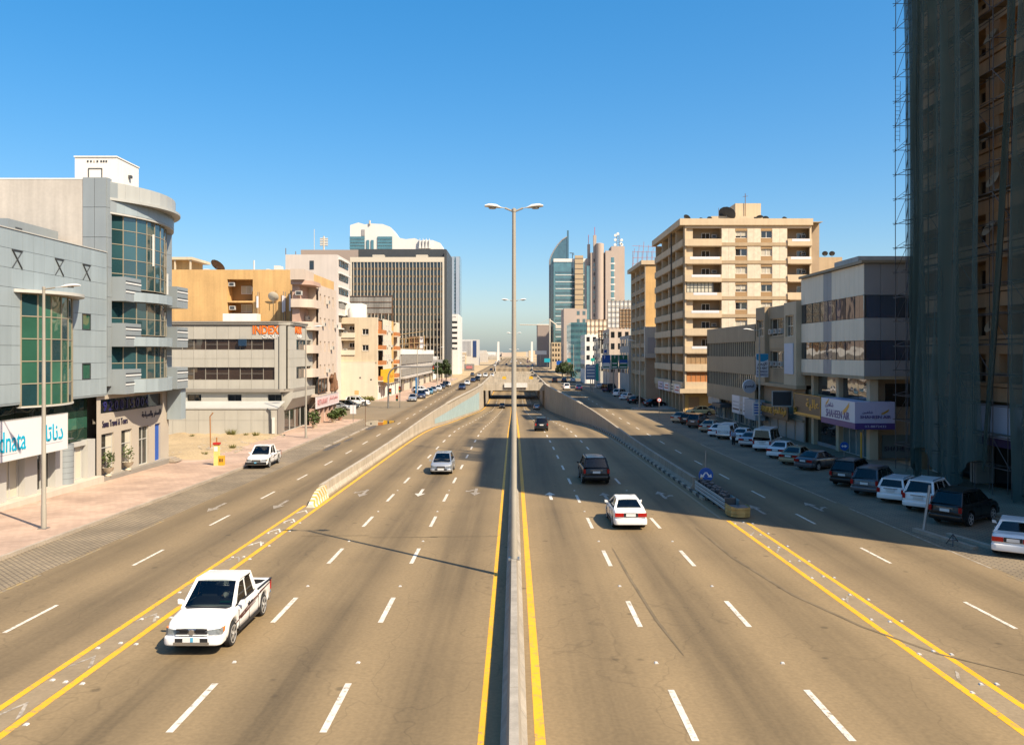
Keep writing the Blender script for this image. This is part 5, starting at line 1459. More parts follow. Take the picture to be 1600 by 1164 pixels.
box('bracket', M_STEEL, sb, 30.46, 31.0, 99.62, 99.7, 7.0, 7.1)
# ------------------------------------------------------------------ panelled office with the lilac sign (first shop building)
N_ = empty('office_building', (38, 81, zs(80)), 'beige and dark panelled office with mirrored window bands above the lilac sign', 'building')
Y0, Y1 = 73.7, 89.8
zt = 16.6
zl = zat(588, Y0)
PN = ('x', XK, -1)
box('core', M_GREYP, N_, XK + .45, 52, Y0 + .45, Y1 - .05, zl - .27, zt - .3)
box('lower_core', M_GREYP, N_, XK + 1.32, 52, Y0 + 1.75, Y1 - .05, zs(80), zl - .29)
zrow = [zt - .15, zat(461, Y0), zat(496.5, Y0), zat(532, Y0), zat(563, Y0), zl]
ncol = 15
cw = (Y1 - Y0) / ncol
for r in range(5):
    z1, z0 = zrow[r], zrow[r + 1]
    for c in range(ncol):
        a = Y0 + c * cw
        dark = 7 <= c <= 8
        if r in (1, 3):
            m = M_GBLUE if dark or (r == 1 and c in (5,)) else M_GSIDE
            fbox(PN, 'window', m, N_, a + .015, a + cw - .015, z0 + .015, z1 - .015, -.2, -.06)
            if c % 2 == 0: fbox(PN, 'mullion', M_DGREY, N_, a - .02, a + .02, z0, z1, -.06, -.02)
        else:
            fbox(PN, 'facade_panel', M_GREYP if dark else M_BEIGEP, N_, a + .015, a + cw - .015, z0 + .015, z1 - .015, -.2, .0)
PNF = ('y', Y0, -1)
for r in range(5):
    z1, z0 = zrow[r], zrow[r + 1]
    for c in range(7):
        a = XK + .03 + c * 1.45
        if r in (1, 3): fbox(PNF, 'window', M_GBLUE, N_, a + .015, a + 1.435, z0 + .015, z1 - .015, -.2, -.05)
        else: fbox(PNF, 'facade_panel', M_GREYP, N_, a + .015, a + 1.435, z0 + .015, z1 - .015, -.2, .0)
MB().prism([(XK - .3, Y0 - .3), (XK + 12, Y0 - .3), (XK + 12, Y1), (XK - .3, Y1)], zt - .13, zt + .12).build('roof_cap', M_BROWNC, N_)
box('roof_room', M_BEIGEW, N_, XK + 2.0, XK + 9, Y0 + 6, Y0 + 12, zt + .13, zt + 1.2)
box('soffit', M_TANB, N_, XK + .02, XK + 12, Y0 + .02, Y1 - .02, zl - .28, zl + .01)
P1 = ('x', XK + 1.2, -1)
zm1 = zat(628, Y0)
for k in range(5):
    a = Y0 + 1.6 + 2.55 * k
    fbox(P1, 'mezzanine_window', M_GSIDE, N_, a + .03, a + 2.5, zm1, zl - .3, -.1, 0)
for yy_ in (Y0 + .9, Y0 + 8.0, Y1 - 1.3): fbox(P1, 'pillar', M_TANL, N_, yy_ - .35, yy_ + .35, zs(80), zl - .29, -.3, .45)
fbox(('y', Y0 + 1.6, -1), 'front_window', M_GDARK, N_, XK + 2.6, XK + 9, zm1 - .5, zl - .7, 0, .05)
wall(('y', Y0 + 1.65, -1), 'front_wall', M_BALCD, N_, XK + 1.2, XK + 12, zs(75), zl - .28)
fbox(('y', Y0 + 1.6, -1), 'frosted_door', M_GSKY, N_, XK + 2.3, XK + 5.0, zs(75) + .2, zat(682, Y0), 0, .06)
text(('y', Y0 + 1.53, -1), 'SHAHEEN', M_TNAVY, N_, XK + 3.8, zat(704, Y0), .01, width=2.6, height=.42)
fbox(P1, 'dark_shopfront', M_GDARK, N_, Y0 + 8.4, Y1 - 1.8, zs(80) + .45, 2.2, -.05, .02)
fbox(P1, 'stall_riser', M_GREYP, N_, Y0 + 8.4, Y1 - 1.8, zs(80) + .1, zs(80) + .44, -.05, .1)
for k in range(4):
    a = Y0 + 1.4 + 1.55 * k
    o = fbox(P1, 'shop_window', M_GSKY, N_, a + .03, a + 1.5, zs(77) + .2, 1.6, -.05, .0)
    frame_mb(P1, a, a + 1.53, zs(77) + .15, 1.65, .002, .05, .05).build('frame', M_CLADW, o)
fbox(P1, 'shop_fascia', M_TANB, N_, Y0 + 1.3, Y1, 2.21, zm1 - .02, -.1, .1)
MB().tube([(XK - .2, Y0 + .1, zs(74)), (XK - .2, Y0 + .1, 1.5)], .09, 8).build('sign_post', M_GOLD, N_)
# wrap-round lilac sign
sg = empty('shop_sign', (30.2, 77, 1.6), 'lilac and white corner sign with purple lettering and gold feathers', 'sign')
PA = ('x', 30.1, -1); PB2 = ('y', 73.4, -1)
zs0, zs1 = zat(671, 73.4), zat(628, 73.4)
box('sign_box', M_LILAC, sg, 30.1, 31.9, 73.4, 81.5, zs0 + .55, zs1)
box('sign_band', M_PURPLE, sg, 30.09, 31.91, 73.39, 81.51, zs0, zs0 + .549)
box('sign_front', M_LILAC, sg, 31.91, 33.6, 73.4, 74.2, zs0 + .55, zs1)
box('sign_front_band', M_PURPLE, sg, 31.92, 33.61, 73.39, 74.21, zs0, zs0 + .549)
fbox(PA, 'white_field', M_SIGNW, sg, 73.45, 81.45, zs0 + .56, zs1 - .03, .002, .01)
text(PA, 'SHAHEEN AIR', M_PURPLE, sg, 77.4, zs0 + 1.05, .02, width=5.6, height=.72, bold=.006)
text(PA, '\uFEB7\uFE8E\uFEEB\uFEF4\uFEE6'[::-1], M_PURPLE, sg, 79.4, zs0 + 1.8, .02, width=2.0, height=.55)
def feather(pl, a, z, w_, h, flip=1):
    mb = MB()
    for q in range(3):
        P = []
        for t in range(7):
            u = t / 6
            P.append((a + flip * w_ * (u - .5), z + h * (u ** 1.3 - .5) - q * h * .16 + .0))
        L2 = [(p[0] + flip * w_ * .06, p[1] - h * .13 * math.sin(math.pi * i / 6) - .01) for i, p in enumerate(P)]
        for i in range(6):
            mb.quad(fpt(pl, *P[i], .022 + .003 * q), fpt(pl, *P[i + 1], .022 + .003 * q), fpt(pl, *L2[i + 1], .022 + .003 * q), fpt(pl, *L2[i], .022 + .003 * q))
    return mb.build('feather_emblem', M_GOLD, sg, fix=False)
feather(PA, 75.5, zs0 + 1.85, 1.6, .85, -1); feather(PA, 79.9, zs0 + 2.2, .9, .5, -1)
text(PB2, 'SHAHEEN AIR', M_PURPLE, sg, 31.9, zs0 + 1.1, .02, width=2.7, height=.27, bold=.01)
text(PB2, '\uFEB7\uFE8E\uFEEB\uFEF4\uFEE6'[::-1], M_PURPLE, sg, 31.2, zs0 + 1.5, .02, width=.9, height=.28)
feather(PB2, 32.7, zs0 + 1.6, .7, .35, 1)
text(PB2, '03-8872432', M_LILAC, sg, 31.9, zs0 + .27, .02, width=1.9, height=.2)
box('hanger', M_STEEL, sg, 31.0, 32.0, 81.52, 81.6, zs0 + .5, zs0 + .6)
sg = empty('shop_sign', (30.1, 85, 1.6), 'brown sign with orange Arabic lettering left of the lilac sign', 'sign')
fbox(PA, 'sign_face', M_BRSIGN, sg, 81.7, 89.4, zs0 + .2, zs1 + .05, -.3, 0)
frame_mb(PA, 81.7, 89.4, zs0 + .2, zs1 + .05, -.28, .02, .05).build('sign_frame', M_GOLD, sg)
text(PA, '\uFECB\uFE8E\uFEDF\uFEF4\uFE94'[::-1], M_GOLD, sg, 83.9, zs0 + 1.5, .02, width=3.6, height=1.15, bold=.02)
fbox(PA, 'gold_stripe', M_GOLD, sg, 81.8, 89.3, zs0 + .3, zs0 + .52, .003, .012)
leafm = MB(); leafy(leafm, fpt(PA, 88.6, zs0 + .75, .03), 26, .28, .3, .22, R); leafm.build('leaf_print', M_GOLD, sg, fix=False)
for a in (82.5, 88.5): box('bracket', M_STEEL, sg, 30.42, 32.1, a - .05, a + .05, 2.6, 2.7)
# ------------------------------------------------------------------ scaffolded tower at the right edge
T = empty('tower_building', (42, 48, zs(48)), 'tall tan tower behind scaffolding and dark netting at the right edge', 'building')
XT = 32.9
YT0, YT1, HT = 27.0, 67.9, 48.5
box('core', M_TANB, T, XT + 1.6, 58, YT0 + .02, YT1 - 1.5, zs(48), HT - .5)
box('roof', M_ROOF, T, XT + .2, 58, YT0 + .1, YT1 - .1, HT - .49, HT - .4)
wall(('y', YT0, -1), 'front_wall', M_TANB, T, XT, 58, zs(40), HT)
M_TANT = mat('tower_tan_panel', (0.60, 0.38, 0.21), rough=.85, var=.12, vscale=.5, streak=.2)
PT = ('x', XT, -1)
fl = 3.25
z = 5.2
k = 0
while z < HT - 1:
    fbox(PT, 'floor_band', M_TANT, T, YT0, YT1, z, z + .95, -1.58, .0)
    fbox(PT, 'floor_lip', M_TANT, T, YT0, YT1, z + 1.02, z + 1.28, -.3, .12)
    for q in range(7):
        a = YT0 + 1.5 + 5.6 * q
        fbox(PT, 'wall_pier', M_TANT, T, a, a + 1.6, z + 1.29, min(z + fl - .003, HT), -1.58, -.05)
        if a + 5 < YT1 and z + 3 < HT:
            w_ = window(('x', XT + 1.6, -1), T, a + 2.2, a + 4.8, z + 1.2, z + 2.9, M_GDARK, M_BALCD, -.02, [a + 3.5])
            if (k * 3 + q) % 3 == 0: acunit(('x', XT + 1.6, -1), T, a + 3.1, z + 1.3, .02, 1.0)
    z += fl; k += 1
wall(('y', YT1 + .002, 1), 'rear_wall', M_TANT, T, XT + .05, 58, zs(60), HT)
wall(('y', YT1 - .02, -1), 'rear_wall_inner', M_TANT, T, XT + .05, XT + 1.6, zs(60), HT)
fbox(PT, 'top_band', M_TANT, T, YT0, YT1, HT - .9, HT, -1.58, .05)
for q in range(8):
    a = YT0 + 5.4 * q
    fbox(PT, 'ground_pillar', M_GREIGE, T, a, a + .8, zs(48), 5.18, -1.4, -.1)
fbox(PT, 'shop_front', M_GDARK, T, YT0, YT1, zs(55), 2.0, -1.58, -1.45)
for (q, zq_) in ((56.9, 16.2), (56.4, 19.4), (56.6, 9.6), (57.0, 22.6), (56.7, 29.2)):
    dish(T, (XT - .35, q, zq_), .6, -math.pi / 2, .5, M_TANL)
tsg = empty('shop_sign', (32.6, 56, 2.2), 'white and blue shop sign with violet letters behind the netting', 'sign')
PZ = ('x', 32.6, -1)
fbox(PZ, 'sign_face', mat('pale_blue_sign', (.50, .56, .66), rough=.45, var=.05), tsg, 47.0, 58.6, 2.75, 5.0, -.25, 0)
fbox(PZ, 'sign_band', M_TBLUE2, tsg, 47.0, 58.6, 2.2, 2.745, -.25, .005)
text(PZ, 'MOBKARI', M_TBLUE2, tsg, 51.3, 3.4, .02, width=5.2, height=.72, bold=.02)
text(PZ, '\uFEE3\uFEB4\uFE98\uFEB8\uFE8E\uFEAD'[::-1], M_TNAVY, tsg, 51.6, 4.3, .02, width=3.8, height=.75, bold=.01)
for a in (48, 58): box('bracket', M_STEEL, tsg, 32.86, 33.2, a - .05, a + .05, 3.4, 3.5)
# scaffold: standards, ledgers, boards, braces
M_TUBE = mat('scaffold_tube', (0.13, 0.12, 0.115), rough=.6, metal=.3, var=.3, vscale=2)
M_BOARD = mat('scaffold_board', (0.20, 0.155, 0.11), rough=.9, var=.25, vscale=2)
SC = empty('scaffolding', (32, 58, zs(58)), 'steel scaffolding standing against the tan tower', 'scaffolding')
xs2 = (31.3, 32.3)
ysc = [46 + 2.1 * i for i in range(10)] + [66.4, 68.2]
LV = 2.0
nlev = int((HT + 1 - zs(58)) / LV)
for yy_ in ysc:
    for xx in xs2:
        jit = R.uniform(-.05, .05)
        MB().tube([(xx, yy_, zs(58)), (xx + jit, yy_ + R.uniform(-.06, .06), HT * .5), (xx - jit, yy_, HT + 1.2)], .032, 5).build('standard', M_TUBE, SC)
for k in range(1, nlev + 1):
    z = zs(58) + LV * k
    led = MB()
    for xx in xs2: led.tube([(xx, ysc[0], z), (xx, ysc[-1] + .4, z)], .028, 5)
    for yy_ in ysc: led.tube([(xs2[0] - .25, yy_, z + .06), (xs2[1] + .3, yy_, z + .06)], .026, 5)
    led.build('ledger', M_TUBE, SC)
    if k % 2 == 0: box('walk_board', M_BOARD, SC, 31.5, 32.15, ysc[0], ysc[-3], z + .09, z + .13)
    br = MB(); j = (k * 3) % 4
    for q in range(j, len(ysc) - 3, 4): br.tube([(31.24, ysc[q], z), (31.24, ysc[q + 1], z + LV)], .026, 5)
    br.tube([(31.3, ysc[-2], z), (32.3, ysc[-1], z + LV * .9)], .024, 5)
    br.tube([(31.3, ysc[-1], z + .1), (31.3, ysc[-2], z + LV * (.2 if k % 2 else .9))], .02, 5)
    br.build('brace', M_TUBE, SC)
lad = MB()
for dx in (0, .4): lad.tube([(31.6 + dx, 69.0, 26), (31.6 + dx, 68.9, 31)], .02, 4)
for q in range(14): lad.tube([(31.6, 69.0, 26.2 + .34 * q), (32.0, 69.0, 26.2 + .34 * q)], .015, 4)
lad.build('ladder', M_TUBE, SC)
# netting: sagging sheets of fine dark green mesh
M_NET = bpy.data.materials.new('dark_green_netting'); M_NET.use_nodes = True
t_ = M_NET.node_tree; N0 = t_.nodes; L0 = t_.links; b_ = N0['Principled BSDF']
b_.inputs['Base Color'].default_value = (0.052, 0.080, 0.068, 1); b_.inputs['Roughness'].default_value = .9
tr = N0.new('ShaderNodeBsdfTransparent'); mx = N0.new('ShaderNodeMixShader')
g0 = N0.new('ShaderNodeNewGeometry'); nz_ = N0.new('ShaderNodeTexNoise'); nz_.inputs['Scale'].default_value = .35
mpn = N0.new('ShaderNodeMapping'); mpn.inputs['Scale'].default_value = (1, 3.0, .25); L0.new(g0.outputs['Position'], mpn.inputs[0]); L0.new(mpn.outputs[0], nz_.inputs['Vector'])
mrn = N0.new('ShaderNodeMapRange'); mrn.inputs[1].default_value = .3; mrn.inputs[2].default_value = .7; mrn.inputs[3].default_value = .56; mrn.inputs[4].default_value = .94; L0.new(nz_.outputs[0], mrn.inputs[0])
L0.new(mrn.outputs[0], mx.inputs[0]); L0.new(tr.outputs[0], mx.inputs[1]); L0.new(b_.outputs[0], mx.inputs[2])
L0.new(mx.outputs[0], N0['Material Output'].inputs[0])
def net(label, fy0, fy1, z0, z1, xbase, amp, seed, ragged=1.5, ny=30, nz=26):
    rr = random.Random(seed)
    ph = [rr.uniform(0, 6.28) for _ in range(4)]
    mb = MB()
    V = []
    for j in range(nz + 1):
        v = j / nz
        for i in range(ny + 1):
            u = i / ny
            zz_ = z0 + (z1 - z0) * v + (1 - v) ** 3 * ragged * math.sin(u * 7 + ph[0])
            y = fy0(v) + (fy1(v) - fy0(v)) * u
            fold = math.sin(u * 22 + ph[1] + 1.2 * math.sin(v * 5 + ph[2])) * .6 + .4 * math.sin(u * 43 + ph[3] + v * 3)
            x = xbase - amp * fold - .5 * amp * (1 - v)
            V.append((x, y, zz_))
    mb.v = V
    for j in range(nz):
        for i in range(ny):
            a = j * (ny + 1) + i
            mb.f.append((a, a + 1, a + ny + 2, a + ny + 1))
    o = mb.build('safety_netting', M_NET, None, smooth=True, fix=False, label=label, cat='netting', group='netting on the scaffolding')
    return o
net('wide dark green netting sheet hanging down the middle of the scaffolding', lambda v: 55.1 + .5 * v + .3 * math.sin(v * 9), lambda v: 63.6 + .6 * v, .2, HT + .8, 30.95, .40, 3, 1.2, 60)
net('narrow gathered netting roll at the far end of the scaffolding', lambda v: 63.4 - .1 * v, lambda v: 65.6 + .7 * v - 1.0 * (1 - v), -.3, HT + .9, 31.1, .3, 5, .8, 26)
net('twisted netting strip hanging loose in front of the tan balconies', lambda v: 54.2 - 3.1 * math.sin(v * 1.95), lambda v: 54.8 - 3.0 * math.sin(v * 1.95), 1.2, HT + .6, 30.9, .18, 8, .5, 8)
net('dark netting sheet at the right edge of the photo', lambda v: 44.0, lambda v: 50.9 - .3 * v + .35 * math.sin(v * 6), -.4, HT + .6, 30.8, .36, 11, .6, 30)
# ------------------------------------------------------------------ buildings farther up the road
M_DKBR = mat('dark_brown_render', (0.20, 0.16, 0.13), rough=.85, var=.08, vscale=.1)
M_MAUVE = mat('mauve_render', (0.36, 0.29, 0.25), rough=.85, var=.06, vscale=.1)
M_FINW = mat('pale_fin', (0.62, 0.56, 0.46), rough=.7, var=.05, vscale=.2)
M_FWHITE = mat('far_white_cladding', (0.76, 0.74, 0.70), rough=.6, var=.04, vscale=.1)
M_FTEAL = glass_mat('far_teal_glass', (0.07, 0.19, 0.22), ior=2.3, wob=.0, rnd=.12)
M_FTEALD = glass_mat('far_dark_teal_glass', (0.045, 0.11, 0.14), ior=2.2, wob=.0, rnd=.12)
M_FPINK = mat('far_pink_stone', (0.48, 0.39, 0.33), rough=.8, var=.06, vscale=.1, streak=.05)
M_FTAN = mat('far_tan_stone', (0.50, 0.38, 0.24), rough=.8, var=.06, vscale=.1)
M_FBLUE = glass_mat('far_pale_blue_glass', (0.22, 0.30, 0.37), ior=2.0, wob=.0, rnd=.1)
M_FDK = glass_mat('far_black_glass', (0.015, 0.014, 0.013), ior=1.9, wob=.0, rnd=.3)
def simple_block(name, label, m, x0, x1, y0, y1, zt, rows=0, cols=0, gm=None, face='y', wfrac=(.55, .5), cap=None, group=None, roofs=True):
    """block with each window its own part on the faces one sees"""
    e = empty(name, ((x0 + x1) / 2, (y0 + y1) / 2, -1.5), label, 'building', group)
    box('wall', m, e, x0, x1, y0, y1, -1.6, zt)
    if cap: box('parapet', cap, e, x0 - .15, x1 + .15, y0 - .15, y1, zt + .003, zt + .7)
    if rows:
        for f_ in face:
            pl = ('y', y0, -1) if f_ == 'y' else (('x', x1, 1) if x1 < 0 else ('x', x0, -1))
            a0, a1 = (x0, x1) if f_ == 'y' else (y0, y1)
            nc = cols if f_ == 'y' else max(2, int((y1 - y0) / 4))
            nc = min(nc, 12)
            fh = (zt - 2.6) / rows
            for r in range(rows):
                for c in range(nc):
                    w_ = (a1 - a0) / nc
                    fbox(pl, 'window', gm or M_GDARK, e, a0 + w_ * (c + .5 - wfrac[0] / 2), a0 + w_ * (c + .5 + wfrac[0] / 2), 2.6 + fh * (r + .5 - wfrac[1] / 2), 2.6 + fh * (r + .5 + wfrac[1] / 2), .004, .06)
    return e
# pale tower and side block behind the pink apartments
YP = 172.0
P_ = empty('apartment_building', (-42, 178, -1.5), 'pale mauve flat-roofed block with one dark slot window behind the pink apartments', 'building')
xa, xb, zt = xat(446, YP), xat(527, YP), zat(398, YP)
box('wall', mat('pale_mauve_white', (.68, .60, .54), rough=.85, var=.06, vscale=.3, streak=.08), P_, xa, xb, YP, YP + 13, -1.6, zt)
fbox(('y', YP, -1), 'slot_window', M_GDARK, P_, xat(484, YP), xat(490.5, YP), zat(421, YP), zat(407.5, YP), .004, .08)
for k in range(6):
    z0 = zt - 2.2 - 2.9 * k
    fbox(('x', xb, 1), 'window', M_GDARK, P_, YP + 1.5, YP + 11, z0, z0 + 1.3, .004, .08)
    fbox(('x', xb, 1), 'window_hood', M_FWHITE, P_, YP + 1.2, YP + 11.3, z0 + 1.31, z0 + 1.6, .004, .5)
for (p, q) in ((446.5, 388), (462, 393)): MB().tube([(xat(p, YP + 2), YP + 2, zt), (xat(p, YP + 2), YP + 2, zat(q, YP + 2))], .08, 5).build('aerial', M_RUST, P_)
# big dark office slab with pale fins
YQ = 340.0
Q = empty('office_building', (xat(620, YQ), YQ + 12, -1.5), 'large dark office slab with close pale upright fins on the left', 'building')
q0, q1, zt, zb = xat(547, YQ), xat(694, YQ), zat(402, YQ), -1.6
box('core', M_FDK, Q, q0 + .1, q1 - .1, YQ + .6, YQ + 24, zb, zt - .2)
box('dark_flank', M_DGREY, Q, xat(694, YQ) - .05, xat(698, YQ), YQ + .3, YQ + 30, zb, zat(390, YQ) - .1)
box('top_band', M_DGREY, Q, xat(560, YQ + 6), xat(697, YQ + 6), YQ + 6, YQ + 24.2, zt - .3, zat(389.5, YQ + 6))
box('brown_wing', M_MAUVE, Q, xat(471, YQ + 6), xat(560, YQ + 6) - .02, YQ + 5, YQ + 22, zb, zat(391, YQ + 6))
box('brown_flank', M_DKBR, Q, xat(533, YQ), q0 - .05, YQ + .6, YQ + 5, zb, zat(412, YQ))
fbox(('y', YQ, -1), 'head_band', M_FINW, Q, q0, q1, zt - 2.0, zt, -.7, .1)
for (a, b) in ((q0, q0 + .7), (q1 - .7, q1)): fbox(('y', YQ, -1), 'edge_frame', M_FINW, Q, a, b, zb, zt - 2.01, -.6, .1)
nf = 27
for i in range(1, nf):
    a = q0 + (q1 - q0) * i / nf
    fbox(('y', YQ, -1), 'fin', M_FINW, Q, a - .085, a + .085, zb, zt - 2.01, -.55, .05)
for j in range(14):
    z0 = zt - 5.2 - 3.1 * j
    fbox(('y', YQ, -1), 'spandrel', mat('spandrel_brown', (.13, .095, .06), rough=.6, var=.15, vscale=.3), Q, q0 + .2, q1 - .2, z0, z0 + .95, -.58, -.45)
mb = MB()
ax = xat(506, YQ + 8)
mb.tube([(ax, YQ + 8, zat(391, YQ)), (ax, YQ + 8, zat(365, YQ))], .35, 6)
for k in range(5): mb.tube([(ax - 1.6, YQ + 8, zat(369 + 2.6 * k, YQ)), (ax + 1.7, YQ + 8, zat(369 + 2.6 * k, YQ))], .28, 5)
mb.build('cell_mast', M_FINW, Q)
MB().tube([(xat(491, YQ + 8), YQ + 8, zat(391, YQ)), (xat(491, YQ + 8), YQ + 8, zat(354, YQ))], .12, 5).build('aerial', M_FINW, Q)
for (a, b) in ((582, 600), (650, 668)): box('roof_plant', M_FINW, Q, xat(a, YQ + 2), xat(b, YQ + 2), YQ + 2, YQ + 5, zt, zt + 1.2)
# white hotel with stepped curved top behind it
YW = 440.0
Wb = empty('hotel_building', (xat(620, YW), YW + 10, -1.5), 'white building with teal glass and swept stepped roofline above the dark slab', 'building')
wx = lambda p: xat(p, YW)
wz = lambda q: zat(q, YW)
out = [(547, 352), (560, 348), (570, 351), (578, 349.5), (598, 350.5), (610, 355), (618, 366), (624, 372), (634, 374), (648, 372.5), (656, 376), (664, 375), (676, 375.5), (688, 380), (692, 389)]
MB().prism([(wx(547), -1.6)] + [(wx(a), wz(b)) for a, b in out] + [(wx(693), wz(392)), (wx(693), -1.6)], YW, YW + 20, 'y').build('wall', M_FWHITE, Wb)
for (a, b, z0, z1) in ((546.5, 570, 395, 369.5), (590, 613, 395, 369.5), (573, 577, 395, 375), (580, 584, 395, 375)):
    n_ = 5 if b - a > 10 else 1
    for j in range(n_ * 1):
        za, zb_ = wz(z0) + (wz(z1) - wz(z0)) * j / n_, wz(z0) + (wz(z1) - wz(z0)) * (j + 1) / n_
        fbox(('y', YW, -1), 'glass_band', M_FTEAL, Wb, wx(a), wx(b), za + .15, zb_ - .15, .004, .5)
box('roof_slot', M_GREYP, Wb, wx(565), wx(570), YW - .3, YW - .01, wz(369), wz(359))
for p in (655, 660, 665, 670): MB().prism([(wx(p), wz(389)), (wx(p + 4), wz(389)), (wx(p + 1.5), wz(373))], YW - 2, YW - .5, 'y').build('roof_fin', M_FWHITE, Wb)
MB().tube([(wx(578), YW - .5, wz(351)), (wx(578), YW - .5, wz(345))], .5, 6).build('flue', M_FINW, Wb)
# pale blue tower
YV = 540.0
V_ = empty('tower_building', (xat(709, YV), YV + 8, -1.5), 'slim pale blue glass tower right of the dark slab', 'building')
vx = lambda p: xat(p, YV)
box('wall', M_FBLUE, V_, vx(694), vx(719), YV, YV + 16, -1.6, zat(401, YV))
for p in (702, 712.5): fbox(('y', YV, -1), 'ridge', mat('blue_grey_panel', (.36, .42, .50), rough=.5, var=.04), V_, vx(p), vx(p + (7 if p < 705 else 5)), -1.6, zat(401.5, YV), .004, .6)
for k in range(20): fbox(('y', YV, -1), 'slot', M_FTEALD, V_, vx(710.2), vx(712.2), zat(410 + 5.2 * k, YV), zat(407 + 5.2 * k, YV), .004, .1)
for k in range(13): fbox(('y', YV, -1), 'slot', M_FTEALD, V_, vx(704.6), vx(705.5), zat(412 + 8 * k, YV), zat(410 + 8 * k, YV), .61, .68)
# white office with dark ribbons
YU = 400.0
U = empty('office_building', (xat(709, YU), YU + 8, -1.5), 'white office with short dark ribbon windows below the pale blue tower', 'building')
ux = lambda p: xat(p, YU)
box('wall', M_FWHITE, U, ux(697.2), ux(716), YU, YU + 16, -1.6, zat(491, YU))
box('wing', M_FWHITE, U, ux(716) + .01, ux(719), YU + .5, YU + 16, -1.6, zat(494, YU))
for k in range(6):
    zq_ = zat(505 + 8.2 * k, YU)
    fbox(('y', YU, -1), 'window', M_GDARK, U, ux(698 if k == 0 else 706.5), ux(714.5), zq_, zq_ + .95, .004, .1)
fbox(('y', YU, -1), 'window', M_GDARK, U, ux(699), ux(701.5), zat(545, YU), zat(517, YU), .004, .1)
text(('y', YU, -1), '\uFE97\uFE84\uFEE3\uFEF4\uFEE6'[::-1], M_TNAVY, U, ux(708), zat(495, YU), .05, width=2.6, height=.7)
# striped low tower farther on
YX = 700.0
X_ = empty('office_building', (xat(735, YX), YX + 10, -1.5), 'distant white office with grey stripes and a blue glass corner', 'building')
xx_ = lambda p: xat(p, YX)
box('wall', mat('far_grey_white', (.58, .57, .55), rough=.7, var=.04), X_, xx_(720), xx_(748), YX, YX + 20, -1.6, zat(530.5, YX))
for k in range(7): fbox(('y', YX, -1), 'window_strip', M_GREYP, X_, xx_(721 + 2.2 * k), xx_(722.3 + 2.2 * k), zat(556, YX), zat(533, YX), .004, .2)
fbox(('y', YX, -1), 'blue_glass', mat('navy_panel', (.03, .06, .17), rough=.3, var=.05), X_, xx_(739), xx_(744.5), zat(558, YX), zat(532.5, YX), .004, .3)
# low brown panelled shops after the cream block
ZL = empty('commercial_building', (-33, 250, -1.5), 'low building with brown square panels and white parapet past the cream block', 'building')
Y0, Y1 = 214.0, 300.0
box('wall', M_BEIGEW, ZL, -46, -29.2, Y0, Y1, -1.6, 9.2)
PZL = ('x', -29.2, 1)
fbox(PZL, 'parapet', M_WHITEW, ZL, Y0, Y1, 8.2, 9.6, .004, .3)
for k in range(8):
    a = Y0 + 1 + 10.4 * k
    for (z0, z1) in ((5.6, 8.1), (2.6, 4.4)): fbox(PZL, 'brown_panel', M_GREIGEB, ZL, a + .2, a + 10.2, z0, z1, .004, .25)
for k in range(14):
    a = Y0 + 1 + 6 * k
    fbox(PZL, 'shop_shutter', M_SHUT if k % 3 else M_GSHOP, ZL, a, a + 4.6, -1.4, 1.6, .004, .2)
fbox(PZL, 'shop_awning', M_BEIGEW, ZL, Y0, Y1, 1.9, 2.4, .004, 1.2)
box('front_wall', M_BEIGEW, ZL, -46, -29.25, Y0 - .3, Y0 - .01, -1.6, 8.8)
bb = empty('billboard', (-30, 262, 9.4), 'rusty roof billboard frame with bare struts on the low brown shops', 'billboard')
mb = MB()
for k in range(9):
    mb.tube([(-41 + k * 1.6, 262, 9.3), (-41 + k * 1.6, 262, zat(524 + (8 - k) * 1.2, 262))], .14, 5)
    mb.tube([(-41 + k * 1.6, 266, 9.3), (-41 + k * 1.6 + .8, 262, zat(528 + (8 - k), 262))], .12, 5)
for j in range(4): mb.tube([(-41, 262, 10 + 1.2 * j), (-28.3, 262, 10 + 1.8 * j)], .12, 5)
mb.build('struts', mat('rusty_timber', (.40, .26, .12), rough=.9, var=.2), bb)
for k in range(3): box('board', M_SIGNW if k == 2 else M_RUST, bb, -33 + 1.5 * k, -31.6 + 1.5 * k, 262.3, 262.5, 9.8, zat(526, 262))
simple_block('commercial_building', 'white roof room and sign wall on the left before the dark slab', M_WHITEW, -46, -34, 216, 224, 11.6, 0)
# left side, farther shops and villas
defs = [(-31.0, 322, 352, 6.5, M_WHITEW, 'small white shop building beyond the roadside trees'), (-31.5, 360, 392, 9.5, M_CREAML, 'cream two storey house beyond the white shop'),
        (-31, 410, 470, 8.5, M_FWHITE, 'long white domed villa row far up the left side'), (-33, 480, 560, 6.5, M_BEIGEW, 'low beige sheds far up the left side'), (-40, 600, 720, 9, M_TANL, 'distant tan block far up the left side')]
for (x, a, b, h, m, lb) in defs:
    e = simple_block('commercial_building', lb, m, x - 16, x, a, b, h, 2, 4, M_GDARK, 'yx', (.45, .4), M_FWHITE)
for k, (xx, yy_) in enumerate(((-33, 432), (-36, 445))):
    MB().lathe([(2.4, 0), (2.3, 1.2), (1.7, 2.3), (.7, 3.0), (.08, 3.6)], 14, (xx, yy_, 8.6)).build('roof_dome', M_FWHITE, bpy.data.objects[[o.name for o in bpy.data.objects if o.get('label', '').startswith('long white domed')][0]], smooth=True)
hb = empty('billboard', (-27, 300, -1.5), 'grey roadside billboard before the white office on the left', 'billboard')
box('board', M_GREYP, hb, -29.5, -24.5, 300, 300.4, 2.5, 6.2); MB().tube([(-27, 300.2, -1.4), (-27, 300.2, 2.6)], .2, 7).build('post', M_STEEL, hb)
hb = empty('banner_fence', (-27, 520, -1.5), 'red banner on a fence far up the left pavement', 'banner')
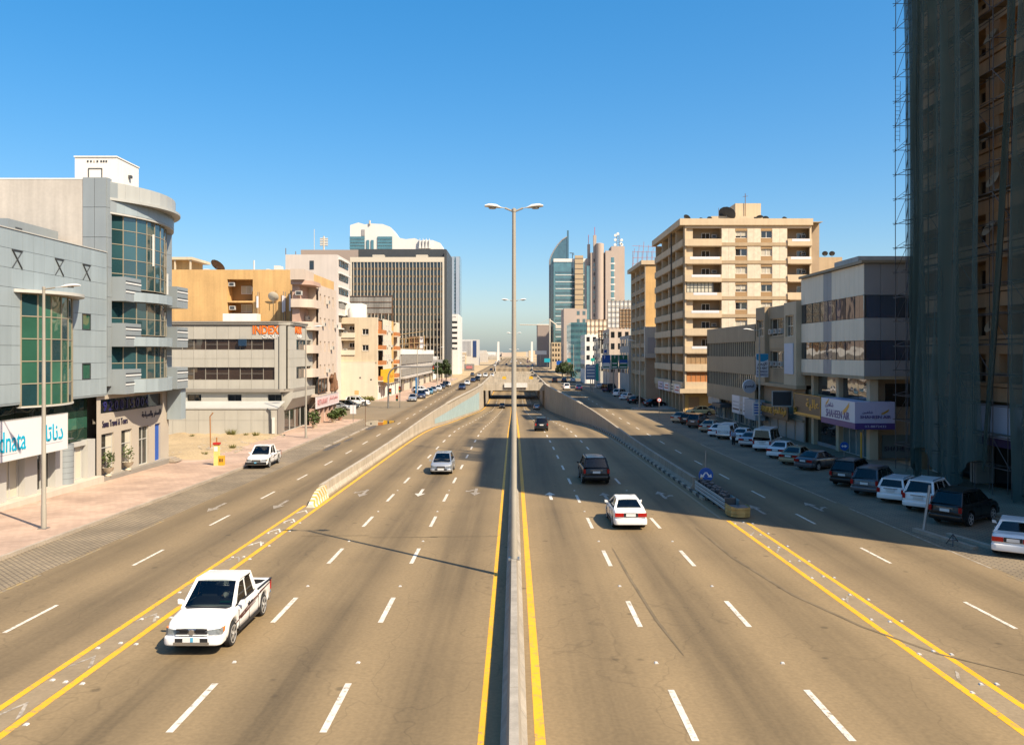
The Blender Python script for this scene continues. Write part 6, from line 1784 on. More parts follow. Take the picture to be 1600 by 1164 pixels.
box('banner', MATS['faded_red_print'], hb, -27, -23.5, 470, 470.3, -.2, 1.4); box('rail', M_STEEL, hb, -28.1, -22.4, 470.31, 470.4, -1.4, 2.5)
# ------------------------------------------------------------------ right side beyond the narrow block
def far_right(label, name, m, pa, pb, Y, ztop, depth, rows, cols, gm=M_GDARK, face='yx', wf=(.5, .5), cap=None):
    return simple_block(name, label, m, xat(pa, Y), xat(pb, Y), Y, Y + depth, zat(ztop, Y), rows, cols, gm, face, wf, cap)
far_right('pale low block with a roof parapet next to the narrow dark block', 'commercial_building', M_BEIGEW, 983, 1012, 204, 524, 18, 3, 2)
far_right('lilac-white rendered house with shaded upper storey on the right', 'commercial_building', M_PINKW, 952, 985, 226, 514, 16, 4, 3)
far_right('grey shop building with cluttered signs on the right', 'commercial_building', M_GREIGE, 938, 956, 250, 528, 20, 4, 3)
far_right('white narrow house with black square windows on the right', 'apartment_building', M_WHITEW, 914, 934, 276, 523, 18, 4, 2)
far_right('teal glazed office front with white sign letters on the right', 'office_building', M_FTEAL, 892, 918, 330, 504, 26, 8, 4, M_FTEALD, 'yx', (.8, .45))
far_right('pale pink slab tower below the sail tower', 'tower_building', M_FPINK, 881, 900, 420, 482, 24, 0, 0)
far_right('pink stone block with a notched top below the round tower', 'tower_building', M_FPINK, 899, 917, 440, 483, 24, 7, 2, M_FTEALD, 'y')
far_right('mauve distant office with pale top storeys right of the pole', 'office_building', M_MAUVE, 840, 859, 620, 508, 26, 0, 0, cap=M_FWHITE)
far_right('brown-topped low block beside the tower crane', 'commercial_building', M_FTAN, 862, 880, 520, 535, 22, 4, 4)
for k, (pa, pb, Y, zt_) in enumerate(((858, 872, 760, 546), (846, 858, 900, 549), (872, 884, 680, 544), (826, 842, 1400, 548), (760, 774, 1500, 550), (784, 800, 1800, 551), (806, 822, 1700, 550))):
    simple_block('distant_building', ('distant low block %s' % ('nearest the crane foot', 'beyond the white far billboard', 'under the pink slab', 'right of the far white pylon', 'by the striped office', 'at the vanishing point left of the pole', 'at the vanishing point right of the pole')[k]), (M_TANL, M_FWHITE, M_PINKW)[k % 3], xat(pa, Y), xat(pb, Y), Y, Y + 30, max(4, zat(zt_, Y)), 0)
# sail-topped glass tower
YS_ = 650.0
sx = lambda p: xat(p, YS_)
sz = lambda q: zat(q, YS_)
SA = empty('tower_building', (sx(888), YS_ + 12, -1.5), 'teal glass tower with a curved sail top and mast', 'building')
pts = [(859.5, 405), (862, 398), (866, 390), (872, 381), (879, 373), (887, 368)]
MB().prism([(sx(859.5), -1.6)] + [(sx(a), sz(b)) for a, b in pts] + [(sx(887), -1.6)], YS_ + 8, YS_ + 24, 'y').build('sail', M_FTEALD, SA)
fr = MB(); P3 = [(sx(a), YS_ + 7.8, sz(b)) for a, b in pts]; fr.tube([(sx(859.5), YS_ + 7.8, -1.6)] + P3, .55, 6); fr.build('sail_edge', M_GREYP, SA)
box('mast', M_FTEALD, SA, sx(887), sx(889.6), YS_ + 7.5, YS_ + 10, sz(405), sz(358))
box('wall', M_FTEAL, SA, sx(865), sx(917), YS_, YS_ + 22, -1.6, sz(405))
fbox(('y', YS_, -1), 'crown_band', M_FWHITE, SA, sx(864.8), sx(917), sz(409.5), sz(404.5), -.1, .5)
for k in range(27):
    q = 424 + 5.35 * k
    fbox(('y', YS_, -1), 'floor_band', M_FWHITE if k % 2 else M_FTEALD, SA, sx(868), sx(898), sz(q + (1.0 if k % 2 else 2.2)), sz(q), .004, .35)
    fbox(('y', YS_, -1), 'floor_band', M_FWHITE if k % 2 else M_FTEALD, SA, sx(911.5), sx(917), sz(q + 1.2), sz(q), .004, .35)
box('tan_shaft', M_FTAN, SA, sx(898), sx(911), YS_ - 2.5, YS_ - .01, -1.6, sz(400))
for k in range(15):
    q = 404 + 8.0 * k
    fbox(('y', YS_ - 2.5, -1), 'slot', M_DKBR, SA, sx(898.3), sx(910.7), sz(q + 1.3), sz(q), .004, .1)
MB().tube([(sx(894.5), YS_, sz(405)), (sx(894.5), YS_, sz(396))], .3, 5).tube([(sx(890), YS_, sz(395.5)), (sx(896.5), YS_, sz(396)), (sx(896.5), YS_, sz(399))], .3, 5).build('roof_crane', M_DGREY, SA)
# pink stone tower with the round teal bay
YT_ = 560.0
tx = lambda p: xat(p, YT_)
tz = lambda q: zat(q, YT_)
TB = empty('tower_building', (tx(948), YT_ + 12, -1.5), 'pink stone tower with round shaft, spires and curved teal glass bay', 'building')
box('left_glass', M_FTEAL, TB, tx(918), tx(926), YT_ + 6, YT_ + 20, -1.6, tz(414))
box('left_wall', M_FPINK, TB, tx(917.5), tx(927), YT_ + 8, YT_ + 22, -1.6, tz(402))
box('mid_wall', M_FPINK, TB, tx(924), tx(966), YT_ + 5, YT_ + 24, -1.6, tz(393.5))
box('spire_base', M_FPINK, TB, tx(920), tx(924), YT_ + 9, YT_ + 12, tz(402), tz(379)); box('spire_tip', M_REDP, TB, tx(921.3), tx(922), YT_ + 10, YT_ + 10.4, tz(379), tz(364))
box('spire_base', M_FPINK, TB, tx(928.5), tx(933), YT_ + 5, YT_ + 8, tz(393.5), tz(366)); box('spire_tip', M_REDP, TB, tx(930.3), tx(931), YT_ + 6, YT_ + 6.4, tz(366), tz(353))
MB().lathe([(tx(943) - tx(936.5), -1.6), (tx(943) - tx(936.5), tz(380)), (.6 * (tx(943) - tx(936.5)), tz(379))], 18, (tx(938), YT_ + 4, 0)).build('round_shaft', M_FPINK, TB, smooth=True)
for k in range(18): fbox(('y', YT_ + 5, -1), 'slot', M_FTEALD if k % 3 else M_DGREY, TB, tx(928.5), tx(930.5), tz(408 + 7.2 * k), tz(403.5 + 7.2 * k), .004, .2)
for k in range(16): fbox(('y', YT_ + 5, -1), 'slot', M_FWHITE, TB, tx(942.6), tx(944), tz(402 + 7.0 * k), tz(399 + 7.0 * k), .004, .25)
box('right_wall', M_FPINK, TB, tx(958), tx(979), YT_ + 10, YT_ + 26, -1.6, tz(382))
box('crown_wall', M_FPINK, TB, tx(946.5), tx(968), YT_ + 1.5, YT_ + 5, -1.6, tz(391.5))
ccx, cr = tx(957.5), (tx(970) - tx(947)) * .52
nb = 9
for k in range(10):
    z0 = tz(402 + 10.9 * (k + 1)); z1 = tz(402 + 10.9 * k)
    P4 = [(ccx + cr * math.sin(-.95 + 1.9 * i / nb), YT_ + 6.5 - cr * 1.0 * math.cos(-.95 + 1.9 * i / nb) + .0) for i in range(nb + 1)]
    MB().prism(P4 + [(ccx + cr * .8, YT_ + 6), (ccx - cr * .8, YT_ + 6)], z0 + 1.0, z1).build('glass_ring', M_FTEAL, TB, smooth=True)
    P5 = [(ccx + cr * 1.03 * math.sin(-.95 + 1.9 * i / nb), YT_ + 6.5 - cr * 1.03 * math.cos(-.95 + 1.9 * i / nb)) for i in range(nb + 1)]
    MB().prism(P5 + [(ccx + cr * .8, YT_ + 6), (ccx - cr * .8, YT_ + 6)], z0 + .2, z0 + .98).build('floor_ring', M_FWHITE, TB, smooth=True)
mb = MB()
mx_ = tx(969.5)
for dx in (-.9, .9): mb.tube([(mx_ + dx * 1.4, YT_ + 14, tz(382)), (mx_ + dx * .8, YT_ + 14, tz(361))], .18, 5)
for k in range(6): mb.tube([(mx_ - 1.2, YT_ + 14, tz(380 - 3.3 * k)), (mx_ + 1.2, YT_ + 14, tz(377.5 - 3.3 * k))], .14, 5)
mb.build('cell_mast', M_STEEL, TB)
for k, (p, q) in enumerate(((964.5, 379), (975.5, 379), (964.8, 371), (975, 371.5), (965, 364), (974, 377), (969, 361.5))):
    MB().lathe([(.9, -.2), (1.0, 0), (.9, .25)], 12, (tx(p), YT_ + 12.6, tz(q)), 'y').build('dish', M_FWHITE, TB, smooth=True)
# billboards on the right roofs
def lattice_board(label, pa, pb, qa, qb, Y, m, nx, nz_, frame):
    e = empty('billboard', (xat((pa + pb) / 2, Y), Y, zat(qb, Y)), label, 'billboard', 'roof billboards on the right')
    x0_, x1_, z0_, z1_ = xat(pa, Y), xat(pb, Y), zat(qb, Y), zat(qa, Y)
    if m:
        for i in range(nx):
            for j in range(nz_):
                box('board_panel', m, e, x0_ + (x1_ - x0_) * i / nx + .06, x0_ + (x1_ - x0_) * (i + 1) / nx - .06, Y, Y + .2, z0_ + (z1_ - z0_) * j / nz_ + .06, z0_ + (z1_ - z0_) * (j + 1) / nz_ - .06)
    mb = MB()
    for i in range(nx + 1): mb.tube([(x0_ + (x1_ - x0_) * i / nx, Y - .25, z0_ - 3), (x0_ + (x1_ - x0_) * i / nx, Y - .25, z1_ + .3)], .11, 4)
    for j in range(nz_ + 1): mb.tube([(x0_, Y - .3, z0_ + (z1_ - z0_) * j / nz_), (x1_, Y - .3, z0_ + (z1_ - z0_) * j / nz_)], .1, 4)
    for i in range(nx): mb.tube([(x0_ + (x1_ - x0_) * i / nx, Y + 2.0, z0_ - 3), (x0_ + (x1_ - x0_) * (i + 1) / nx, Y + .3, z1_)], .09, 4)
    mb.build('steel_frame', frame, e)
    return e
lattice_board('large white gridded roof billboard left of the narrow dark block', 949.5, 995, 470, 512, 262, M_FWHITE, 7, 5, M_GREIGEB)
lattice_board('open ochre lattice billboard in front of the white gridded one', 968, 994, 483.5, 512, 238, M_FTAN, 5, 5, M_RUST)
lattice_board('empty steel lattice billboard above the white narrow house', 917, 949, 500, 527, 285, M_BEIGEP, 5, 3, M_RUST)
rb = empty('roof_frame', (xat(945, 240), 240, zat(520, 240)), 'rust brown timber roof frame below the billboards', 'frame')
mb = MB()
for k in range(8): mb.tube([(xat(936 + 4 * k, 240), 240, zat(545, 240)), (xat(936 + 4 * k, 240), 240, zat(516 + (k % 3), 240))], .14, 4)
for q in (517, 524, 531): mb.tube([(xat(934, 240), 239.7, zat(q, 240)), (xat(968, 240), 239.7, zat(q - 1, 240))], .14, 4)
mb.build('beams', M_RUST, rb)
# tower crane
cr_ = empty('tower_crane', (xat(860, 560), 560, -1.5), 'pale tower crane by the sail tower', 'crane')
mb = MB()
cx_ = xat(859, 560)
mb.tube([(cx_, 560, -1.5), (cx_, 560, zat(498, 560))], .5, 6)
mb.build('mast', M_FINW, cr_)
MB().tube([(xat(812, 560), 560, zat(507.5, 560)), (cx_, 560, zat(508, 560))], .32, 5).build('jib', M_FINW, cr_)
MB().tube([(cx_, 560, zat(500, 560)), (xat(872, 560), 560, zat(510, 560))], .4, 5).tube([(cx_, 560, zat(498, 560)), (xat(838, 560), 560, zat(508, 560))], .1, 4).build('counter_jib', M_FINW, cr_)
box('counterweight', M_FINW, cr_, xat(868, 560), xat(877, 560), 559, 561, zat(513, 560), zat(508, 560))
# slender pylons and far flyover at the vanishing point
for k, p in enumerate((778.5, 831)):
    tag(MB().prism([(xat(p - 2, 1000), -1.5), (xat(p + 2, 1000), -1.5), (xat(p + 1.6, 1000), zat(534, 1000)), (xat(p - 1.2, 1000), zat(534, 1000))], 1000, 1004, 'y').build('pylon', M_FWHITE, None), 'slender white pylon far away %s of the median lamp pole' % ('left', 'right')[k], 'pylon', 'far white pylons')
fo = empty('flyover', (0, 1300, -1.5), 'low beige flyover crossing the road at the far end', 'bridge')
box('deck', M_CONCW, fo, -220, 60, 1300, 1312, 1.4, 3.2)
for k in range(13): box('pier', M_CONC, fo, -210 + 21 * k, -208 + 21 * k, 1302, 1310, -1.6, 1.39)
wb = empty('billboard', (xat(844, 600), 600, -1.5), 'white blank billboard far away right of the road', 'billboard')
box('board', M_FWHITE, wb, xat(836, 600), xat(854, 600), 600, 600.5, zat(554, 600), zat(548, 600)); MB().tube([(xat(845, 600), 600.3, -1.5), (xat(845, 600), 600.3, zat(554, 600))], .4, 6).build('post', M_STEEL, wb)
# distant low town along the horizon
M_FAR = [M_TANL, M_FWHITE, M_PINKW, M_BEIGEW, M_GREIGE]
town = MB(); tr_ = random.Random(4)
for i in range(700):
    Y = tr_.uniform(900, 3200); s = tr_.choice((-1, 1))
    x = s * (36 + tr_.random() ** 1.5 * 1300); w_ = tr_.uniform(12, 34); h = tr_.uniform(4, 13)
    town.box(x - w_ / 2, x + w_ / 2, Y, Y + w_, -1.6, h)
tag(town.build('distant_town', M_FAR[3], None, fix=False), 'mass of low tan houses along the horizon', 'town', kind='stuff')
# further shops along the right side
for k, (x0_, a, b, h, m, lb) in enumerate(((33, 352, 384, 11, M_BEIGEW, 'beige shop block beyond the teal office'), (34, 392, 430, 15, M_FWHITE, 'white six bay block beyond the beige shops'), (35, 456, 500, 9, M_TANL, 'low tan shops below the pink slab'), (37, 520, 590, 12, M_PINKW, 'pinkish long block far up the right side'), (40, 620, 720, 10, M_GREIGE, 'grey sheds at the far right end of the road'))):
    simple_block('commercial_building', lb, m, x0_, x0_ + 18, a, b, h, 3, 4, M_GDARK, 'yx', (.5, .45), M_FWHITE)
# small shop signs and boards crowding the far street
cr9 = random.Random(31)
cols9 = [M_BLSIGN, M_GREENS, M_SIGNW, M_REDP, M_YPAINT, M_FTAN, M_LILAC, M_TWHITE]
for k in range(22):
    Y = 232 + 16 * k + cr9.uniform(-4, 4); x_ = 30.2 + cr9.uniform(-1.2, .6) + (2 if Y > 340 else 0)
    e = empty('street_sign', (x_, Y, -1.5), '%s board, %s nearest sign in the far right shop row' % (('blue', 'green', 'white', 'red', 'yellow', 'tan', 'lilac', 'pale')[k % 8], ('very', 'second', 'third', 'fourth', 'fifth', 'sixth', 'seventh', 'eighth', 'ninth', 'tenth', 'eleventh', 'twelfth', 'thirteenth', 'fourteenth', 'fifteenth', 'sixteenth', 'seventeenth', 'eighteenth', 'nineteenth', 'twentieth', 'twenty-first', 'twenty-second')[k]), 'sign', 'far right shop signs')
    h_ = cr9.uniform(2.0, 6.5); w_ = cr9.uniform(1.2, 3.2)
    box('board', cols9[k % 8], e, x_ - w_ / 2, x_ + w_ / 2, Y, Y + .2, h_, h_ + cr9.uniform(1.0, 2.6))
    MB().tube([(x_, Y + .3, -1.5), (x_, Y + .3, h_ + .5)], .09, 6).build('post', M_STEEL, e)
# ------------------------------------------------------------------ vehicles
def paint(name, col, rough=.28, metal=0.0):
    m = mat('car_paint_' + name, col, rough=rough, metal=metal, var=.03, vscale=.8, coat=.25 if name == 'black' else .7)
    return m
CP = {'white': paint('white', (.93, .92, .90)), 'silver': paint('silver', (.52, .54, .56), .3, .5), 'black': paint('black', (.006, .006, .007), .3), 'grey': paint('grey', (.10, .105, .115), .3, .3),
      'beige': paint('beige', (.46, .41, .31), .3, .4), 'gold': paint('gold', (.40, .34, .22), .3, .4), 'cream': paint('cream', (.70, .60, .30)), 'blue': paint('blue', (.02, .035, .10)), 'bluel': paint('light_blue', (.10, .28, .42)),
      'brown': paint('brown', (.09, .065, .055), .3, .3), 'red': paint('red', (.30, .02, .015))}
M_TYRE = mat('tyre_rubber', (.022, .022, .022), rough=.85, var=.2, vscale=4)
M_RIM = mat('alloy_rim', (.62, .62, .61), rough=.3, metal=.5, var=.05)
M_RIMD = mat('rim_shadow', (.05, .05, .05), rough=.6, var=.1)
def clear_glass(name, tint):
    m = bpy.data.materials.new(name); m.use_nodes = True; t = m.node_tree; N = t.nodes; L = t.links
    N.remove(N['Principled BSDF'])
    tr = N.new('ShaderNodeBsdfTransparent'); tr.inputs[0].default_value = (*tint, 1)
    gl = N.new('ShaderNodeBsdfGlossy'); gl.inputs['Roughness'].default_value = .03
    fr = N.new('ShaderNodeFresnel'); fr.inputs[0].default_value = 1.65
    mx = N.new('ShaderNodeMixShader'); L.new(fr.outputs[0], mx.inputs[0]); L.new(tr.outputs[0], mx.inputs[1]); L.new(gl.outputs[0], mx.inputs[2])
    L.new(mx.outputs[0], N['Material Output'].inputs[0]); MATS[name] = m
    return m
M_CGL = clear_glass('car_glass', (.30, .34, .33))
M_CGLG = clear_glass('car_glass_green', (.42, .52, .47))
M_SEAT = mat('seat_fabric', (.075, .07, .065), rough=.9, var=.15, vscale=4)
M_DASH = mat('dashboard', (.05, .045, .04), rough=.7, var=.1)
M_TRIM = mat('black_trim', (.02, .02, .021), rough=.55, var=.1)
M_CHROME = mat('chrome_trim', (.65, .65, .65), rough=.15, metal=.9, var=0)
M_HEAD = mat('headlamp_lens', (.20, .21, .21), rough=.08, ior=1.7, var=.4, vscale=14)
M_TAIL = mat('tail_lamp_red', (.40, .012, .01), rough=.15, var=.1, vscale=8)
M_AMB = mat('amber_lamp', (.75, .22, .02), rough=.2, var=0)
M_PLATE = mat('number_plate_white', (.75, .75, .73), rough=.5, var=.05)
M_PLATEB = mat('number_plate_blue', (.10, .40, .60), rough=.5, var=0)
M_UNDER = mat('underbody', (.012, .012, .012), rough=.9, var=0)
def bumper_mesh(hwd, y_in, y_out, z0, z1, m, s=1, rnd=.05):
    """wrap-round bumper: rounded in plan, bevelled top and bottom; s = +1 front, -1 rear"""
    P = [(-hwd, y_in)]
    for k in range(7):
        t = math.pi - math.pi / 2 * k / 6
        P.append((-hwd + .24 + .24 * math.cos(t), y_out - .20 * (1 - math.sin(t))))
    P += [(-x, y) for x, y in P[::-1]]
    mb = MB().prism([(x, s * y) for x, y in P], z0, z1, 'z')
    me = mb.mesh('bumper', m)
    bm = bmesh.new(); bm.from_mesh(me)
    ed = [e for e in bm.edges if abs(e.verts[0].co.z - e.verts[1].co.z) < 1e-5]
    bmesh.ops.bevel(bm, geom=ed, offset=rnd, segments=3, profile=.5, affect='EDGES')
    bmesh.ops.recalc_face_normals(bm, faces=bm.faces)
    bm.to_mesh(me); bm.free()
    for p in me.polygons: p.use_smooth = True
    me.set_sharp_from_angle(angle=math.radians(50))
    return me
def car_proto(kind):
    """a vehicle about the origin, front towards +y; returns the root with its parts as children"""
    spec = {
        'sedan':  dict(L=4.55, W=1.76, wb=1.32, r=.31, top=[(-2.28, .72), (-2.2, .90), (-2.05, 1.00), (-1.5, 1.03), (.95, .97), (1.5, .90), (1.95, .80), (2.18, .68), (2.28, .52)], cab=(-1.62, -.92, .12, 1.18), zr=1.46, wt=.55),
        'hatch':  dict(L=4.2, W=1.72, wb=1.27, r=.31, top=[(-2.1, .70), (-2.03, .98), (-1.7, 1.02), (.95, .98), (1.4, .92), (1.85, .80), (2.02, .66), (2.1, .50)], cab=(-2.02, -1.55, .18, 1.35), zr=1.52, wt=.57),
        'estate': dict(L=4.75, W=1.74, wb=1.36, r=.31, top=[(-2.38, .70), (-2.3, .98), (-2.0, 1.01), (.95, .98), (1.55, .93), (2.1, .84), (2.3, .72), (2.38, .52)], cab=(-2.28, -1.98, .1, .98), zr=1.50, wt=.62),
        'suv':    dict(L=4.75, W=1.86, wb=1.36, r=.37, top=[(-2.35, .80), (-2.3, 1.10), (-2.0, 1.16), (1.0, 1.13), (1.6, 1.08), (2.1, 1.0), (2.28, .84), (2.37, .62)], cab=(-2.26, -1.80, .20, 1.14), zr=1.80, wt=.66),
        'van':    dict(L=4.85, W=1.88, wb=1.35, r=.33, top=[(-2.42, .80), (-2.38, 1.10), (-2.0, 1.16), (1.6, 1.15), (2.0, 1.1), (2.28, .98), (2.42, .70)], cab=(-2.38, -2.28, 1.15, 2.05), zr=2.22, wt=.76),
        'pickup': dict(L=5.1, W=1.80, wb=1.54, r=.36, top=[(-2.55, 1.02), (-.95, 1.04), (-.94, 1.06), (1.05, 1.08), (1.4, 1.06), (1.9, 1.0), (2.2, .94), (2.4, .84), (2.5, .72), (2.55, .60)], cab=(-.93, -.70, .42, 1.30), zr=1.74, wt=.66),
    }[kind]
    L, W, wb, r = spec['L'], spec['W'], spec['wb'], spec['r']
    hwid = W / 2
    top = spec['top']
    sill = .24 if kind in ('sedan', 'hatch', 'estate') else .30
    zc = r + .0
    ar = r + .075
    root = bpy.data.objects.new('proto_' + kind, None); COL.objects.link(root); WM[root.name] = Matrix.Identity(4)
    # stations
    ys = set()
    n0 = 26
    for i in range(n0 + 1): ys.add(round(-L / 2 + L * i / n0, 4))
    for yw in (-wb, wb):
        for i in range(13): ys.add(round(yw + ar * math.cos(math.pi * i / 12), 4))
    for a, _ in top: ys.add(max(-L / 2, min(L / 2, a)))
    for e_ in (.02, .06, .14): ys.add(round(L / 2 - e_, 4)); ys.add(round(-L / 2 + e_, 4))
    ys = sorted(ys)
    def halfw(y):
        t = max(0, (abs(y) - .70 * L / 2) / (.30 * L / 2))
        return hwid * (1 - (.11 if y > 0 else .07) * t ** 2.2 - (.03 * max(0, (abs(y) - L / 2 + .1) / .1)))
    def bott(y):
        b = sill + .10 * max(0, (abs(y) - .8 * L / 2) / (.2 * L / 2)) ** 1.5
        for yw in (-wb, wb):
            d = abs(y - yw)
            if d < ar: b = max(b, zc + math.sqrt(max(0, ar * ar - d * d)) - .0)
        return b
    mb = MB()
    bed = kind == 'pickup'
    rings = []
    for y in ys:
        h, b, t = halfw(y), bott(y), interp(top, y)
        b = min(b, t - .12)
        mid = b + (t - b) * .45
        inbed = bed and -2.46 < y < -1.0
        if inbed: ring = [(0, b), (h * .8, b), (h - .005, b + .02), (h, mid), (h - .01, t - .1), (h - .02, t), (h - .07, t), (h - .09, .62), (0, .62)]
        else:
            cr = .035 if y > .9 else .02
            ring = [(0, b), (h * .8, b), (h - .01, b + .02), (h, mid), (h - .015, t - .14), (h - .05, t - .035), (h - .15, t), (h * .5, t + cr * .8), (0, t + cr)]
        bu = (.15 if y > 0 else .07) * max(0, (abs(y) - (L / 2 - .7)) / .7) ** 1.3
        rings.append([(x, y - math.copysign(bu * (x / h) ** 2, y), z) for x, z in ring])
    nr = len(rings[0])
    for s in (1, -1):
        base = len(mb.v)
        for rg in rings: mb.v += [(s * x, y, z) for x, y, z in rg]
        for i in range(len(rings) - 1):
            for j in range(nr - 1):
                a = base + i * nr + j
                q = (a, a + 1, a + nr + 1, a + nr)
                mb.f.append(q if s < 0 else q[::-1])
        for i in (0, len(rings) - 1):
            mb.f.append(tuple(base + i * nr + j for j in range(nr)))
    def part(name, m, mbx, smooth=False, parent=root):
        me = mbx.mesh(name, m, smooth)
        o = bpy.data.objects.new(name, me); COL.objects.link(o)
        o.parent = parent; WM[o.name] = Matrix.Identity(4)
        return o
    bm_ = bmesh.new()
    me = mb.mesh('body', CP['white'])
    bm_.from_mesh(me); bmesh.ops.remove_doubles(bm_, verts=bm_.verts, dist=.0008); bmesh.ops.recalc_face_normals(bm_, faces=bm_.faces); bm_.to_mesh(me); bm_.free()
    body = bpy.data.objects.new('body', me); COL.objects.link(body)
    sm = body.modifiers.new('s', 'SUBSURF'); sm.levels = 1
    bpy.context.view_layer.update()
    me = bpy.data.meshes.new_from_object(body.evaluated_get(bpy.context.evaluated_depsgraph_get()))
    body.modifiers.clear(); body.data = me; body.parent = root
    for p in me.polygons: p.use_smooth = True
    me.set_sharp_from_angle(angle=math.radians(42))
    part('underbody', M_UNDER, MB().box(-hwid + .22, hwid - .22, -L / 2 + .25, L / 2 - .25, sill - .05, sill + .3))
    # cabin
    c0, c1, c2, c3 = spec['cab']; zr = spec['zr']
    zbR, zbF = interp(top, c0) - .02, interp(top, c3) - .02
    wb_ = hwid - .10; wt_ = spec['wt'] * 1.0
    if kind == 'van': wt_ = .74; wb_ = hwid - .04
    B0 = [(-wb_, c0, zbR), (wb_, c0, zbR), (wb_, c3, zbF), (-wb_, c3, zbF)]
    T0 = [(-wt_, c1, zr - .03), (wt_, c1, zr - .03), (wt_, c2, zr), (-wt_, c2, zr)]
    if kind == 'pickup': sp = [(-.72, .0, -.55, -.08), (.10, 1.02, .02, .36)]
    elif kind == 'van': sp = [(-2.2, -.95, -2.15, -.97), (-.85, .35, -.85, .33), (.5, 1.75, .47, 1.08)]
    elif kind == 'sedan': sp = [(-1.25, -.30, -.82, -.34), (-.20, .98, -.25, .08)]
    elif kind == 'hatch': sp = [(-1.75, -1.1, -1.45, -1.12), (-1.0, -.15, -1.0, -.2), (-.05, 1.1, -.1, .12)]
    else: sp = [(c0 + .28, c0 + 1.0, c1 + .12, c0 + 1.0), (c0 + 1.1, -.22, c0 + 1.1, -.26), (-.12, c3 - .2, -.16, c2 - .06)]
    VL, VH = .10, .87
    fr = (B0[2], B0[3], T0[3], T0[2]); rear = (B0[0], B0[1], T0[1], T0[0])
    rv = (.14, .90) if kind not in ('van', 'pickup') else ((.30, .90) if kind == 'van' else (.22, .86))
    def bil(q, u, v):
        A_, B_, C_, D_ = [Vector(p) for p in q]
        return A_.lerp(B_, u).lerp(D_.lerp(C_, u), v)
    cb = MB()
    def cell(q, u0, u1, v0, v1, u0t=None, u1t=None):
        cb.quad(*[tuple(bil(q, *uv)) for uv in ((u0, v0), (u1, v0), (u1 if u1t is None else u1t, v1), (u0 if u0t is None else u0t, v1))])
    for q, (a0, a1, v0, v1) in ((fr, (.05, .95, VL * .6, .93)), (rear, (.07, .93, rv[0], rv[1]))):
        cell(q, 0, 1, 0, v0); cell(q, 0, 1, v1, 1); cell(q, 0, a0, v0, v1); cell(q, a1, 1, v0, v1)
    ln = c3 - c0
    SIDES = []
    for s in (1, -1):
        q = (B0[1], B0[2], T0[2], T0[1]) if s > 0 else (B0[0], B0[3], T0[3], T0[0])
        cell(q, 0, 1, 0, VL); cell(q, 0, 1, VH, 1)
        def ub(y): return (y - c0) / ln
        def ut(y): return (y - c1) / (c2 - c1)
        def mixu(a, at_, v): return ub(a) * (1 - v) + ut(at_) * v
        prev = (0, 0)
        for (a, b, at_, bt) in sp:
            lo, hi = (mixu(a, at_, VL), mixu(b, bt, VL)), (mixu(a, at_, VH), mixu(b, bt, VH))
            cell(q, prev[0], lo[0], VL, VH, prev[1], hi[0]); prev = (lo[1], hi[1])
            SIDES.append((s, q, lo, hi))
        cell(q, prev[0], 1, VL, VH, prev[1], 1)
    for k in range(4):
        cb.tube([B0[k], T0[k]], .038, 7); cb.tube([T0[k], T0[(k + 1) % 4]], .042, 7)
    nR = 5
    for iy in range(nR):
        for ix in range(nR):
            P = []
            for (u, v) in ((ix, iy), (ix + 1, iy), (ix + 1, iy + 1), (ix, iy + 1)):
                p = bil(T0, u / nR, v / nR); w4 = (1 - (2 * u / nR - 1) ** 2) * .5 + (1 - (2 * v / nR - 1) ** 2) * .5
                P.append((p.x, p.y, p.z + .03 + .03 * w4))
            cb.quad(*P)
    me = cb.mesh('cabin', CP['white'])
    bm_ = bmesh.new(); bm_.from_mesh(me); bmesh.ops.remove_doubles(bm_, verts=bm_.verts, dist=.0005); bm_.to_mesh(me); bm_.free()
    for p in me.polygons: p.use_smooth = True
    me.set_sharp_from_angle(angle=math.radians(40))
    cab = bpy.data.objects.new('cabin', me); COL.objects.link(cab); cab.parent = root
    # seats and dashboard seen through the glass
    zin = max(interp(top, y_) for y_ in (c0 + .3, 0, c3 - .2)) + .045
    part('interior_floor', M_DASH, MB().box(-wb_ + .1, wb_ - .1, c0 + .3, c3 - .28, zin - .05, zin))
    part('dashboard', M_DASH, MB().prism([(c3 - .55, zin), (c3 - .22, zin), (c3 - .28, zin + .05), (c3 - .5, zin + .09)], -wb_ + .16, wb_ - .16, 'x'))
    for ys_ in ([.12] if kind == 'pickup' else [.0, -.68] if kind == 'sedan' else [.0, -.95] if kind != 'van' else [.85, -.1, -1.1]):
        hs_ = .16 if ys_ < -.5 and kind in ('sedan', 'hatch', 'estate') else .26 if kind not in ('sedan', 'hatch', 'estate') else .22
        for xs_ in (-.36, .36):
            part('seat', M_SEAT, MB().prism([(ys_ - .12, zin - .02), (ys_ + .06, zin - .02), (ys_ - .06, zin + hs_), (ys_ - .2, zin + hs_)], xs_ - .24, xs_ + .24, 'x').box(xs_ - .13, xs_ + .13, ys_ - .21, ys_ - .11, zin + hs_ + .01, zin + hs_ + (.15 if hs_ > .2 else .06)))
    # glazing set on the cabin faces
    def pane(name, q, lo, hi, v0, v1, off, bulge=0.0, m=M_CGL, flip=False):
        A_, B_, C_, D_ = [Vector(p) for p in q]
        nrm = (B_ - A_).cross(D_ - A_).normalized() * (-1 if flip else 1)
        n_ = 8 if bulge else 1
        mbx = MB(); V = []
        for j_ in range(3):
            v = v0 + (v1 - v0) * j_ / 2; f_ = j_ / 2
            a, b = lo[0] + (hi[0] - lo[0]) * f_, lo[1] + (hi[1] - lo[1]) * f_
            for k in range(n_ + 1):
                u = a + (b - a) * k / n_
                V.append(tuple(bil(q, u, v) + nrm * (off + bulge * (1 - (2 * k / n_ - 1) ** 2))))
        mbx.v = V
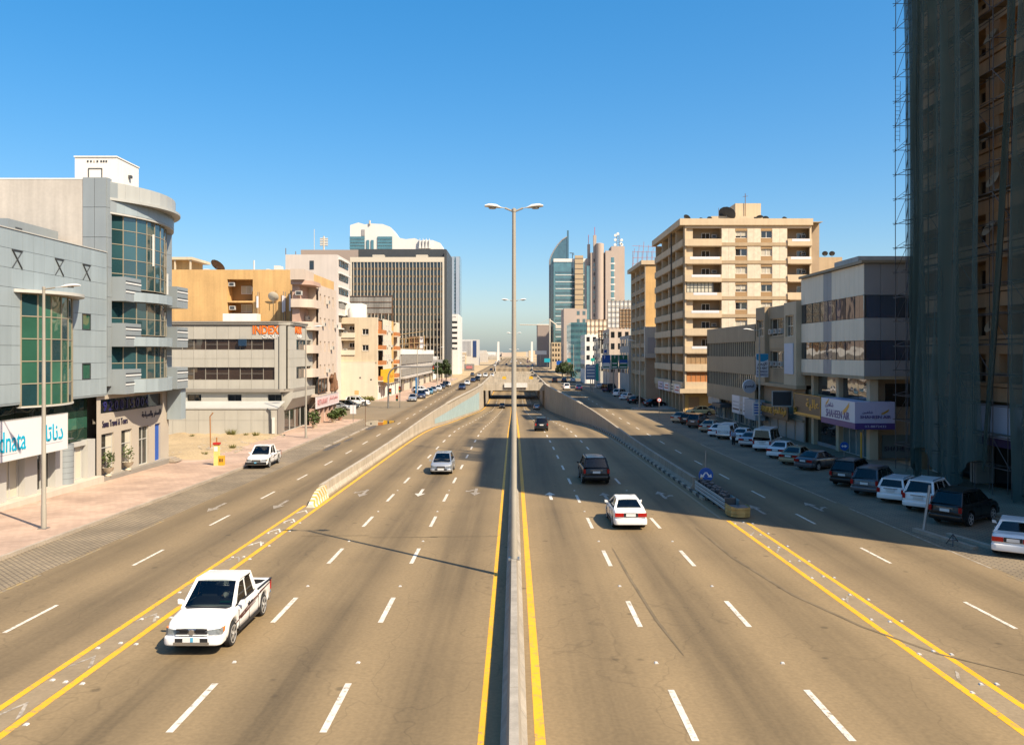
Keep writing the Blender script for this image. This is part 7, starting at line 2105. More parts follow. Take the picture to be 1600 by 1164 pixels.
        for j_ in range(2):
            for k in range(n_):
                a = j_ * (n_ + 1) + k; mbx.f.append((a, a + 1, a + n_ + 2, a + n_ + 1))
        return part(name, m, mbx, True)
    pane('windscreen', fr, (.04, .96), (.05, .95), VL * .5, .94, .004, .05)
    pane('rear_window', rear, (.06, .94), (.07, .93), rv[0] - .02, rv[1] + .02, .004, .03 if kind != 'van' else .01)
    for (s, q, lo, hi) in SIDES: pane('side_window', q, (lo[0] - .004, lo[1] + .004), (hi[0] - .004, hi[1] + .004), VL - .01, VH + .01, -.006, 0, M_CGL, s < 0)
    # wheels
    tyre = MB().lathe([(r - .12, -.105), (r - .03, -.11), (r, -.08), (r, .08), (r - .03, .11), (r - .12, .105)], 20, (0, 0, 0), 'x').mesh('wheel', M_TYRE, True)
    rimb = MB().lathe([(r - .135, .06), (r - .125, .112), (r - .085, .114), (r - .085, .10)], 20, (0, 0, 0), 'x').lathe([(.065, .07), (.06, .116), (.01, .12)], 12, (0, 0, 0), 'x')
    dishm = MB().lathe([(r - .1, .02), (r - .12, .072)], 20, (0, 0, 0), 'x').mesh('wheel_dish', M_RIMD, True)
    for k in range(5):
        t = 2 * math.pi * k / 5
        c_, s_ = math.cos(t), math.sin(t)
        rimb.v += [(.108, .04 * c_ - .045 * s_, .04 * s_ + .045 * c_), (.108, .04 * c_ + .045 * s_, .04 * s_ - .045 * c_), (.106, (r - .12) * c_ + .04 * s_, (r - .12) * s_ - .04 * c_), (.106, (r - .12) * c_ - .04 * s_, (r - .12) * s_ + .04 * c_)]
        i = len(rimb.v) - 4; rimb.f.append((i, i + 1, i + 2, i + 3))
    rim = rimb.mesh('rim', M_RIM, True)
    for yw in (-wb, wb):
        for s in (1, -1):
            w_ = bpy.data.objects.new('wheel', tyre); COL.objects.link(w_); w_.parent = root
            w_.matrix_basis = Matrix.Translation((s * (hwid - .12), yw, r)) @ (Matrix.Identity(4) if s > 0 else Matrix.Rotation(math.pi, 4, 'Z'))
            k_ = bpy.data.objects.new('rim', rim); COL.objects.link(k_); k_.parent = w_
            k_ = bpy.data.objects.new('wheel_dish', dishm); COL.objects.link(k_); k_.parent = w_
    # lamps, grille, bumpers, plates, mirrors
    hf, hr = halfw(L / 2 - .1), halfw(-L / 2 + .1)
    zt_f = interp(top, L / 2 - .16)
    tall = kind in ('suv', 'van', 'pickup')
    for s in (1, -1):
        z0 = zt_f - (.24 if tall else .20)
        hx0, hx1 = hf - .42, hf + .012
        mbh = MB(); cols_ = []
        for k in range(6):
            x_ = hx0 + (hx1 - hx0) * k / 5; y_ = L / 2 + .012 - .15 * (x_ / hf) ** 2 - (.05 if k == 5 else 0)
            cols_.append((x_, y_, z0 + .03 - .02 * k / 5, z0 + .15 + .04 * k / 5))
        cols_.append((hx1 + .006, L / 2 - .42, z0 + .08, z0 + .20))
        for (a, b) in zip(cols_, cols_[1:]): mbh.quad((s * a[0], a[1], a[2]), (s * b[0], b[1], b[2]), (s * b[0], b[1] - .03, b[3]), (s * a[0], a[1] - .03, a[3]))
        part('headlight', M_HEAD, mbh, True)
        if kind == 'pickup': part('indicator', M_AMB, MB().prism([(s * (hx1 - .1), z0 + .06), (s * (hx1 + .012), z0 + .06), (s * (hx1 + .012), z0 + .20), (s * (hx1 - .1), z0 + .18)], L / 2 - .45, L / 2 - .24, 'y'))
        if kind == 'van': tz = (.74, 1.06, .16)
        elif kind == 'suv': tz = (.78, 1.07, .17)
        elif kind in ('estate', 'hatch'): tz = (.66, .92, .19)
        elif kind == 'pickup': tz = (.66, .98, .13)
        else: tz = (.70, .90, .46)
        part('tail_light', M_TAIL, MB().box(s * (hr - tz[2]), s * (hr - .012), -L / 2 - .014, -L / 2 + .05, tz[0], tz[1]))
        part('mirror', CP['white'], MB().prism([(s * (hwid - .06), 1.0), (s * (hwid + .20), 1.03), (s * (hwid + .21), 1.17), (s * (hwid - .0), 1.14)], c3 - .42, c3 - .28, 'y').mesh and MB().prism([(s * (hwid - .06), zbF + .04), (s * (hwid + .14), zbF + .06), (s * (hwid + .15), zbF + .19), (s * (hwid - .0), zbF + .16)], c3 - .42, c3 - .31, 'y'))
        part('sill_trim', M_TRIM, MB().box(s * (hwid - .03), s * (hwid + .006), -wb + ar + .05, wb - ar - .05, sill - .02, sill + .07))
    zg0 = zt_f - (.26 if tall else .22)
    part('grille', M_TRIM, MB().box(-hf + .46, hf - .46, L / 2 - .1, L / 2 + .008, zg0 + .02, zg0 + .17))
    part('grille_bar', M_CHROME, MB().box(-hf + .48, hf - .48, L / 2 + .009, L / 2 + .02, zg0 + .085, zg0 + .11))
    def bpart(name, me):
        o = bpy.data.objects.new(name, me); COL.objects.link(o); o.parent = root
    bpart('front_bumper', bumper_mesh(hf + .035, L / 2 - .42, L / 2 + .05, sill + .02, zg0 + .0, CP['white'] if kind != 'van' else M_TRIM, 1, .06))
    part('air_intake', M_TRIM, MB().box(-.48, .48, L / 2 + .03, L / 2 + .056, sill + .12, sill + .25))
    bpart('rear_bumper', bumper_mesh(hr + .03, L / 2 - .40, L / 2 + .055, sill + .04, .62 if tall else .60, CP['white'] if kind != 'pickup' else M_CHROME, -1, .05))
    part('number_plate', M_PLATE, MB().box(-.25, .25, L / 2 + .057, L / 2 + .067, sill + .14, sill + .29))
    zpl = .78 if kind in ('sedan',) else (.85 if tall else .80)
    if kind == 'sedan': part('plate_recess', M_TRIM, MB().box(-.36, .36, -L / 2 - .016, -L / 2 + .05, zpl - .08, zpl + .12))
    part('number_plate', M_PLATE, MB().box(-.25, .25, -L / 2 - .03, -L / 2 - .008, zpl - .06, zpl + .09))
    if kind in ('suv', 'estate'):
        for s in (1, -1): part('roof_rail', M_TRIM if kind == 'suv' else M_CHROME, MB().tube([(s * (wt_ - .05), c1 + .15, zr + .0), (s * (wt_ - .05), c1 + .3, zr + .06), (s * (wt_ - .05), c2 - .3, zr + .07), (s * (wt_ - .05), c2 - .12, zr + .0)], .02, 6))
    if kind in ('suv', 'hatch', 'estate', 'van'): part('boot_trim', M_CHROME, MB().box(-.42, .42, -L / 2 - .012, -L / 2 + .03, zpl + .12, zpl + .16))
    gaps = {'pickup': (-.90, .06, 1.06), 'van': (.42, 1.62, -.9), 'sedan': (-.24, 1.02, -1.28), 'hatch': (-.08, 1.05, -1.05), 'estate': (-.16, .95, -1.2), 'suv': (-.16, .98, -1.15)}[kind]
    for s in (1, -1):
        for yg in gaps:
            zt0 = interp(top, yg) - .12
            bb = max(bott(yg) + .05, sill + .1)
            part('door_gap', M_TRIM, MB().box(s * (hwid - .03), s * (hwid + .0025), yg - .006, yg + .006, bb, zt0))
        part('belt_trim', M_TRIM, MB().box(s * (hwid - .115), s * (hwid - .085), c0 + .25, c3 - .15, interp(top, 0) - .01, interp(top, 0) + .045))
    part('cowl', M_TRIM, MB().prism([(-hwid + .2, c3 - .05), (hwid - .2, c3 - .05), (hwid - .3, c3 + .1), (-hwid + .3, c3 + .1)], interp(top, c3) - .03, interp(top, c3) + .036, 'z'))
    for s in (1, -1):
        for yh in ((-.25, .85) if kind != 'pickup' else (.05, .35)): part('door_handle', M_TRIM if kind == 'pickup' else CP['white'], MB().box(s * (hwid - .02), s * (hwid + .028), yh - .34, yh - .16, interp(top, 0) - .2, interp(top, 0) - .165))
    if kind == 'pickup':
        part('bed_liner', M_TRIM, MB().box(-hwid + .10, hwid - .10, -2.45, -1.01, .622, .66).box(-hwid + .088, -hwid + .13, -2.46, -1.0, .661, 1.0).box(hwid - .13, hwid - .088, -2.46, -1.0, .661, 1.0).box(-hwid + .131, hwid - .131, -1.04, -1.002, .661, 1.02).box(-hwid + .131, hwid - .131, -2.46, -2.43, .661, .99))
        part('bed_rail', M_TRIM, MB().box(-hwid + .012, -hwid + .09, -2.5, -1.0, 1.035, 1.055).box(hwid - .09, hwid - .012, -2.5, -1.0, 1.035, 1.055))
    return root
PROTO = {k: car_proto(k) for k in ('sedan', 'hatch', 'estate', 'suv', 'van', 'pickup')}
PAINTED = ('body', 'cabin', 'mirror', 'front_bumper', 'rear_bumper', 'door_handle')
FARPARTS = ('interior_floor', 'body', 'cabin', 'windscreen', 'rear_window', 'side_window', 'wheel', 'headlight', 'tail_light', 'underbody', 'grille')
def car(kind, colour, x, y, heading, label, z=None, group=None, far=False, slope=0.0, name=None, tint=None):
    """heading in degrees: 0 drives away from the camera (+y), 90 to the right"""
    src = PROTO[kind]
    root = bpy.data.objects.new(name or {'sedan': 'sedan_car', 'hatch': 'hatchback_car', 'estate': 'estate_car', 'suv': 'suv_car', 'van': 'minibus', 'pickup': 'pickup_truck'}[kind], None)
    COL.objects.link(root); root.empty_display_size = .5
    M = Matrix.Translation((x, y, zs(y) if z is None else z)) @ Matrix.Rotation(math.atan(slope), 4, 'X') @ Matrix.Rotation(-math.radians(heading), 4, 'Z')
    root.matrix_basis = M; WM[root.name] = M
    for ch in src.children:
        base = ch.name.split('.')[0]
        if far and base not in FARPARTS: continue
        c = ch.copy(); COL.objects.link(c); c.parent = root; c.name = base
        if base in PAINTED and not (ch.data.materials[0] in (M_TRIM, M_CHROME)):
            c.material_slots[0].link = 'OBJECT'; c.material_slots[0].material = CP[colour]
        if tint and base in ('windscreen', 'rear_window'):
            c.material_slots[0].link = 'OBJECT'; c.material_slots[0].material = tint
        if not far:
            for g in ch.children:
                d = g.copy(); COL.objects.link(d); d.parent = c; d.name = g.name.split('.')[0]
    tag(root, label, {'pickup': 'pickup', 'van': 'minibus', 'suv': 'SUV'}.get(kind, 'car'), group)
    return root
MS = -0.0162
# --- traffic on the carriageway
YH_ = F * 8.5 / (1000 - 573)
hil = car('pickup', 'white', -9.45, 26.95, 180, 'white double cab pickup driving over the left yellow line', zm(26.95), slope=MS)
def child(root, name, m, mbx, smooth=False):
    me = mbx.mesh(name, m, smooth); o = bpy.data.objects.new(name, me); COL.objects.link(o); o.parent = root; return o
# its dark swoosh stripes and front detail
M_STR = mat('pickup_stripe', (.10, .03, .03), rough=.4, var=0)
for s in (1, -1):
    for (ya, yb, za, zb, w_) in ((-2.35, -1.0, .98, .88, .09), (-1.3, .1, .90, .80, .09), (-.2, 1.1, .86, .66, .09), (-.6, .9, .76, .62, .06), (.3, 1.35, .74, .60, .05), (-.9, .5, .84, .70, .05)):
        q = MB(); X = s * .9045
        q.quad((X, ya, za), (X, yb, zb), (X, yb, zb + w_), (X, ya, za + w_ * .3)); child(hil, 'side_stripe', M_STR, q)
child(hil, 'grille_surround', CP['white'], MB().box(-.47, .47, 2.50, 2.572, .83, .875)); child(hil, 'grille_surround', CP['white'], MB().box(-.47, .47, 2.50, 2.572, .62, .655))
for (a, b) in ((-.45, -.12), (.12, .45)):
    for zz_ in (.665, .755): child(hil, 'grille_slot', M_TRIM, MB().box(a, b, 2.55, 2.578, zz_, zz_ + .06))
child(hil, 'lower_intake', M_TRIM, MB().box(-.46, .46, 2.585, 2.609, .50, .55))
child(hil, 'bumper_step', M_CHROME, MB().box(-.52, .52, 2.585, 2.612, .36, .44))
child(hil, 'badge', M_CHROME, MB().lathe([(.09, 0), (.08, .02)], 14, (0, 2.572, .72), 'y'), True)
child(hil, 'plate_badge', M_PLATEB, MB().box(-.06, .02, 2.618, 2.624, .45, .58))
for s in (1, -1): child(hil, 'fog_lamp', M_TRIM, MB().lathe([(.07, 0), (.06, .02)], 12, (s * .62, 2.56, .50), 'y'), True)
child(hil, 'tailgate', CP['white'], MB().box(-.80, .80, -2.55, -2.47, .62, 1.03))
child(hil, 'paper_on_dash', M_GREENS, MB().box(-.62, -.3, .95, 1.1, 1.18, 1.20))
child(hil, 'steering_wheel', M_TRIM, MB().tube([(-.36 + .17 * math.cos(t), .72, 1.27 + .15 * math.sin(t)) for t in [2 * math.pi * k / 12 for k in range(13)]], .016, 6))
car('hatch', 'silver', -5.75, 67.5, 180, 'silver hatchback driving towards the camera in the middle lane', zm(67.5), slope=MS)
car('sedan', 'white', 6.08, 45.5, 0, 'white saloon driving away in the sun just before the tower shadow', zm(45.5), slope=MS)
bsv = car('suv', 'black', 5.95, 62.4, 0, 'black four wheel drive driving away inside the tower shadow', zm(62.4), slope=MS, tint=M_CGLG)
bsv.scale = (1.08, 1.06, 1.05)
car('suv', 'black', 3.75, 115, 0, 'small black four wheel drive approaching the underpass', zm(115), slope=-.04)
car('sedan', 'black', -3.4, 240, 180, 'dark car climbing out of the underpass on the left', zm(240), far=True, slope=-.03)
car('sedan', 'silver', 6.3, 232, 0, 'grey car in the shade of the underpass mouth', zm(232), far=True, slope=-.03)
# --- kerbside pickup on the left
np_ = car('pickup', 'white', -21.5, 71.6, 178, 'older white pickup parked on the left block paving', zs(71.6) + .01, slope=-.012)
child(np_, 'black_bumper', M_TRIM, MB().box(-.86, .86, 2.56, 2.66, .36, .58)); child(np_, 'plate_badge', M_PLATEB, MB().box(-.06, .12, 2.67, 2.675, .48, .58))
for s in (1, -1):
    q = MB(); X = s * .9045; q.quad((X, -1.2, .98), (X, .6, .70), (X, .6, .76), (X, -1.2, 1.01)); child(np_, 'side_stripe', M_STR, q)
# --- cars parked on the shaded right, nearest first
PK_ = 'cars parked along the shaded right shops'
def parked(kind, colour, px, py, head, label, tint=None):
    Y = 40.0
    for _ in range(30): Y = F * (CAMZ - zs(Y)) / (py - HZ)
    x = xat(px, Y)
    h = math.radians(head); Lh = {'sedan': 2.28, 'hatch': 2.1, 'estate': 2.38, 'suv': 2.37, 'van': 2.42, 'pickup': 2.55}[kind]
    return car(kind, colour, x + math.sin(h) * Lh, Y + math.cos(h) * Lh, head, label, group=PK_, z=zs(Y) + .006, tint=tint)
parked('sedan', 'white', 1583, 873, 34, 'white saloon cut by the right edge of the photo, nearest of the parked row', M_CGLG)
parked('suv', 'black', 1476, 822, 52, 'big black four wheel drive beside the leaning post')
parked('suv', 'white', 1434, 801, 44, 'white hatch-backed four wheel drive next to the big black one')
parked('estate', 'white', 1391, 787, 42, 'white estate with roof rails and black bumper, third past the leaning post')
parked('suv', 'grey', 1350, 776, 42, 'dark grey people carrier between the white estate and the black wagon')
parked('suv', 'black', 1315, 761, 42, 'black wagon standing in front of the round blue arrow sign')
parked('sedan', 'grey', 1254, 735, 52, 'dark grey saloon showing its whole right side, by the brown sign')
parked('sedan', 'gold', 1231, 727, 40, 'gold saloon tucked behind the dark grey saloon')
parked('sedan', 'white', 1211, 717, 38, 'white saloon between the gold saloon and the white minibus')
parked('van', 'white', 1190, 706, 30, 'white high-roof minibus in the parked row')
parked('sedan', 'silver', 1166, 699, 32, 'silver saloon just left of the white minibus')
parked('sedan', 'white', 1152, 692, 34, 'white saloon behind the standing man')
tp = parked('pickup', 'white', 1130, 687, 30, 'white pickup with lettered tailgate in the parked row')
child(tp, 'tailgate', CP['white'], MB().box(-.80, .80, -2.56, -2.47, .62, 1.03))
tl_ = bpy.data.objects.new('lettering', text_mesh('TOYOTA', M_TRIM, .3, .01)); COL.objects.link(tl_); tl_.parent = tp
tl_.matrix_basis = Matrix.Translation((0, -2.568, .76)) @ Matrix(((1, 0, 0), (0, 0, -1), (0, 1, 0))).to_4x4()
for (a, b) in ((-.55, -.3), (-.1, .12)):
    pass
child(tp, 'canopy', CP['white'], MB().prism([(-.80, 1.045), (.80, 1.045), (.66, 1.62), (-.66, 1.62)], -2.45, -.95, 'y'))
for s in (1, -1): child(tp, 'canopy_window', M_CGL, MB().prism([(s * .785, 1.14), (s * .80, 1.14), (s * .70, 1.54), (s * .685, 1.54)], -2.3, -1.1, 'y'))
parked('sedan', 'white', 1116, 683, 34, 'white saloon left of the lettered pickup')
parked('sedan', 'beige', 1101, 676, 36, 'beige saloon between the white cars and the brown wagon')
parked('suv', 'brown', 1082, 669, 34, 'brown wagon second from the far end of the row')
parked('hatch', 'black', 1070, 664, 36, 'small dark hatchback tucked behind the beige end car')
parked('sedan', 'beige', 1056, 661, 34, 'pale beige saloon at the far end of the shaded row')
car('sedan', 'cream', xat(1095, 134), 134.5, -88, 'cream yellow saloon standing sideways in the sunlit side street', zs(134))
car('hatch', 'blue', xat(1116, 137), 137.0, -60, 'deep blue car behind the cream yellow saloon', zs(137))
# --- farther right: parked and moving
FR_ = 'cars parked beyond the right side street'
for (k, c, px, py, hd, lb) in (('sedan', 'black', 1008, 636, 60, 'dark saloon parked beside the far right lamp post'), ('sedan', 'black', 985, 631, 40, 'black saloon second past the far right lamp post'), ('sedan', 'white', 972, 625, 40, 'white saloon third past the far right lamp post'),
        ('suv', 'white', 962, 620, 40, 'white wagon fourth past the far right lamp post'), ('van', 'blue', 945, 613, 38, 'dark blue van parked under the green road sign'), ('sedan', 'white', 933, 607, 40, 'white saloon at the far end below the green road sign')):
    Y = 150.0
    for _ in range(30): Y = F * (CAMZ - zs(Y)) / (py - HZ)
    h = math.radians(hd)
    car(k, c, xat(px, Y) + math.sin(h) * 2.3, Y + math.cos(h) * 2.3, hd, lb, group=FR_, far=Y > 190)
for (k, c, px, Y, hd, lb) in (('suv', 'white', 885, 228, 0, 'white wagon driving away on the right service road'), ('sedan', 'blue', 904, 226, 0, 'dark blue car beside the white wagon on the right service road'), ('suv', 'black', 866.5, 285, 0, 'black wagon above the underpass wall'), ('sedan', 'grey', 881, 290, 0, 'dark car left of the white one above the underpass wall'), ('sedan', 'white', 895, 290, 0, 'white car right of the dark ones above the underpass wall')):
    car(k, c, xat(px, Y), Y, hd, lb, far=True, group='traffic on the right service road')
# --- farther left
FL_ = 'cars parked at the far left kerb'
for i, (k, c, px, py, lb) in enumerate((('sedan', 'silver', 643, 627.5, 'silver saloon nearest of the far left kerbside row'), ('suv', 'blue', 657, 623, 'dark blue wagon second in the far left kerbside row'), ('sedan', 'white', 664, 618.5, 'white saloon third in the far left kerbside row'), ('hatch', 'bluel', 670, 616.5, 'light blue hatchback in the far left kerbside row'), ('hatch', 'silver', 676, 614, 'pale hatchback fifth in the far left kerbside row'),
        ('sedan', 'white', 684, 611, 'large white saloon sixth in the far left kerbside row'), ('sedan', 'grey', 690, 608, 'grey saloon seventh in the far left kerbside row'), ('suv', 'black', 695, 605.5, 'black wagon near the end of the far left row'), ('sedan', 'white', 699, 604, 'white saloon at the end of the far left row'))):
    Y = 150.0
    for _ in range(30): Y = F * (CAMZ - zs(Y)) / (py - HZ)
    car(k, c, xat(px, Y), Y + 2, 176, lb, group=FL_, far=i > 2)
for (k, c, px, Y, lb) in (('suv', 'blue', 722, 228, 'dark blue wagon driving towards the camera on the left service road'), ('sedan', 'white', 730, 262, 'white car behind the dark blue wagon on the left'), ('sedan', 'blue', 739, 290, 'dark car third in the left oncoming queue'), ('suv', 'black', 746, 300, 'black wagon beside the third car of the left queue'),
        ('sedan', 'grey', 738, 370, 'grey car far up the left service road'), ('sedan', 'white', 749, 350, 'white car far up the left service road'), ('suv', 'white', 758.5, 348, 'white wagon nearest the underpass far up the left'), ('sedan', 'white', 769, 352, 'white car at the left end of the portal parapet'), ('sedan', 'black', 767.5, 470, 'tiny dark car at the far end of the left road')):
    car(k, c, xat(px, Y), Y, 180, lb, far=True, group='traffic on the left service road')
for (k, c, x, Y, hd, lb) in (('sedan', 'silver', -31.0, 146.5, 92, 'silver saloon parked sideways at the mouth of the left side street'), ('hatch', 'black', -30.0, 150.5, 100, 'dark car behind the silver saloon in the side street'), ('hatch', 'bluel', -33.5, 153.5, 92, 'light blue car at the back of the side street group'), ('suv', 'white', -29.8, 158.5, 92, 'white wagon under the blank cream wall')):
    car(k, c, x, Y, hd, lb, group='cars in the left side street')
car('suv', 'white', xat(658, 205), 205, 90, 'white wagon parked on the far left pavement by the blue hoarding', zs(205) + WALK, far=True)
fr5 = random.Random(21)
for i in range(16):
    s_ = -1 if i % 2 else 1
    Y = 585 + 36 * i + fr5.uniform(-12, 12)
    ln_ = fr5.choice(('inner', 'outer'))
    x = s_ * (fr5.choice((14.4, 18.0)) if Y < 540 or i % 3 else fr5.choice((3.0, 6.4, 9.8)))
    car(fr5.choice(('sedan', 'suv', 'sedan', 'hatch')), fr5.choice(('white', 'white', 'silver', 'grey', 'blue')), x, Y, 0 if s_ > 0 else 180, '%s of the tiny distant cars %s the median poles, beyond the underpass' % (('nearest', 'second nearest', 'third nearest', 'fourth nearest', 'fourth farthest', 'third farthest', 'second farthest', 'farthest')[i // 2], 'right of' if s_ > 0 else 'left of'), far=True, group='tiny cars far %s' % ('right' if s_ > 0 else 'left'))
for k in PROTO.values():
    for ch in list(k.children_recursive): bpy.data.objects.remove(ch)
    bpy.data.objects.remove(k)
# ------------------------------------------------------------------ lamp posts
def lamp_head(mb, p, d, ln=1.25, w_=.36, h=.2):
    """cobra head: p inner end, d unit direction outwards"""
    p = Vector(p); d = Vector(d).normalized(); sd = Vector((-d.y, d.x, 0)).normalized(); up_ = sd.cross(d) * -1
    if up_.z < 0: up_ = -up_
    secs = [(0, .10, .07, 0), (.18, .18, .12, .0), (.45, .5, .5, .02), (.8, .5, .5, .02), (1.0, .34, .25, .0)]
    rings = []
    for (t, ww, hh, oz) in secs:
        c = p + d * (ln * t) + up_ * oz
        rings.append([c + sd * (ww * w_ * math.cos(a)) + up_ * (hh * h * (math.sin(a) if math.sin(a) > 0 else .55 * math.sin(a))) for a in [2 * math.pi * k / 10 for k in range(10)]])
    i0 = len(mb.v)
    for r_ in rings: mb.v += [tuple(v) for v in r_]
    for k in range(len(rings) - 1):
        for j in range(10): mb.f.append((i0 + k * 10 + j, i0 + k * 10 + (j + 1) % 10, i0 + (k + 1) * 10 + (j + 1) % 10, i0 + (k + 1) * 10 + j))
    mb.f += [tuple(i0 + j for j in range(10)), tuple(i0 + (len(rings) - 1) * 10 + j for j in range(10))]
def street_lamp(x, y, z, h, arms, label, group, r0=.13, r1=.075, armlen=.75, rise=.18, ln=1.25):
    e = empty('street_lamp', (x, y, z), label, 'street lamp', group)
    MB().tube([(x, y, z), (x, y, z + 1.2), (x, y, z + 1.25), (x, y, z + h)], [r0 * 1.15, r0 * 1.1, r0, r1], 10).build('pole', M_POLE, e, smooth=True)
    box('base_plate', M_STEEL, e, x - .22, x + .22, y - .22, y + .22, z - .02, z + .035)
    MB().lathe([(r1 * 1.2, 0), (r1 * 1.2, .12), (r1 * .4, .16)], 10, (x, y, z + h - .06)).build('pole_cap', M_POLE, e, smooth=True)
    for d in arms:
        d = Vector((d[0], d[1], 0)).normalized()
        p1 = Vector((x, y, z + h - .05)) + d * armlen + Vector((0, 0, rise * .6))
        MB().tube([(x, y, z + h - .05), tuple(p1)], .04, 7).build('arm', M_POLE, e, smooth=True)
        mb = MB(); lamp_head(mb, p1, d + Vector((0, 0, .10)), ln)
        o = mb.build('lamp_head', M_LAMPW, e, smooth=True)
        c = p1 + (d + Vector((0, 0, .10))).normalized() * ln * .62
        MB().lathe([(.14, -.075), (.16, -.03)], 10, tuple(c)).build('lens', M_HEAD, o, smooth=True)
    return e
GM = 'double armed lamps on the median'
for k, (yy_, h) in enumerate(((33.5, 14.0), (80, 14.0), (135, 14.0), (190, 14.0))):
    street_lamp(0, yy_, zm(yy_) + .78, h, ((-1, 0), (1, 0)), ('tall double armed street lamp standing nearest on the median barrier', 'second double armed lamp behind the nearest median pole', 'third double armed lamp in line on the median', 'farthest double armed lamp on the median')[k], GM, ln=.82, armlen=.36, rise=.25)
GLF = 'single armed lamps on the left pavement'
street_lamp(-24.3, 43.0, zs(43) + WALK, 12.4, ((1, .12),), 'slim street lamp in front of the white shop sign', GLF, .12, .07, .55, .15)
street_lamp(-23.8, 95.2, zs(95) + WALK, 12.6, ((1, .12),), 'slim street lamp in front of the orange lettered office', GLF, .12, .07, .55, .15)
for k, yy_ in enumerate((198, 250, 305)): street_lamp(-23.0, yy_, zs(yy_) + WALK, 11.5, ((1, 0),), ('street lamp beyond the cream block on the left', 'street lamp by the roadside trees on the left', 'street lamp near the white far office on the left')[k], GLF)
GRT = 'single armed lamps on the right side'
street_lamp(27.3, 92.5, zs(92) + WALK, 12.2, ((-1, .1),), 'dark street lamp rising in front of the for rent board', GRT, .12, .07, .5, .1)
street_lamp(22.6, 149.6, zs(150) + WALK, 12.0, ((-1, .1),), 'sunlit street lamp on the pink pavement tongue', GRT, .14, .08, .6, .12, 1.6)
for k, (xx, yy_) in enumerate(((23.5, 236), (21.5, 300), (20.8, 355))): street_lamp(xx, yy_, zs(yy_), 13, ((-1, .1),), ('street lamp beyond the green road sign', 'street lamp in front of the teal office', 'farthest street lamp on the right')[k], GRT)
# ------------------------------------------------------------------ signs
def disc(pl, name, m, parent, a, z, d, r, th=.03, n=28):
    ax = 'y' if pl[0] == 'y' else 'x'
    c = fpt(pl, a, z, d)
    return MB().lathe([(r, -th / 2), (r, th / 2)], n, c, ax).build(name, m, parent)
M_REDR = mat('sign_red', (.42, .02, .02), rough=.4, var=.03)
sg = empty('road_sign', (13.15, 57.0, zs(57)), 'round blue sign with forked white arrows at the right wall end', 'road sign')
MB().tube([(13.15, 57.06, zs(57)), (13.15, 57.06, zs(57) + 2.75)], .04, 8).build('post', M_STEEL, sg)
PS1 = ('y', 56.98, -1)
zc_ = zat(742, 57)
disc(PS1, 'sign_disc', M_BLSIGN, sg, 13.15, zc_, 0, .50)
disc(('y', 57.0, -1), 'sign_back', M_STEEL, sg, 13.15, zc_, 0, .505, .02)
mb = MB()
for s in (-1, 1):
    pts2 = [(13.15 - s * .0, zc_ + .16), (13.15 + s * .05, zc_ + .22), (13.15 + s * .26, zc_ - .04), (13.15 + s * .18, zc_ - .10)]
    mb.quad(*[fpt(PS1, a, z, .02) for a, z in pts2])
    mb.quad(*[fpt(PS1, a, z, .022) for a, z in ((13.15 + s * .10, zc_ - .13), (13.15 + s * .40, zc_ - .16), (13.15 + s * .35, zc_ + .08))])
mb.build('arrow_mark', M_TWHITE, sg, fix=False)
box('marker_post', M_YPAINT, sg, 12.72, 12.86, 56.7, 56.78, zs(57), zs(57) + .95)
sg = empty('road_sign', (27.6, 69.5, zs(70)), 'small round blue arrow sign on the shaded pavement', 'road sign')
MB().tube([(27.6, 69.56, zs(70)), (27.6, 69.56, zat(697, 69.5) + .3)], .035, 8).build('post', M_STEEL, sg)
zc_ = zat(697, 69.5)
disc(('y', 69.5, -1), 'sign_disc', M_BLSIGN, sg, 27.6, zc_, 0, .36)
mb = MB(); mb.quad(*[fpt(('y', 69.5, -1), a, z, .02) for a, z in ((27.42, zc_ - .04), (27.65, zc_ - .04), (27.65, zc_ + .04), (27.42, zc_ + .04))]); mb.quad(*[fpt(('y', 69.5, -1), a, z, .022) for a, z in ((27.62, zc_ - .13), (27.84, zc_), (27.62, zc_ + .13))])
mb.quad(*[fpt(('y', 69.5, -1), a, z, .022) for a, z in ((27.48, zc_ - .11), (27.34, zc_), (27.48, zc_ + .11))])
mb.build('arrow_mark', M_TWHITE, sg, fix=False)
sg = empty('road_sign', (22.0, 126.0, zs(126)), 'round red and white no parking sign by the right side street', 'road sign')
MB().tube([(22.0, 126.06, zs(126)), (22.0, 126.06, zat(622, 126) + .1)], .05, 8).build('post', M_STEEL, sg)
zc_ = zat(625, 126)
disc(('y', 126, -1), 'sign_disc', M_REDR, sg, 22.0, zc_, 0, .34); disc(('y', 125.97, -1), 'sign_centre', M_TWHITE, sg, 22.0, zc_, 0, .24)
disc(('y', 125.94, -1), 'mark', M_BLSIGN, sg, 22.0, zc_, 0, .10)
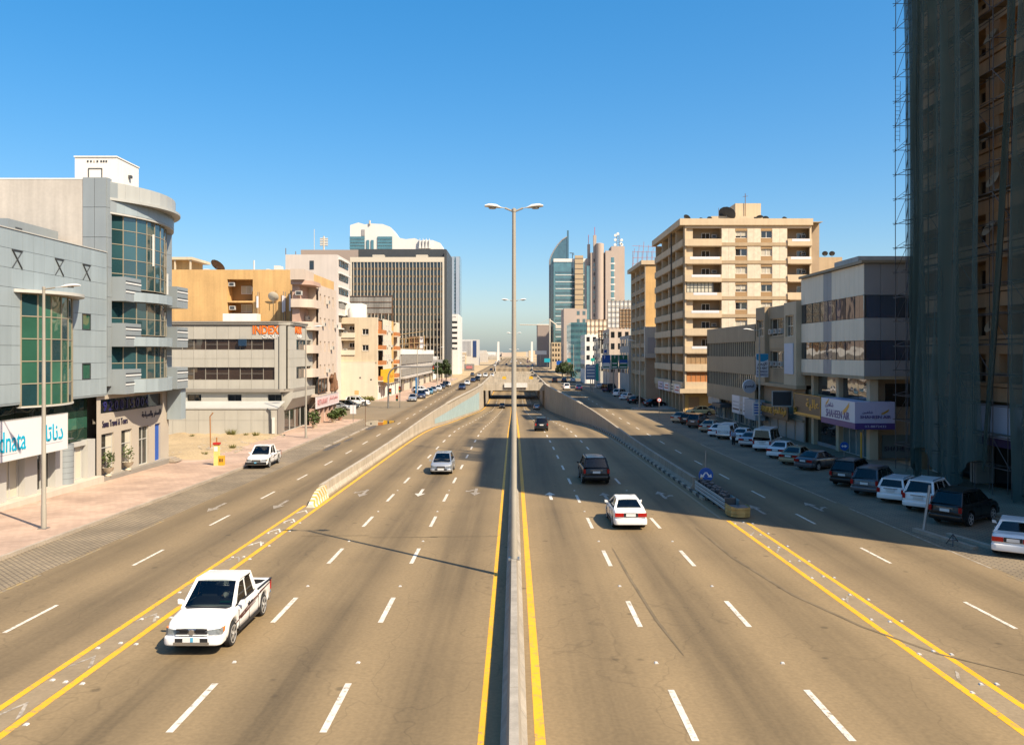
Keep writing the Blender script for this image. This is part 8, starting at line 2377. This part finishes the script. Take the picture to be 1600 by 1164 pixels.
# overhead green direction signs
gs = empty('direction_sign', (24, 205, zs(205)), 'three green and blue overhead direction signs with white arrows', 'road sign')
MB().tube([(24.6, 205.4, zs(205)), (24.6, 205.4, 6.6)], .16, 8).build('post', M_STEEL, gs)
MB().tube([(20.8, 205.3, 6.4), (29.2, 205.3, 6.4)], .1, 8).build('beam', M_STEEL, gs)
PGN = ('y', 205, -1)
zg1, zg0 = zat(554.5, 205), zat(576.5, 205)
for k, (pa, pb) in enumerate(((940.5, 954), (955, 966), (967, 981))):
    a, b = xat(pa, 205), xat(pb, 205)
    o = fbox(PGN, 'sign_panel', M_GREENS, gs, a, b, zg0, zg1, -.08, 0)
    frame_mb(PGN, a, b, zg0, zg1, 0, .02, .07).build('border', M_TWHITE, o)
    if k != 1: fbox(PGN, 'blue_field', M_BLSIGN, o, a + .12, b - .12, zg0 + 1.35, zg1 - (.12 if k == 0 else 1.2), .003, .015)
    if k == 0: fbox(PGN, 'white_field', M_TWHITE, o, a + .12, b - .12, zg0 + .12, zg0 + 1.3, .003, .015)
    q = MB(); am = (a + b) / 2 - (.4 if k == 0 else 0); zz_ = zg1 - .95
    q.quad(*[fpt(PGN, u, v, .02) for u, v in ((am - .07, zz_), (am + .07, zz_), (am + .07, zz_ + .5), (am - .07, zz_ + .5))])
    q.quad(*[fpt(PGN, u, v, .02) for u, v in ((am - .25, zz_ + .45), (am + .25, zz_ + .45), (am, zz_ + .8))])
    q.build('arrow_mark', M_TWHITE, o, fix=False)
    for j in range(2): fbox(PGN, 'print_line', M_TWHITE if not (k == 0 and j == 0) else M_GREENS, o, a + .3, b - .3, zg0 + .35 + .9 * j, zg0 + .62 + .9 * j, .016, .025)
gs = empty('shop_hoarding', (xat(927, 214), 214, zs(214)), 'blue and white printed hoarding with green edge under the direction signs', 'sign')
PHO = ('y', 214, -1)
a, b = xat(915, 214), xat(931, 214)
o = fbox(PHO, 'board', mat('hoarding_blue', (.16, .25, .42), rough=.5, var=.08), gs, a, b, zat(593, 214), zat(570, 214), -.15, 0)
for j in range(4): fbox(PHO, 'print_line', M_TWHITE, o, a + .3, b - .3, zat(589 - 5 * j, 214), zat(587 - 5 * j, 214), .003, .02)
fbox(PHO, 'green_edge', mat('turquoise_board', (.02, .38, .32), rough=.5, var=.05), gs, b + .01, b + .75, zat(595, 214), zat(568, 214), -.15, .03)
MB().tube([((a + b) / 2, 214.3, zs(214)), ((a + b) / 2, 214.3, zat(571, 214))], .12, 7).build('post', M_STEEL, gs)
for k, (p, q_, w_, h_, Y, m) in enumerate(((855, 563, 9, 6, 420, 'c'), (873.5, 567, 8, 6, 395, 'b'), (926, 562, 6, 5, 225, 'g'), (948, 549, 8, 5, 232, 'b'))):
    M__ = {'c': mat('cyan_board', (.02, .40, .50), rough=.4, var=.05), 'b': M_BLSIGN, 'g': MATS['turquoise_board']}[m]
    e = empty('hanging_sign', (xat(p, Y), Y, zs(Y)), ('far cyan sign board over the right service road', 'far blue sign board nearer than the cyan one', 'small turquoise shop sign above the hoarding', 'dark blue sign above the direction signs')[k], 'sign')
    box('board', M__, e, xat(p - w_ / 2, Y), xat(p + w_ / 2, Y), Y, Y + .2, zat(q_ + h_ / 2, Y), zat(q_ - h_ / 2, Y))
    MB().tube([(xat(p, Y), Y + .3, zs(Y)), (xat(p, Y), Y + .3, zat(q_, Y))], .12, 6).build('post', M_STEEL, e)
# ------------------------------------------------------------------ crash cushion and yellow end piece
cc = empty('crash_barrier', (12.7, 50.5, zs(50)), 'grey ribbed crash cushion before the right wall end', 'barrier')
for s in (0, 1):
    xx = 12.25 + .78 * s
    for j in range(3):
        mb = MB(); z0 = zs(50) + .22 + .22 * j
        P = [(xx - .02, z0), (xx + .05 * (1 if s else -1), z0 + .05), (xx, z0 + .1), (xx + .05 * (1 if s else -1), z0 + .15), (xx - .02 + .04 * s, z0 + .19)]
        for q in range(len(P) - 1): mb.quad((P[q][0], 48.2, P[q][1]), (P[q][0], 56.2, P[q][1] - .09), (P[q + 1][0], 56.2, P[q + 1][1] - .09), (P[q + 1][0], 48.2, P[q + 1][1]))
        mb.build('guard_rail', M_STEEL, cc, fix=False)
for k in range(6): box('frame_post', M_DGREY, cc, 12.3, 12.98, 48.6 + 1.4 * k, 48.72 + 1.4 * k, zs(52), zs(52) + .9)
mb = MB(); rr_ = random.Random(2)
for k in range(26):
    x_, y_ = rr_.uniform(12.35, 12.9), rr_.uniform(48.6, 55.6); mb.box(x_ - .1, x_ + .12, y_ - .14, y_ + .14, zs(50) + .72, zs(50) + .84 + .1 * rr_.random())
mb.build('cushion_cells', M_DGREY, cc)
yb2 = empty('barrier_end', (12.7, 47.2, zs(47)), 'crumpled yellow crash barrier nose on the right', 'barrier')
P = [(12.15, 47.95), (12.1, 47.4), (12.22, 46.8), (12.5, 46.55), (12.9, 46.5), (13.25, 46.7), (13.35, 47.2), (13.32, 47.95)]
mb = MB()
for k in range(len(P) - 1):
    (a, b), (c_, d) = P[k], P[k + 1]
    dz = [.66, .70, .64, .60, .62, .62, .60, .60]
    mb.quad((a, b, zs(47) + .08), (c_, d, zs(47) + .08), (c_ + .02, d, zs(47) + dz[k + 1]), (a + .02, b, zs(47) + dz[k]))
mb.build('nose_panel', mat('dusty_yellow', (.52, .37, .13), rough=.7, var=.25, vscale=2, streak=.3), yb2, fix=False)
for z_ in (.28, .52): MB().tube([(a, b, zs(47) + z_) for a, b in P], .035, 6).build('rib', MATS['dusty_yellow'], yb2)
MB().prism([(a, b) for a, b in P], zs(47) + .50, zs(47) + .54).build('inner_fill', M_DGREY, yb2)
# ------------------------------------------------------------------ bits on the right parking strip
lp = empty('leaning_post', (20.9, 43.2, zs(43)), 'grey post leaning beside the big black four wheel drive', 'post')
MB().tube([(20.95, 42.6, zs(43)), (21.45, 42.9, zs(43) + 2.4)], .07, 8).build('post', M_STEEL, lp)
for k, (xa, ya, xb, yb_) in enumerate(((20.6, 42.8, 21.4, 38.6), (21.7, 41.6, 22.4, 38.4))):
    d = Vector((xb - xa, yb_ - ya, 0)); n_ = Vector((-d.y, d.x, 0)).normalized() * .13
    q = MB().prism([(xa - n_.x, ya - n_.y), (xa + n_.x, ya + n_.y), (xb + n_.x, yb_ + n_.y), (xb - n_.x, yb_ - n_.y)], zs(41) + .0, zs(41) + .20)
    tag(q.build('kerb_block', M_KERB, None), ('long concrete kerb block by the leaning post', 'second kerb block beside the nearest white saloon')[k], 'kerb', 'loose kerb blocks')
tr3 = empty('tripod_stand', (20.9, 39.6, zs(40)), 'small bent steel stand on the loose kerb block', 'stand')
mb = MB()
for k in range(3):
    t = k * 2.1
    mb.tube([(20.9 + .35 * math.cos(t), 39.6 + .35 * math.sin(t), zs(40) + .02), (20.9, 39.6, zs(40) + .55)], .025, 5)
mb.tube([(20.6, 39.5, zs(40) + .25), (21.2, 39.7, zs(40) + .25)], .02, 5)
mb.build('legs', M_DGREY, tr3)
# ------------------------------------------------------------------ standing man by the parked cars
M_SKIN = mat('skin', (.30, .17, .10), rough=.6, var=.05)
M_SHIRT = mat('pale_blue_shirt', (.38, .48, .66), rough=.85, var=.08, vscale=3)
M_TROUS = mat('dark_trousers', (.018, .019, .024), rough=.85, var=.1, vscale=3)
M_HAIR = mat('black_hair', (.012, .011, .010), rough=.7, var=.1)
def skinned(name, V, E, Rr, m, parent, M, sub=2):
    me = bpy.data.meshes.new(name); me.from_pydata(V, E, [])
    o = bpy.data.objects.new(name, me); COL.objects.link(o)
    md = o.modifiers.new('skin', 'SKIN'); md.use_smooth_shade = True
    for i, v in enumerate(me.skin_vertices[0].data): v.radius = (Rr[i], Rr[i]) if not isinstance(Rr[i], tuple) else Rr[i]; v.use_root = (i == 0)
    ss = o.modifiers.new('sub', 'SUBSURF'); ss.levels = sub; ss.render_levels = sub
    bpy.context.view_layer.update()
    dg = bpy.context.evaluated_depsgraph_get()
    me2 = bpy.data.meshes.new_from_object(o.evaluated_get(dg))
    bpy.data.objects.remove(o); bpy.data.meshes.remove(me)
    me2.materials.clear(); me2.materials.append(m)
    for p in me2.polygons: p.use_smooth = True
    return place(name, me2, parent, M)
PYm = 88.0
Mp = Matrix.Translation((xat(1146, PYm), PYm, zs(PYm) + .01)) @ Matrix.Rotation(math.radians(200), 4, 'Z')
per = empty('person', (xat(1146, PYm), PYm, zs(PYm)), 'man in pale blue shirt and dark trousers standing behind the parked cars', 'person')
V = [(0, 0, .95), (0, .01, 1.15), (0, 0, 1.40), (0, .0, 1.50), (0, .02, 1.62), (0, .03, 1.74),
     (.19, 0, 1.40), (.25, -.02, 1.14), (.25, .07, .90), (.25, .10, .80), (-.19, 0, 1.40), (-.25, -.02, 1.14), (-.24, .07, .90), (-.24, .10, .80),
     (.10, 0, .88), (.11, .02, .48), (.11, 0, .09), (.12, .15, .04), (-.10, 0, .88), (-.12, .02, .48), (-.13, -.03, .09), (-.14, .12, .04)]
E = [(0, 1), (1, 2), (2, 3), (3, 4), (4, 5), (2, 6), (6, 7), (7, 8), (8, 9), (2, 10), (10, 11), (11, 12), (12, 13), (0, 14), (14, 15), (15, 16), (16, 17), (0, 18), (18, 19), (19, 20), (20, 21)]
Rr = [(.16, .11), (.15, .10), (.15, .10), .055, .095, .08, .07, .05, .04, .045, .07, .05, .04, .045, .095, .065, .05, .045, .095, .065, .05, .045]
skinned('body', V, E, Rr, M_SKIN, per, Mp)
V2 = [(0, 0, .96), (0, .01, 1.15), (0, 0, 1.38), (.19, 0, 1.41), (.25, -.02, 1.16), (.25, .05, .98), (-.19, 0, 1.41), (-.25, -.02, 1.16), (-.245, .05, .98)]
skinned('shirt', V2, [(0, 1), (1, 2), (2, 3), (3, 4), (4, 5), (2, 6), (6, 7), (7, 8)], [(.185, .13), (.175, .125), (.17, .12), .09, .068, .056, .09, .068, .056], M_SHIRT, per, Mp)
V3 = [(0, 0, .96), (.10, 0, .86), (.11, .02, .48), (.11, 0, .07), (-.10, 0, .86), (-.12, .02, .48), (-.13, -.03, .07)]
skinned('trousers', V3, [(0, 1), (1, 2), (2, 3), (0, 4), (4, 5), (5, 6)], [(.175, .125), .115, .085, .075, .115, .085, .075], M_TROUS, per, Mp)
mb = MB().lathe([(.06, 0), (.095, .03), (.10, .08), (.075, .13), (.02, .15)], 10, (0, .0, 1.64)); place('hair', mb.mesh('hair', M_HAIR, True), per, Mp)
drv = empty('person', (-9.09, 26.9, zm(26.9) + 1.0), 'driver in a white shirt at the wheel of the near white pickup', 'person')
Md = hil.matrix_basis @ Matrix.Translation((-.36, .12, 0))
Vd = [(0, 0, .72), (0, -.02, 1.0), (0, .0, 1.26), (0, .02, 1.37), (0, .05, 1.47), (0, .06, 1.60), (.18, .03, 1.24), (.22, .22, 1.10), (.13, .52, 1.26), (.12, .58, 1.29), (-.18, .03, 1.24), (-.22, .22, 1.10), (-.13, .52, 1.26), (-.12, .58, 1.29)]
skinned('body', Vd, [(0, 1), (1, 2), (2, 3), (3, 4), (4, 5), (2, 6), (6, 7), (7, 8), (8, 9), (2, 10), (10, 11), (11, 12), (12, 13)], [(.16, .11), (.16, .11), (.15, .10), .055, .09, .075, .07, .05, .04, .04, .07, .05, .04, .04], M_SKIN, drv, Md)
skinned('shirt', [Vd[k] for k in (0, 1, 2, 6, 7, 10, 11)], [(0, 1), (1, 2), (2, 3), (3, 4), (2, 5), (5, 6)], [(.18, .13), (.18, .13), (.17, .12), .09, .065, .09, .065], M_WPAINT, drv, Md)
place('hair', MB().lathe([(.05, 0), (.09, .03), (.095, .07), (.07, .12), (.02, .135)], 10, (0, .03, 1.52)).mesh('hair', M_HAIR, True), drv, Md)
# ------------------------------------------------------------------ traffic signal and small things on the left
ts = empty('traffic_signal', (-23.0, 151.0, zs(151)), 'traffic signal mast with a curved arm over the left service road', 'traffic signal')
zb_ = zs(151)
pth = [(-22.8, 151, zb_)] + [(-22.8, 151, zb_ + 5.6)] + [(-22.8 + 1.9 * (1 - math.cos(t)), 151, zb_ + 5.6 + 1.9 * math.sin(t)) for t in [math.pi / 2 * k / 6 for k in range(1, 7)]] + [(-13.6, 151, zb_ + 7.55)]
MB().tube(pth, [.17] * 2 + [.15] * 6 + [.09], 9).build('mast', M_STEEL, ts, smooth=True)
def signal_box(x, y, z, par):
    o = box('signal_head', M_BLACK, par, x - .2, x + .2, y - .15, y + .15, z, z + 1.05)
    for j, m in enumerate((M_GREENS, M_AMB, M_REDR)): MB().lathe([(.13, -.01), (.12, .02)], 12, (x, y - .16, z + .2 + .33 * j), 'y').build('lens', m, o)
signal_box(-14.6, 151, zb_ + 6.7, ts); signal_box(-22.4, 150.8, zb_ + 2.6, ts)
sp2 = empty('traffic_signal', (-20.9, 152.5, zs(152)), 'short signal post with dark heads beside the curved mast', 'traffic signal')
MB().tube([(-20.9, 152.5, zb_), (-20.9, 152.5, zb_ + 9.5)], .07, 8).build('post', M_STEEL, sp2)
signal_box(-20.9, 152.3, zb_ + 2.9, sp2); signal_box(-21.4, 152.3, zb_ + 1.3, sp2)
ns = empty('notice_board', (-21.2, 112.5, zs(112)), 'white double notice board at the pavement corner', 'sign')
YN = 118.0
for (pa, pb) in ((547, 551.3), (552, 556.3)): box('board', M_SIGNW, ns, xat(pa, YN), xat(pb, YN), YN, YN + .06, zat(646.5, YN), zat(633, YN))
MB().tube([(xat(551.6, YN), YN + .1, zs(YN)), (xat(551.6, YN), YN + .1, zat(626, YN))], .04, 6).build('post', M_STEEL, ns)
ns = empty('sign_post', (-20, 115, zs(115)), 'thin sign post with a narrow dark plate near the puddle', 'road sign')
xq = xat(571, 113)
MB().tube([(xq, 113, zs(113)), (xq, 113, zat(624, 113))], .035, 6).build('post', M_RUST, ns); box('plate', M_DGREY, ns, xq - .1, xq + .12, 112.9, 112.96, zat(634, 113), zat(626, 113))
# puddle in the gutter and broken kerb strip
M_WATER = mat('puddle_water', (.035, .028, .018), rough=.02, ior=1.6, var=.1)
P = [(-19.3 + 1.9 * math.cos(t) * (1 + .18 * math.sin(3 * t)), 119 + 5.5 * math.sin(t) * (1 + .15 * math.cos(2 * t))) for t in [2 * math.pi * k / 26 for k in range(26)]]
MB().quad(*[(a, b, zs(b) + .012) for a, b in P]).build('puddle', M_WATER, None, fix=False, kind='structure', label='dark puddle in the left gutter by the side street')
ks = empty('kerb_strip', (-19.4, 100, zs(100)), 'broken pale kerb strip along the left parking bay', 'kerb')
y = 86.0
while y < 113:
    L_ = R.uniform(.8, 1.6)
    if R.random() < .85: box('kerb_stone', M_KERB, ks, -19.62 + R.uniform(-.03, .03), -19.36, y, y + L_ - .03, zs(y) - .02, zs(y) + .10 + .03 * R.random())
    y += L_
M_DAMP = mat('damp_asphalt', (.10, .08, .055), rough=.5, var=.3, vscale=1)
for (a, b, w_) in ((83, 91, .8), (92, 97, .45), (107, 114, .9)):
    MB().quad(*[(-19.0 + w_ * .5 * math.cos(t) + (.2 if w_ < .6 else 0), (a + b) / 2 + (b - a) / 2 * math.sin(t) * (1 + .1 * math.sin(5 * t)), zs((a + b) / 2 + (b - a) / 2 * math.sin(t)) + .009) for t in [2 * math.pi * k / 18 for k in range(18)]]).build('damp_patch', M_DAMP, service[-1], fix=False)
# utility pillar, rusty post, mat in the sandy lot
Yu = 70.5
ut = empty('utility_pillar', (xat(341, Yu), Yu, zs(Yu) + WALK), 'slim yellow pillar with red cap and orange box on the pavement', 'pillar')
xu = xat(339, Yu); zu = zs(Yu) + WALK
box('pillar', mat('pale_yellow_paint', (.75, .66, .22), rough=.6, var=.1, vscale=2), ut, xu - .22, xu + .18, Yu - .18, Yu + .2, zu, zu + 1.75)
box('red_cap', M_REDP, ut, xu - .28, xu + .24, Yu - .24, Yu + .26, zu + 1.752, zu + 1.92)
box('white_plate', M_SIGNW, ut, xu - .18, xu + .12, Yu - .19, Yu - .181, zu + 1.2, zu + 1.6)
o = box('orange_box', mat('orange_box_paint', (.80, .40, .03), rough=.5, var=.08), ut, xu + .19, xu + .62, Yu - .2, Yu + .2, zu, zu + .8)
for k in range(3): box('slot', M_BLACK, o, xu + .25 + .12 * k, xu + .32 + .12 * k, Yu - .21, Yu - .201, zu + .3, zu + .58)
Yr = 81.0
rp = empty('rusty_post', (xat(331, Yr), Yr, zs(Yr)), 'bent rusty steel post in a concrete block on the sandy lot', 'post')
xr_ = xat(329, Yr)
MB().tube([(xr_, Yr, zs(Yr) + .3), (xr_ - .05, Yr, zs(Yr) + 3.6), (xr_ + .25, Yr, zs(Yr) + 3.95)], .055, 7).build('post', mat('rust_orange', (.42, .17, .04), rough=.85, var=.2), rp)
MB().tube([(xr_ + .42, Yr + .5, zs(Yr) + .3), (xr_ + .42, Yr + .5, zs(Yr) + 1.5)], .06, 7).build('stub', MATS['rust_orange'], rp)
MB().prism([(xr_ - .7, zs(Yr) - .1), (xr_ + .9, zs(Yr) - .1), (xr_ + .8, zs(Yr) + .5), (xr_ - .3, zs(Yr) + .55)], Yr - .35, Yr + .7, 'y').build('concrete_block', M_CONCW, rp)
tag(MB().prism([(-31.0, 79.5), (-29.3, 79.2), (-28.9, 80.8), (-30.6, 81.2)], zs(80), zs(80) + .08).build('rubber_mat', M_DGREY, None), 'flat dark mat lying on the sandy lot', 'mat')
# sandy lot with mounds, rubble and weeds
mb = MB(); nx, ny = 22, 22
lr = random.Random(9)
xs3 = [-46 + (46 - 27.2) * i / nx for i in range(nx + 1)]; ys3 = [74 + (100 - 74) * j / ny for j in range(ny + 1)]
hts = [[.0 if i in (0, nx) or j in (0, ny) else .05 + .28 * lr.random() ** 2 for j in range(ny + 1)] for i in range(nx + 1)]
for i in range(nx + 1):
    for j in range(ny + 1): mb.v.append((xs3[i], ys3[j], zs(ys3[j]) + .13 + hts[i][j] * (1 if xs3[i] < -28.5 else .3)))
for i in range(nx):
    for j in range(ny):
        a = i * (ny + 1) + j; mb.f.append((a, a + ny + 1, a + ny + 2, a + 1))
mb.build('sandy_lot', M_SAND, None, smooth=True, kind='structure', label='uneven sandy vacant lot beside the corner office')
mb = MB()
for k in range(170):
    x_, y_ = lr.uniform(-34, -26.6), lr.uniform(76, 100); s_ = lr.uniform(.04, .16)
    mb.box(x_ - s_, x_ + s_, y_ - s_ * .8, y_ + s_ * .8, zs(y_) + .12, zs(y_) + .15 + s_)
tag(mb.build('rubble', M_CONCW, None), 'scattered rubble and stones on the sandy lot', 'rubble', kind='stuff')
M_WEED = mat('dry_weed', (.20, .19, .05), rough=.8, var=.3, vscale=5)
def weed(x, y, n, r, h, label):
    mb = MB()
    for _ in range(n):
        t = lr.uniform(0, 6.28); q = lr.uniform(.2, 1) * r; x1, y1 = x + q * math.cos(t), y + q * math.sin(t)
        bx_, by_ = x + .4 * q * math.cos(t), y + .4 * q * math.sin(t); hh = h * lr.uniform(.4, 1)
        mb.quad((bx_ - .03, by_, zs(y) + .2), (bx_ + .03, by_, zs(y) + .2), (x1, y1, zs(y) + .2 + hh))
    return tag(mb.build('weed_tuft', M_WEED, None, fix=False), label, 'weed', 'weeds on the sandy lot')
for (x, y, n, r, h, lb) in ((xat(359, 97), 97.5, 130, .9, .9, 'largest weed tuft against the annex wall'), (xat(382, 97), 97.6, 40, .5, .4, 'small weed tuft right of the largest one'), (xat(400, 97), 97.0, 70, .7, .6, 'weed tuft near the drain pipe'), (xat(363, 84), 84, 60, .6, .5, 'weed tuft at the edge of the pink pavement'), (xat(320, 78), 78, 50, .5, .35, 'low weed tuft beside the dark mat'), (xat(300, 96), 96, 40, .5, .4, 'weed tuft at the left end of the annex wall')):
    weed(x, y, n, r, h, lb)
for k, (p, Y) in enumerate(((563, 172), (577, 173))): bush((xat(p, Y), Y, zs(Y) + .02), 160, 1.3, .5, .3, ('low hedge plant left under the cream wall', 'low hedge plant right under the cream wall')[k], 'planting under the cream wall', False, M_WEED)
hd = empty('blue_hoarding', (xat(651, 205), 205, zs(205)), 'bright blue hoarding panel on the far left pavement', 'hoarding')
box('panel', mat('bright_blue_panel', (.02, .20, .48), rough=.5, var=.06), hd, xat(649, 203), xat(653.5, 203), 203, 203.15, zs(203) + .16, zat(590, 203)); box('post', M_STEEL, hd, xat(651, 203) - .05, xat(651, 203) + .05, 203.16, 203.26, zs(203) + .1, zat(589, 203))
# ------------------------------------------------------------------ trees
M_FOL = mat('tree_foliage', (.055, .085, .025), rough=.7, var=.45, vscale=.9)
def tree(x, y, h, rx, label, n=1400, leaf=.34, lean=0.0, group='roadside trees', m=None):
    z0 = zs(y) + .1
    e = empty('tree', (x, y, z0), label, 'tree', group)
    tr4 = random.Random(int(x * 13 + y * 7))
    tk = MB(); th = h * .42
    tk.tube([(x, y, z0 - .2), (x + .1, y, z0 + th * .5), (x + lean, y + .1, z0 + th)], [.22, .16, .12], 8)
    clumps = []
    for k in range(9):
        t = tr4.uniform(0, 6.28); q = rx * tr4.uniform(.25, .8); zz_ = z0 + th + (h - th) * tr4.uniform(.05, .85)
        c = (x + lean + q * math.cos(t), y + q * math.sin(t), zz_)
        clumps.append(c); tk.tube([(x + lean, y + .1, z0 + th * .95), ((x + lean + c[0]) / 2, (y + c[1]) / 2, (z0 + th + c[2]) / 2 + .1), c], [.09, .06, .02], 5)
    tk.build('trunk', M_TRUNK, e)
    mb = MB()
    for c in clumps: leafy(mb, c, n // 9, rx * .42, (h - th) * .27, leaf, tr4)
    mb.build('crown', m or M_FOL, e, fix=False)
    return e
for k, (p, Y, h, rx) in enumerate(((682, 296, 6.5, 2.2), (690, 285, 7.5, 2.4), (697, 300, 6.0, 2.0))):
    tree(xat(p, Y), Y, h, rx, ('leafy green tree left of three before the white office', 'tallest green tree of three before the white office', 'green tree right of three before the white office')[k], 1500, .42)
for k, (p, Y, h, rx) in enumerate(((878, 330, 6.5, 2.6), (887, 318, 5.5, 2.4))):
    tree(xat(p, Y), Y, h, rx, ('dark tree below the blue far sign', 'rounded tree right of the blue far sign')[k], 1300, .42 if Y < 500 else 1.2)
# date palm on the right pavement
pl_ = empty('palm_tree', (xat(893, 300), 300, zs(300)), 'short palm tree on the far right pavement', 'tree')
px0 = xat(893, 300)
MB().tube([(px0, 300, zs(300)), (px0 + .2, 300, zs(300) + 3.4)], [.3, .22], 8).build('trunk', M_TRUNK, pl_)
mb = MB()
for k in range(22):
    t = 2 * math.pi * k / 22 + lr.uniform(-.1, .1); ln = lr.uniform(2.0, 2.8); up0 = lr.uniform(.2, 1.6)
    P = [(px0 + .2 + math.cos(t) * ln * u, 300 + math.sin(t) * ln * u, zs(300) + 3.4 + up0 * u * 1.4 - 2.3 * u * u) for u in (0, .35, .7, 1)]
    for a, b in zip(P, P[1:]):
        sd_ = Vector((-math.sin(t), math.cos(t), 0)) * .22
        mb.quad(tuple(Vector(a) - sd_), tuple(Vector(a) + sd_), tuple(Vector(b) + sd_ * .6), tuple(Vector(b) - sd_ * .6))
mb.build('fronds', mat('palm_frond', (.10, .11, .03), rough=.7, var=.3, vscale=3), pl_, fix=False)
# hoarding and planters closing the underpass deck
for k, (xx, yy_) in enumerate(((-7.2, 283.5), (-3.4, 283.5), (2.8, 283.6), (6.0, 283.4))):
    tag(MB().prism([(xx - .8, zs(283) + .955), (xx + .8, zs(283) + .955), (xx + .55, zs(283) + 1.9), (xx - .55, zs(283) + 1.9)], 291.65, 291.95, 'y').build('traffic_barrier', M_YPAINT if k % 2 else M_CONCW, None), ('pale barrier block on the portal parapet, far left', 'yellow barrier block on the portal parapet, left of the pole', 'pale barrier block on the portal parapet, right of the pole', 'yellow barrier block on the portal parapet, far right')[k], 'barrier', 'barrier blocks above the portal')
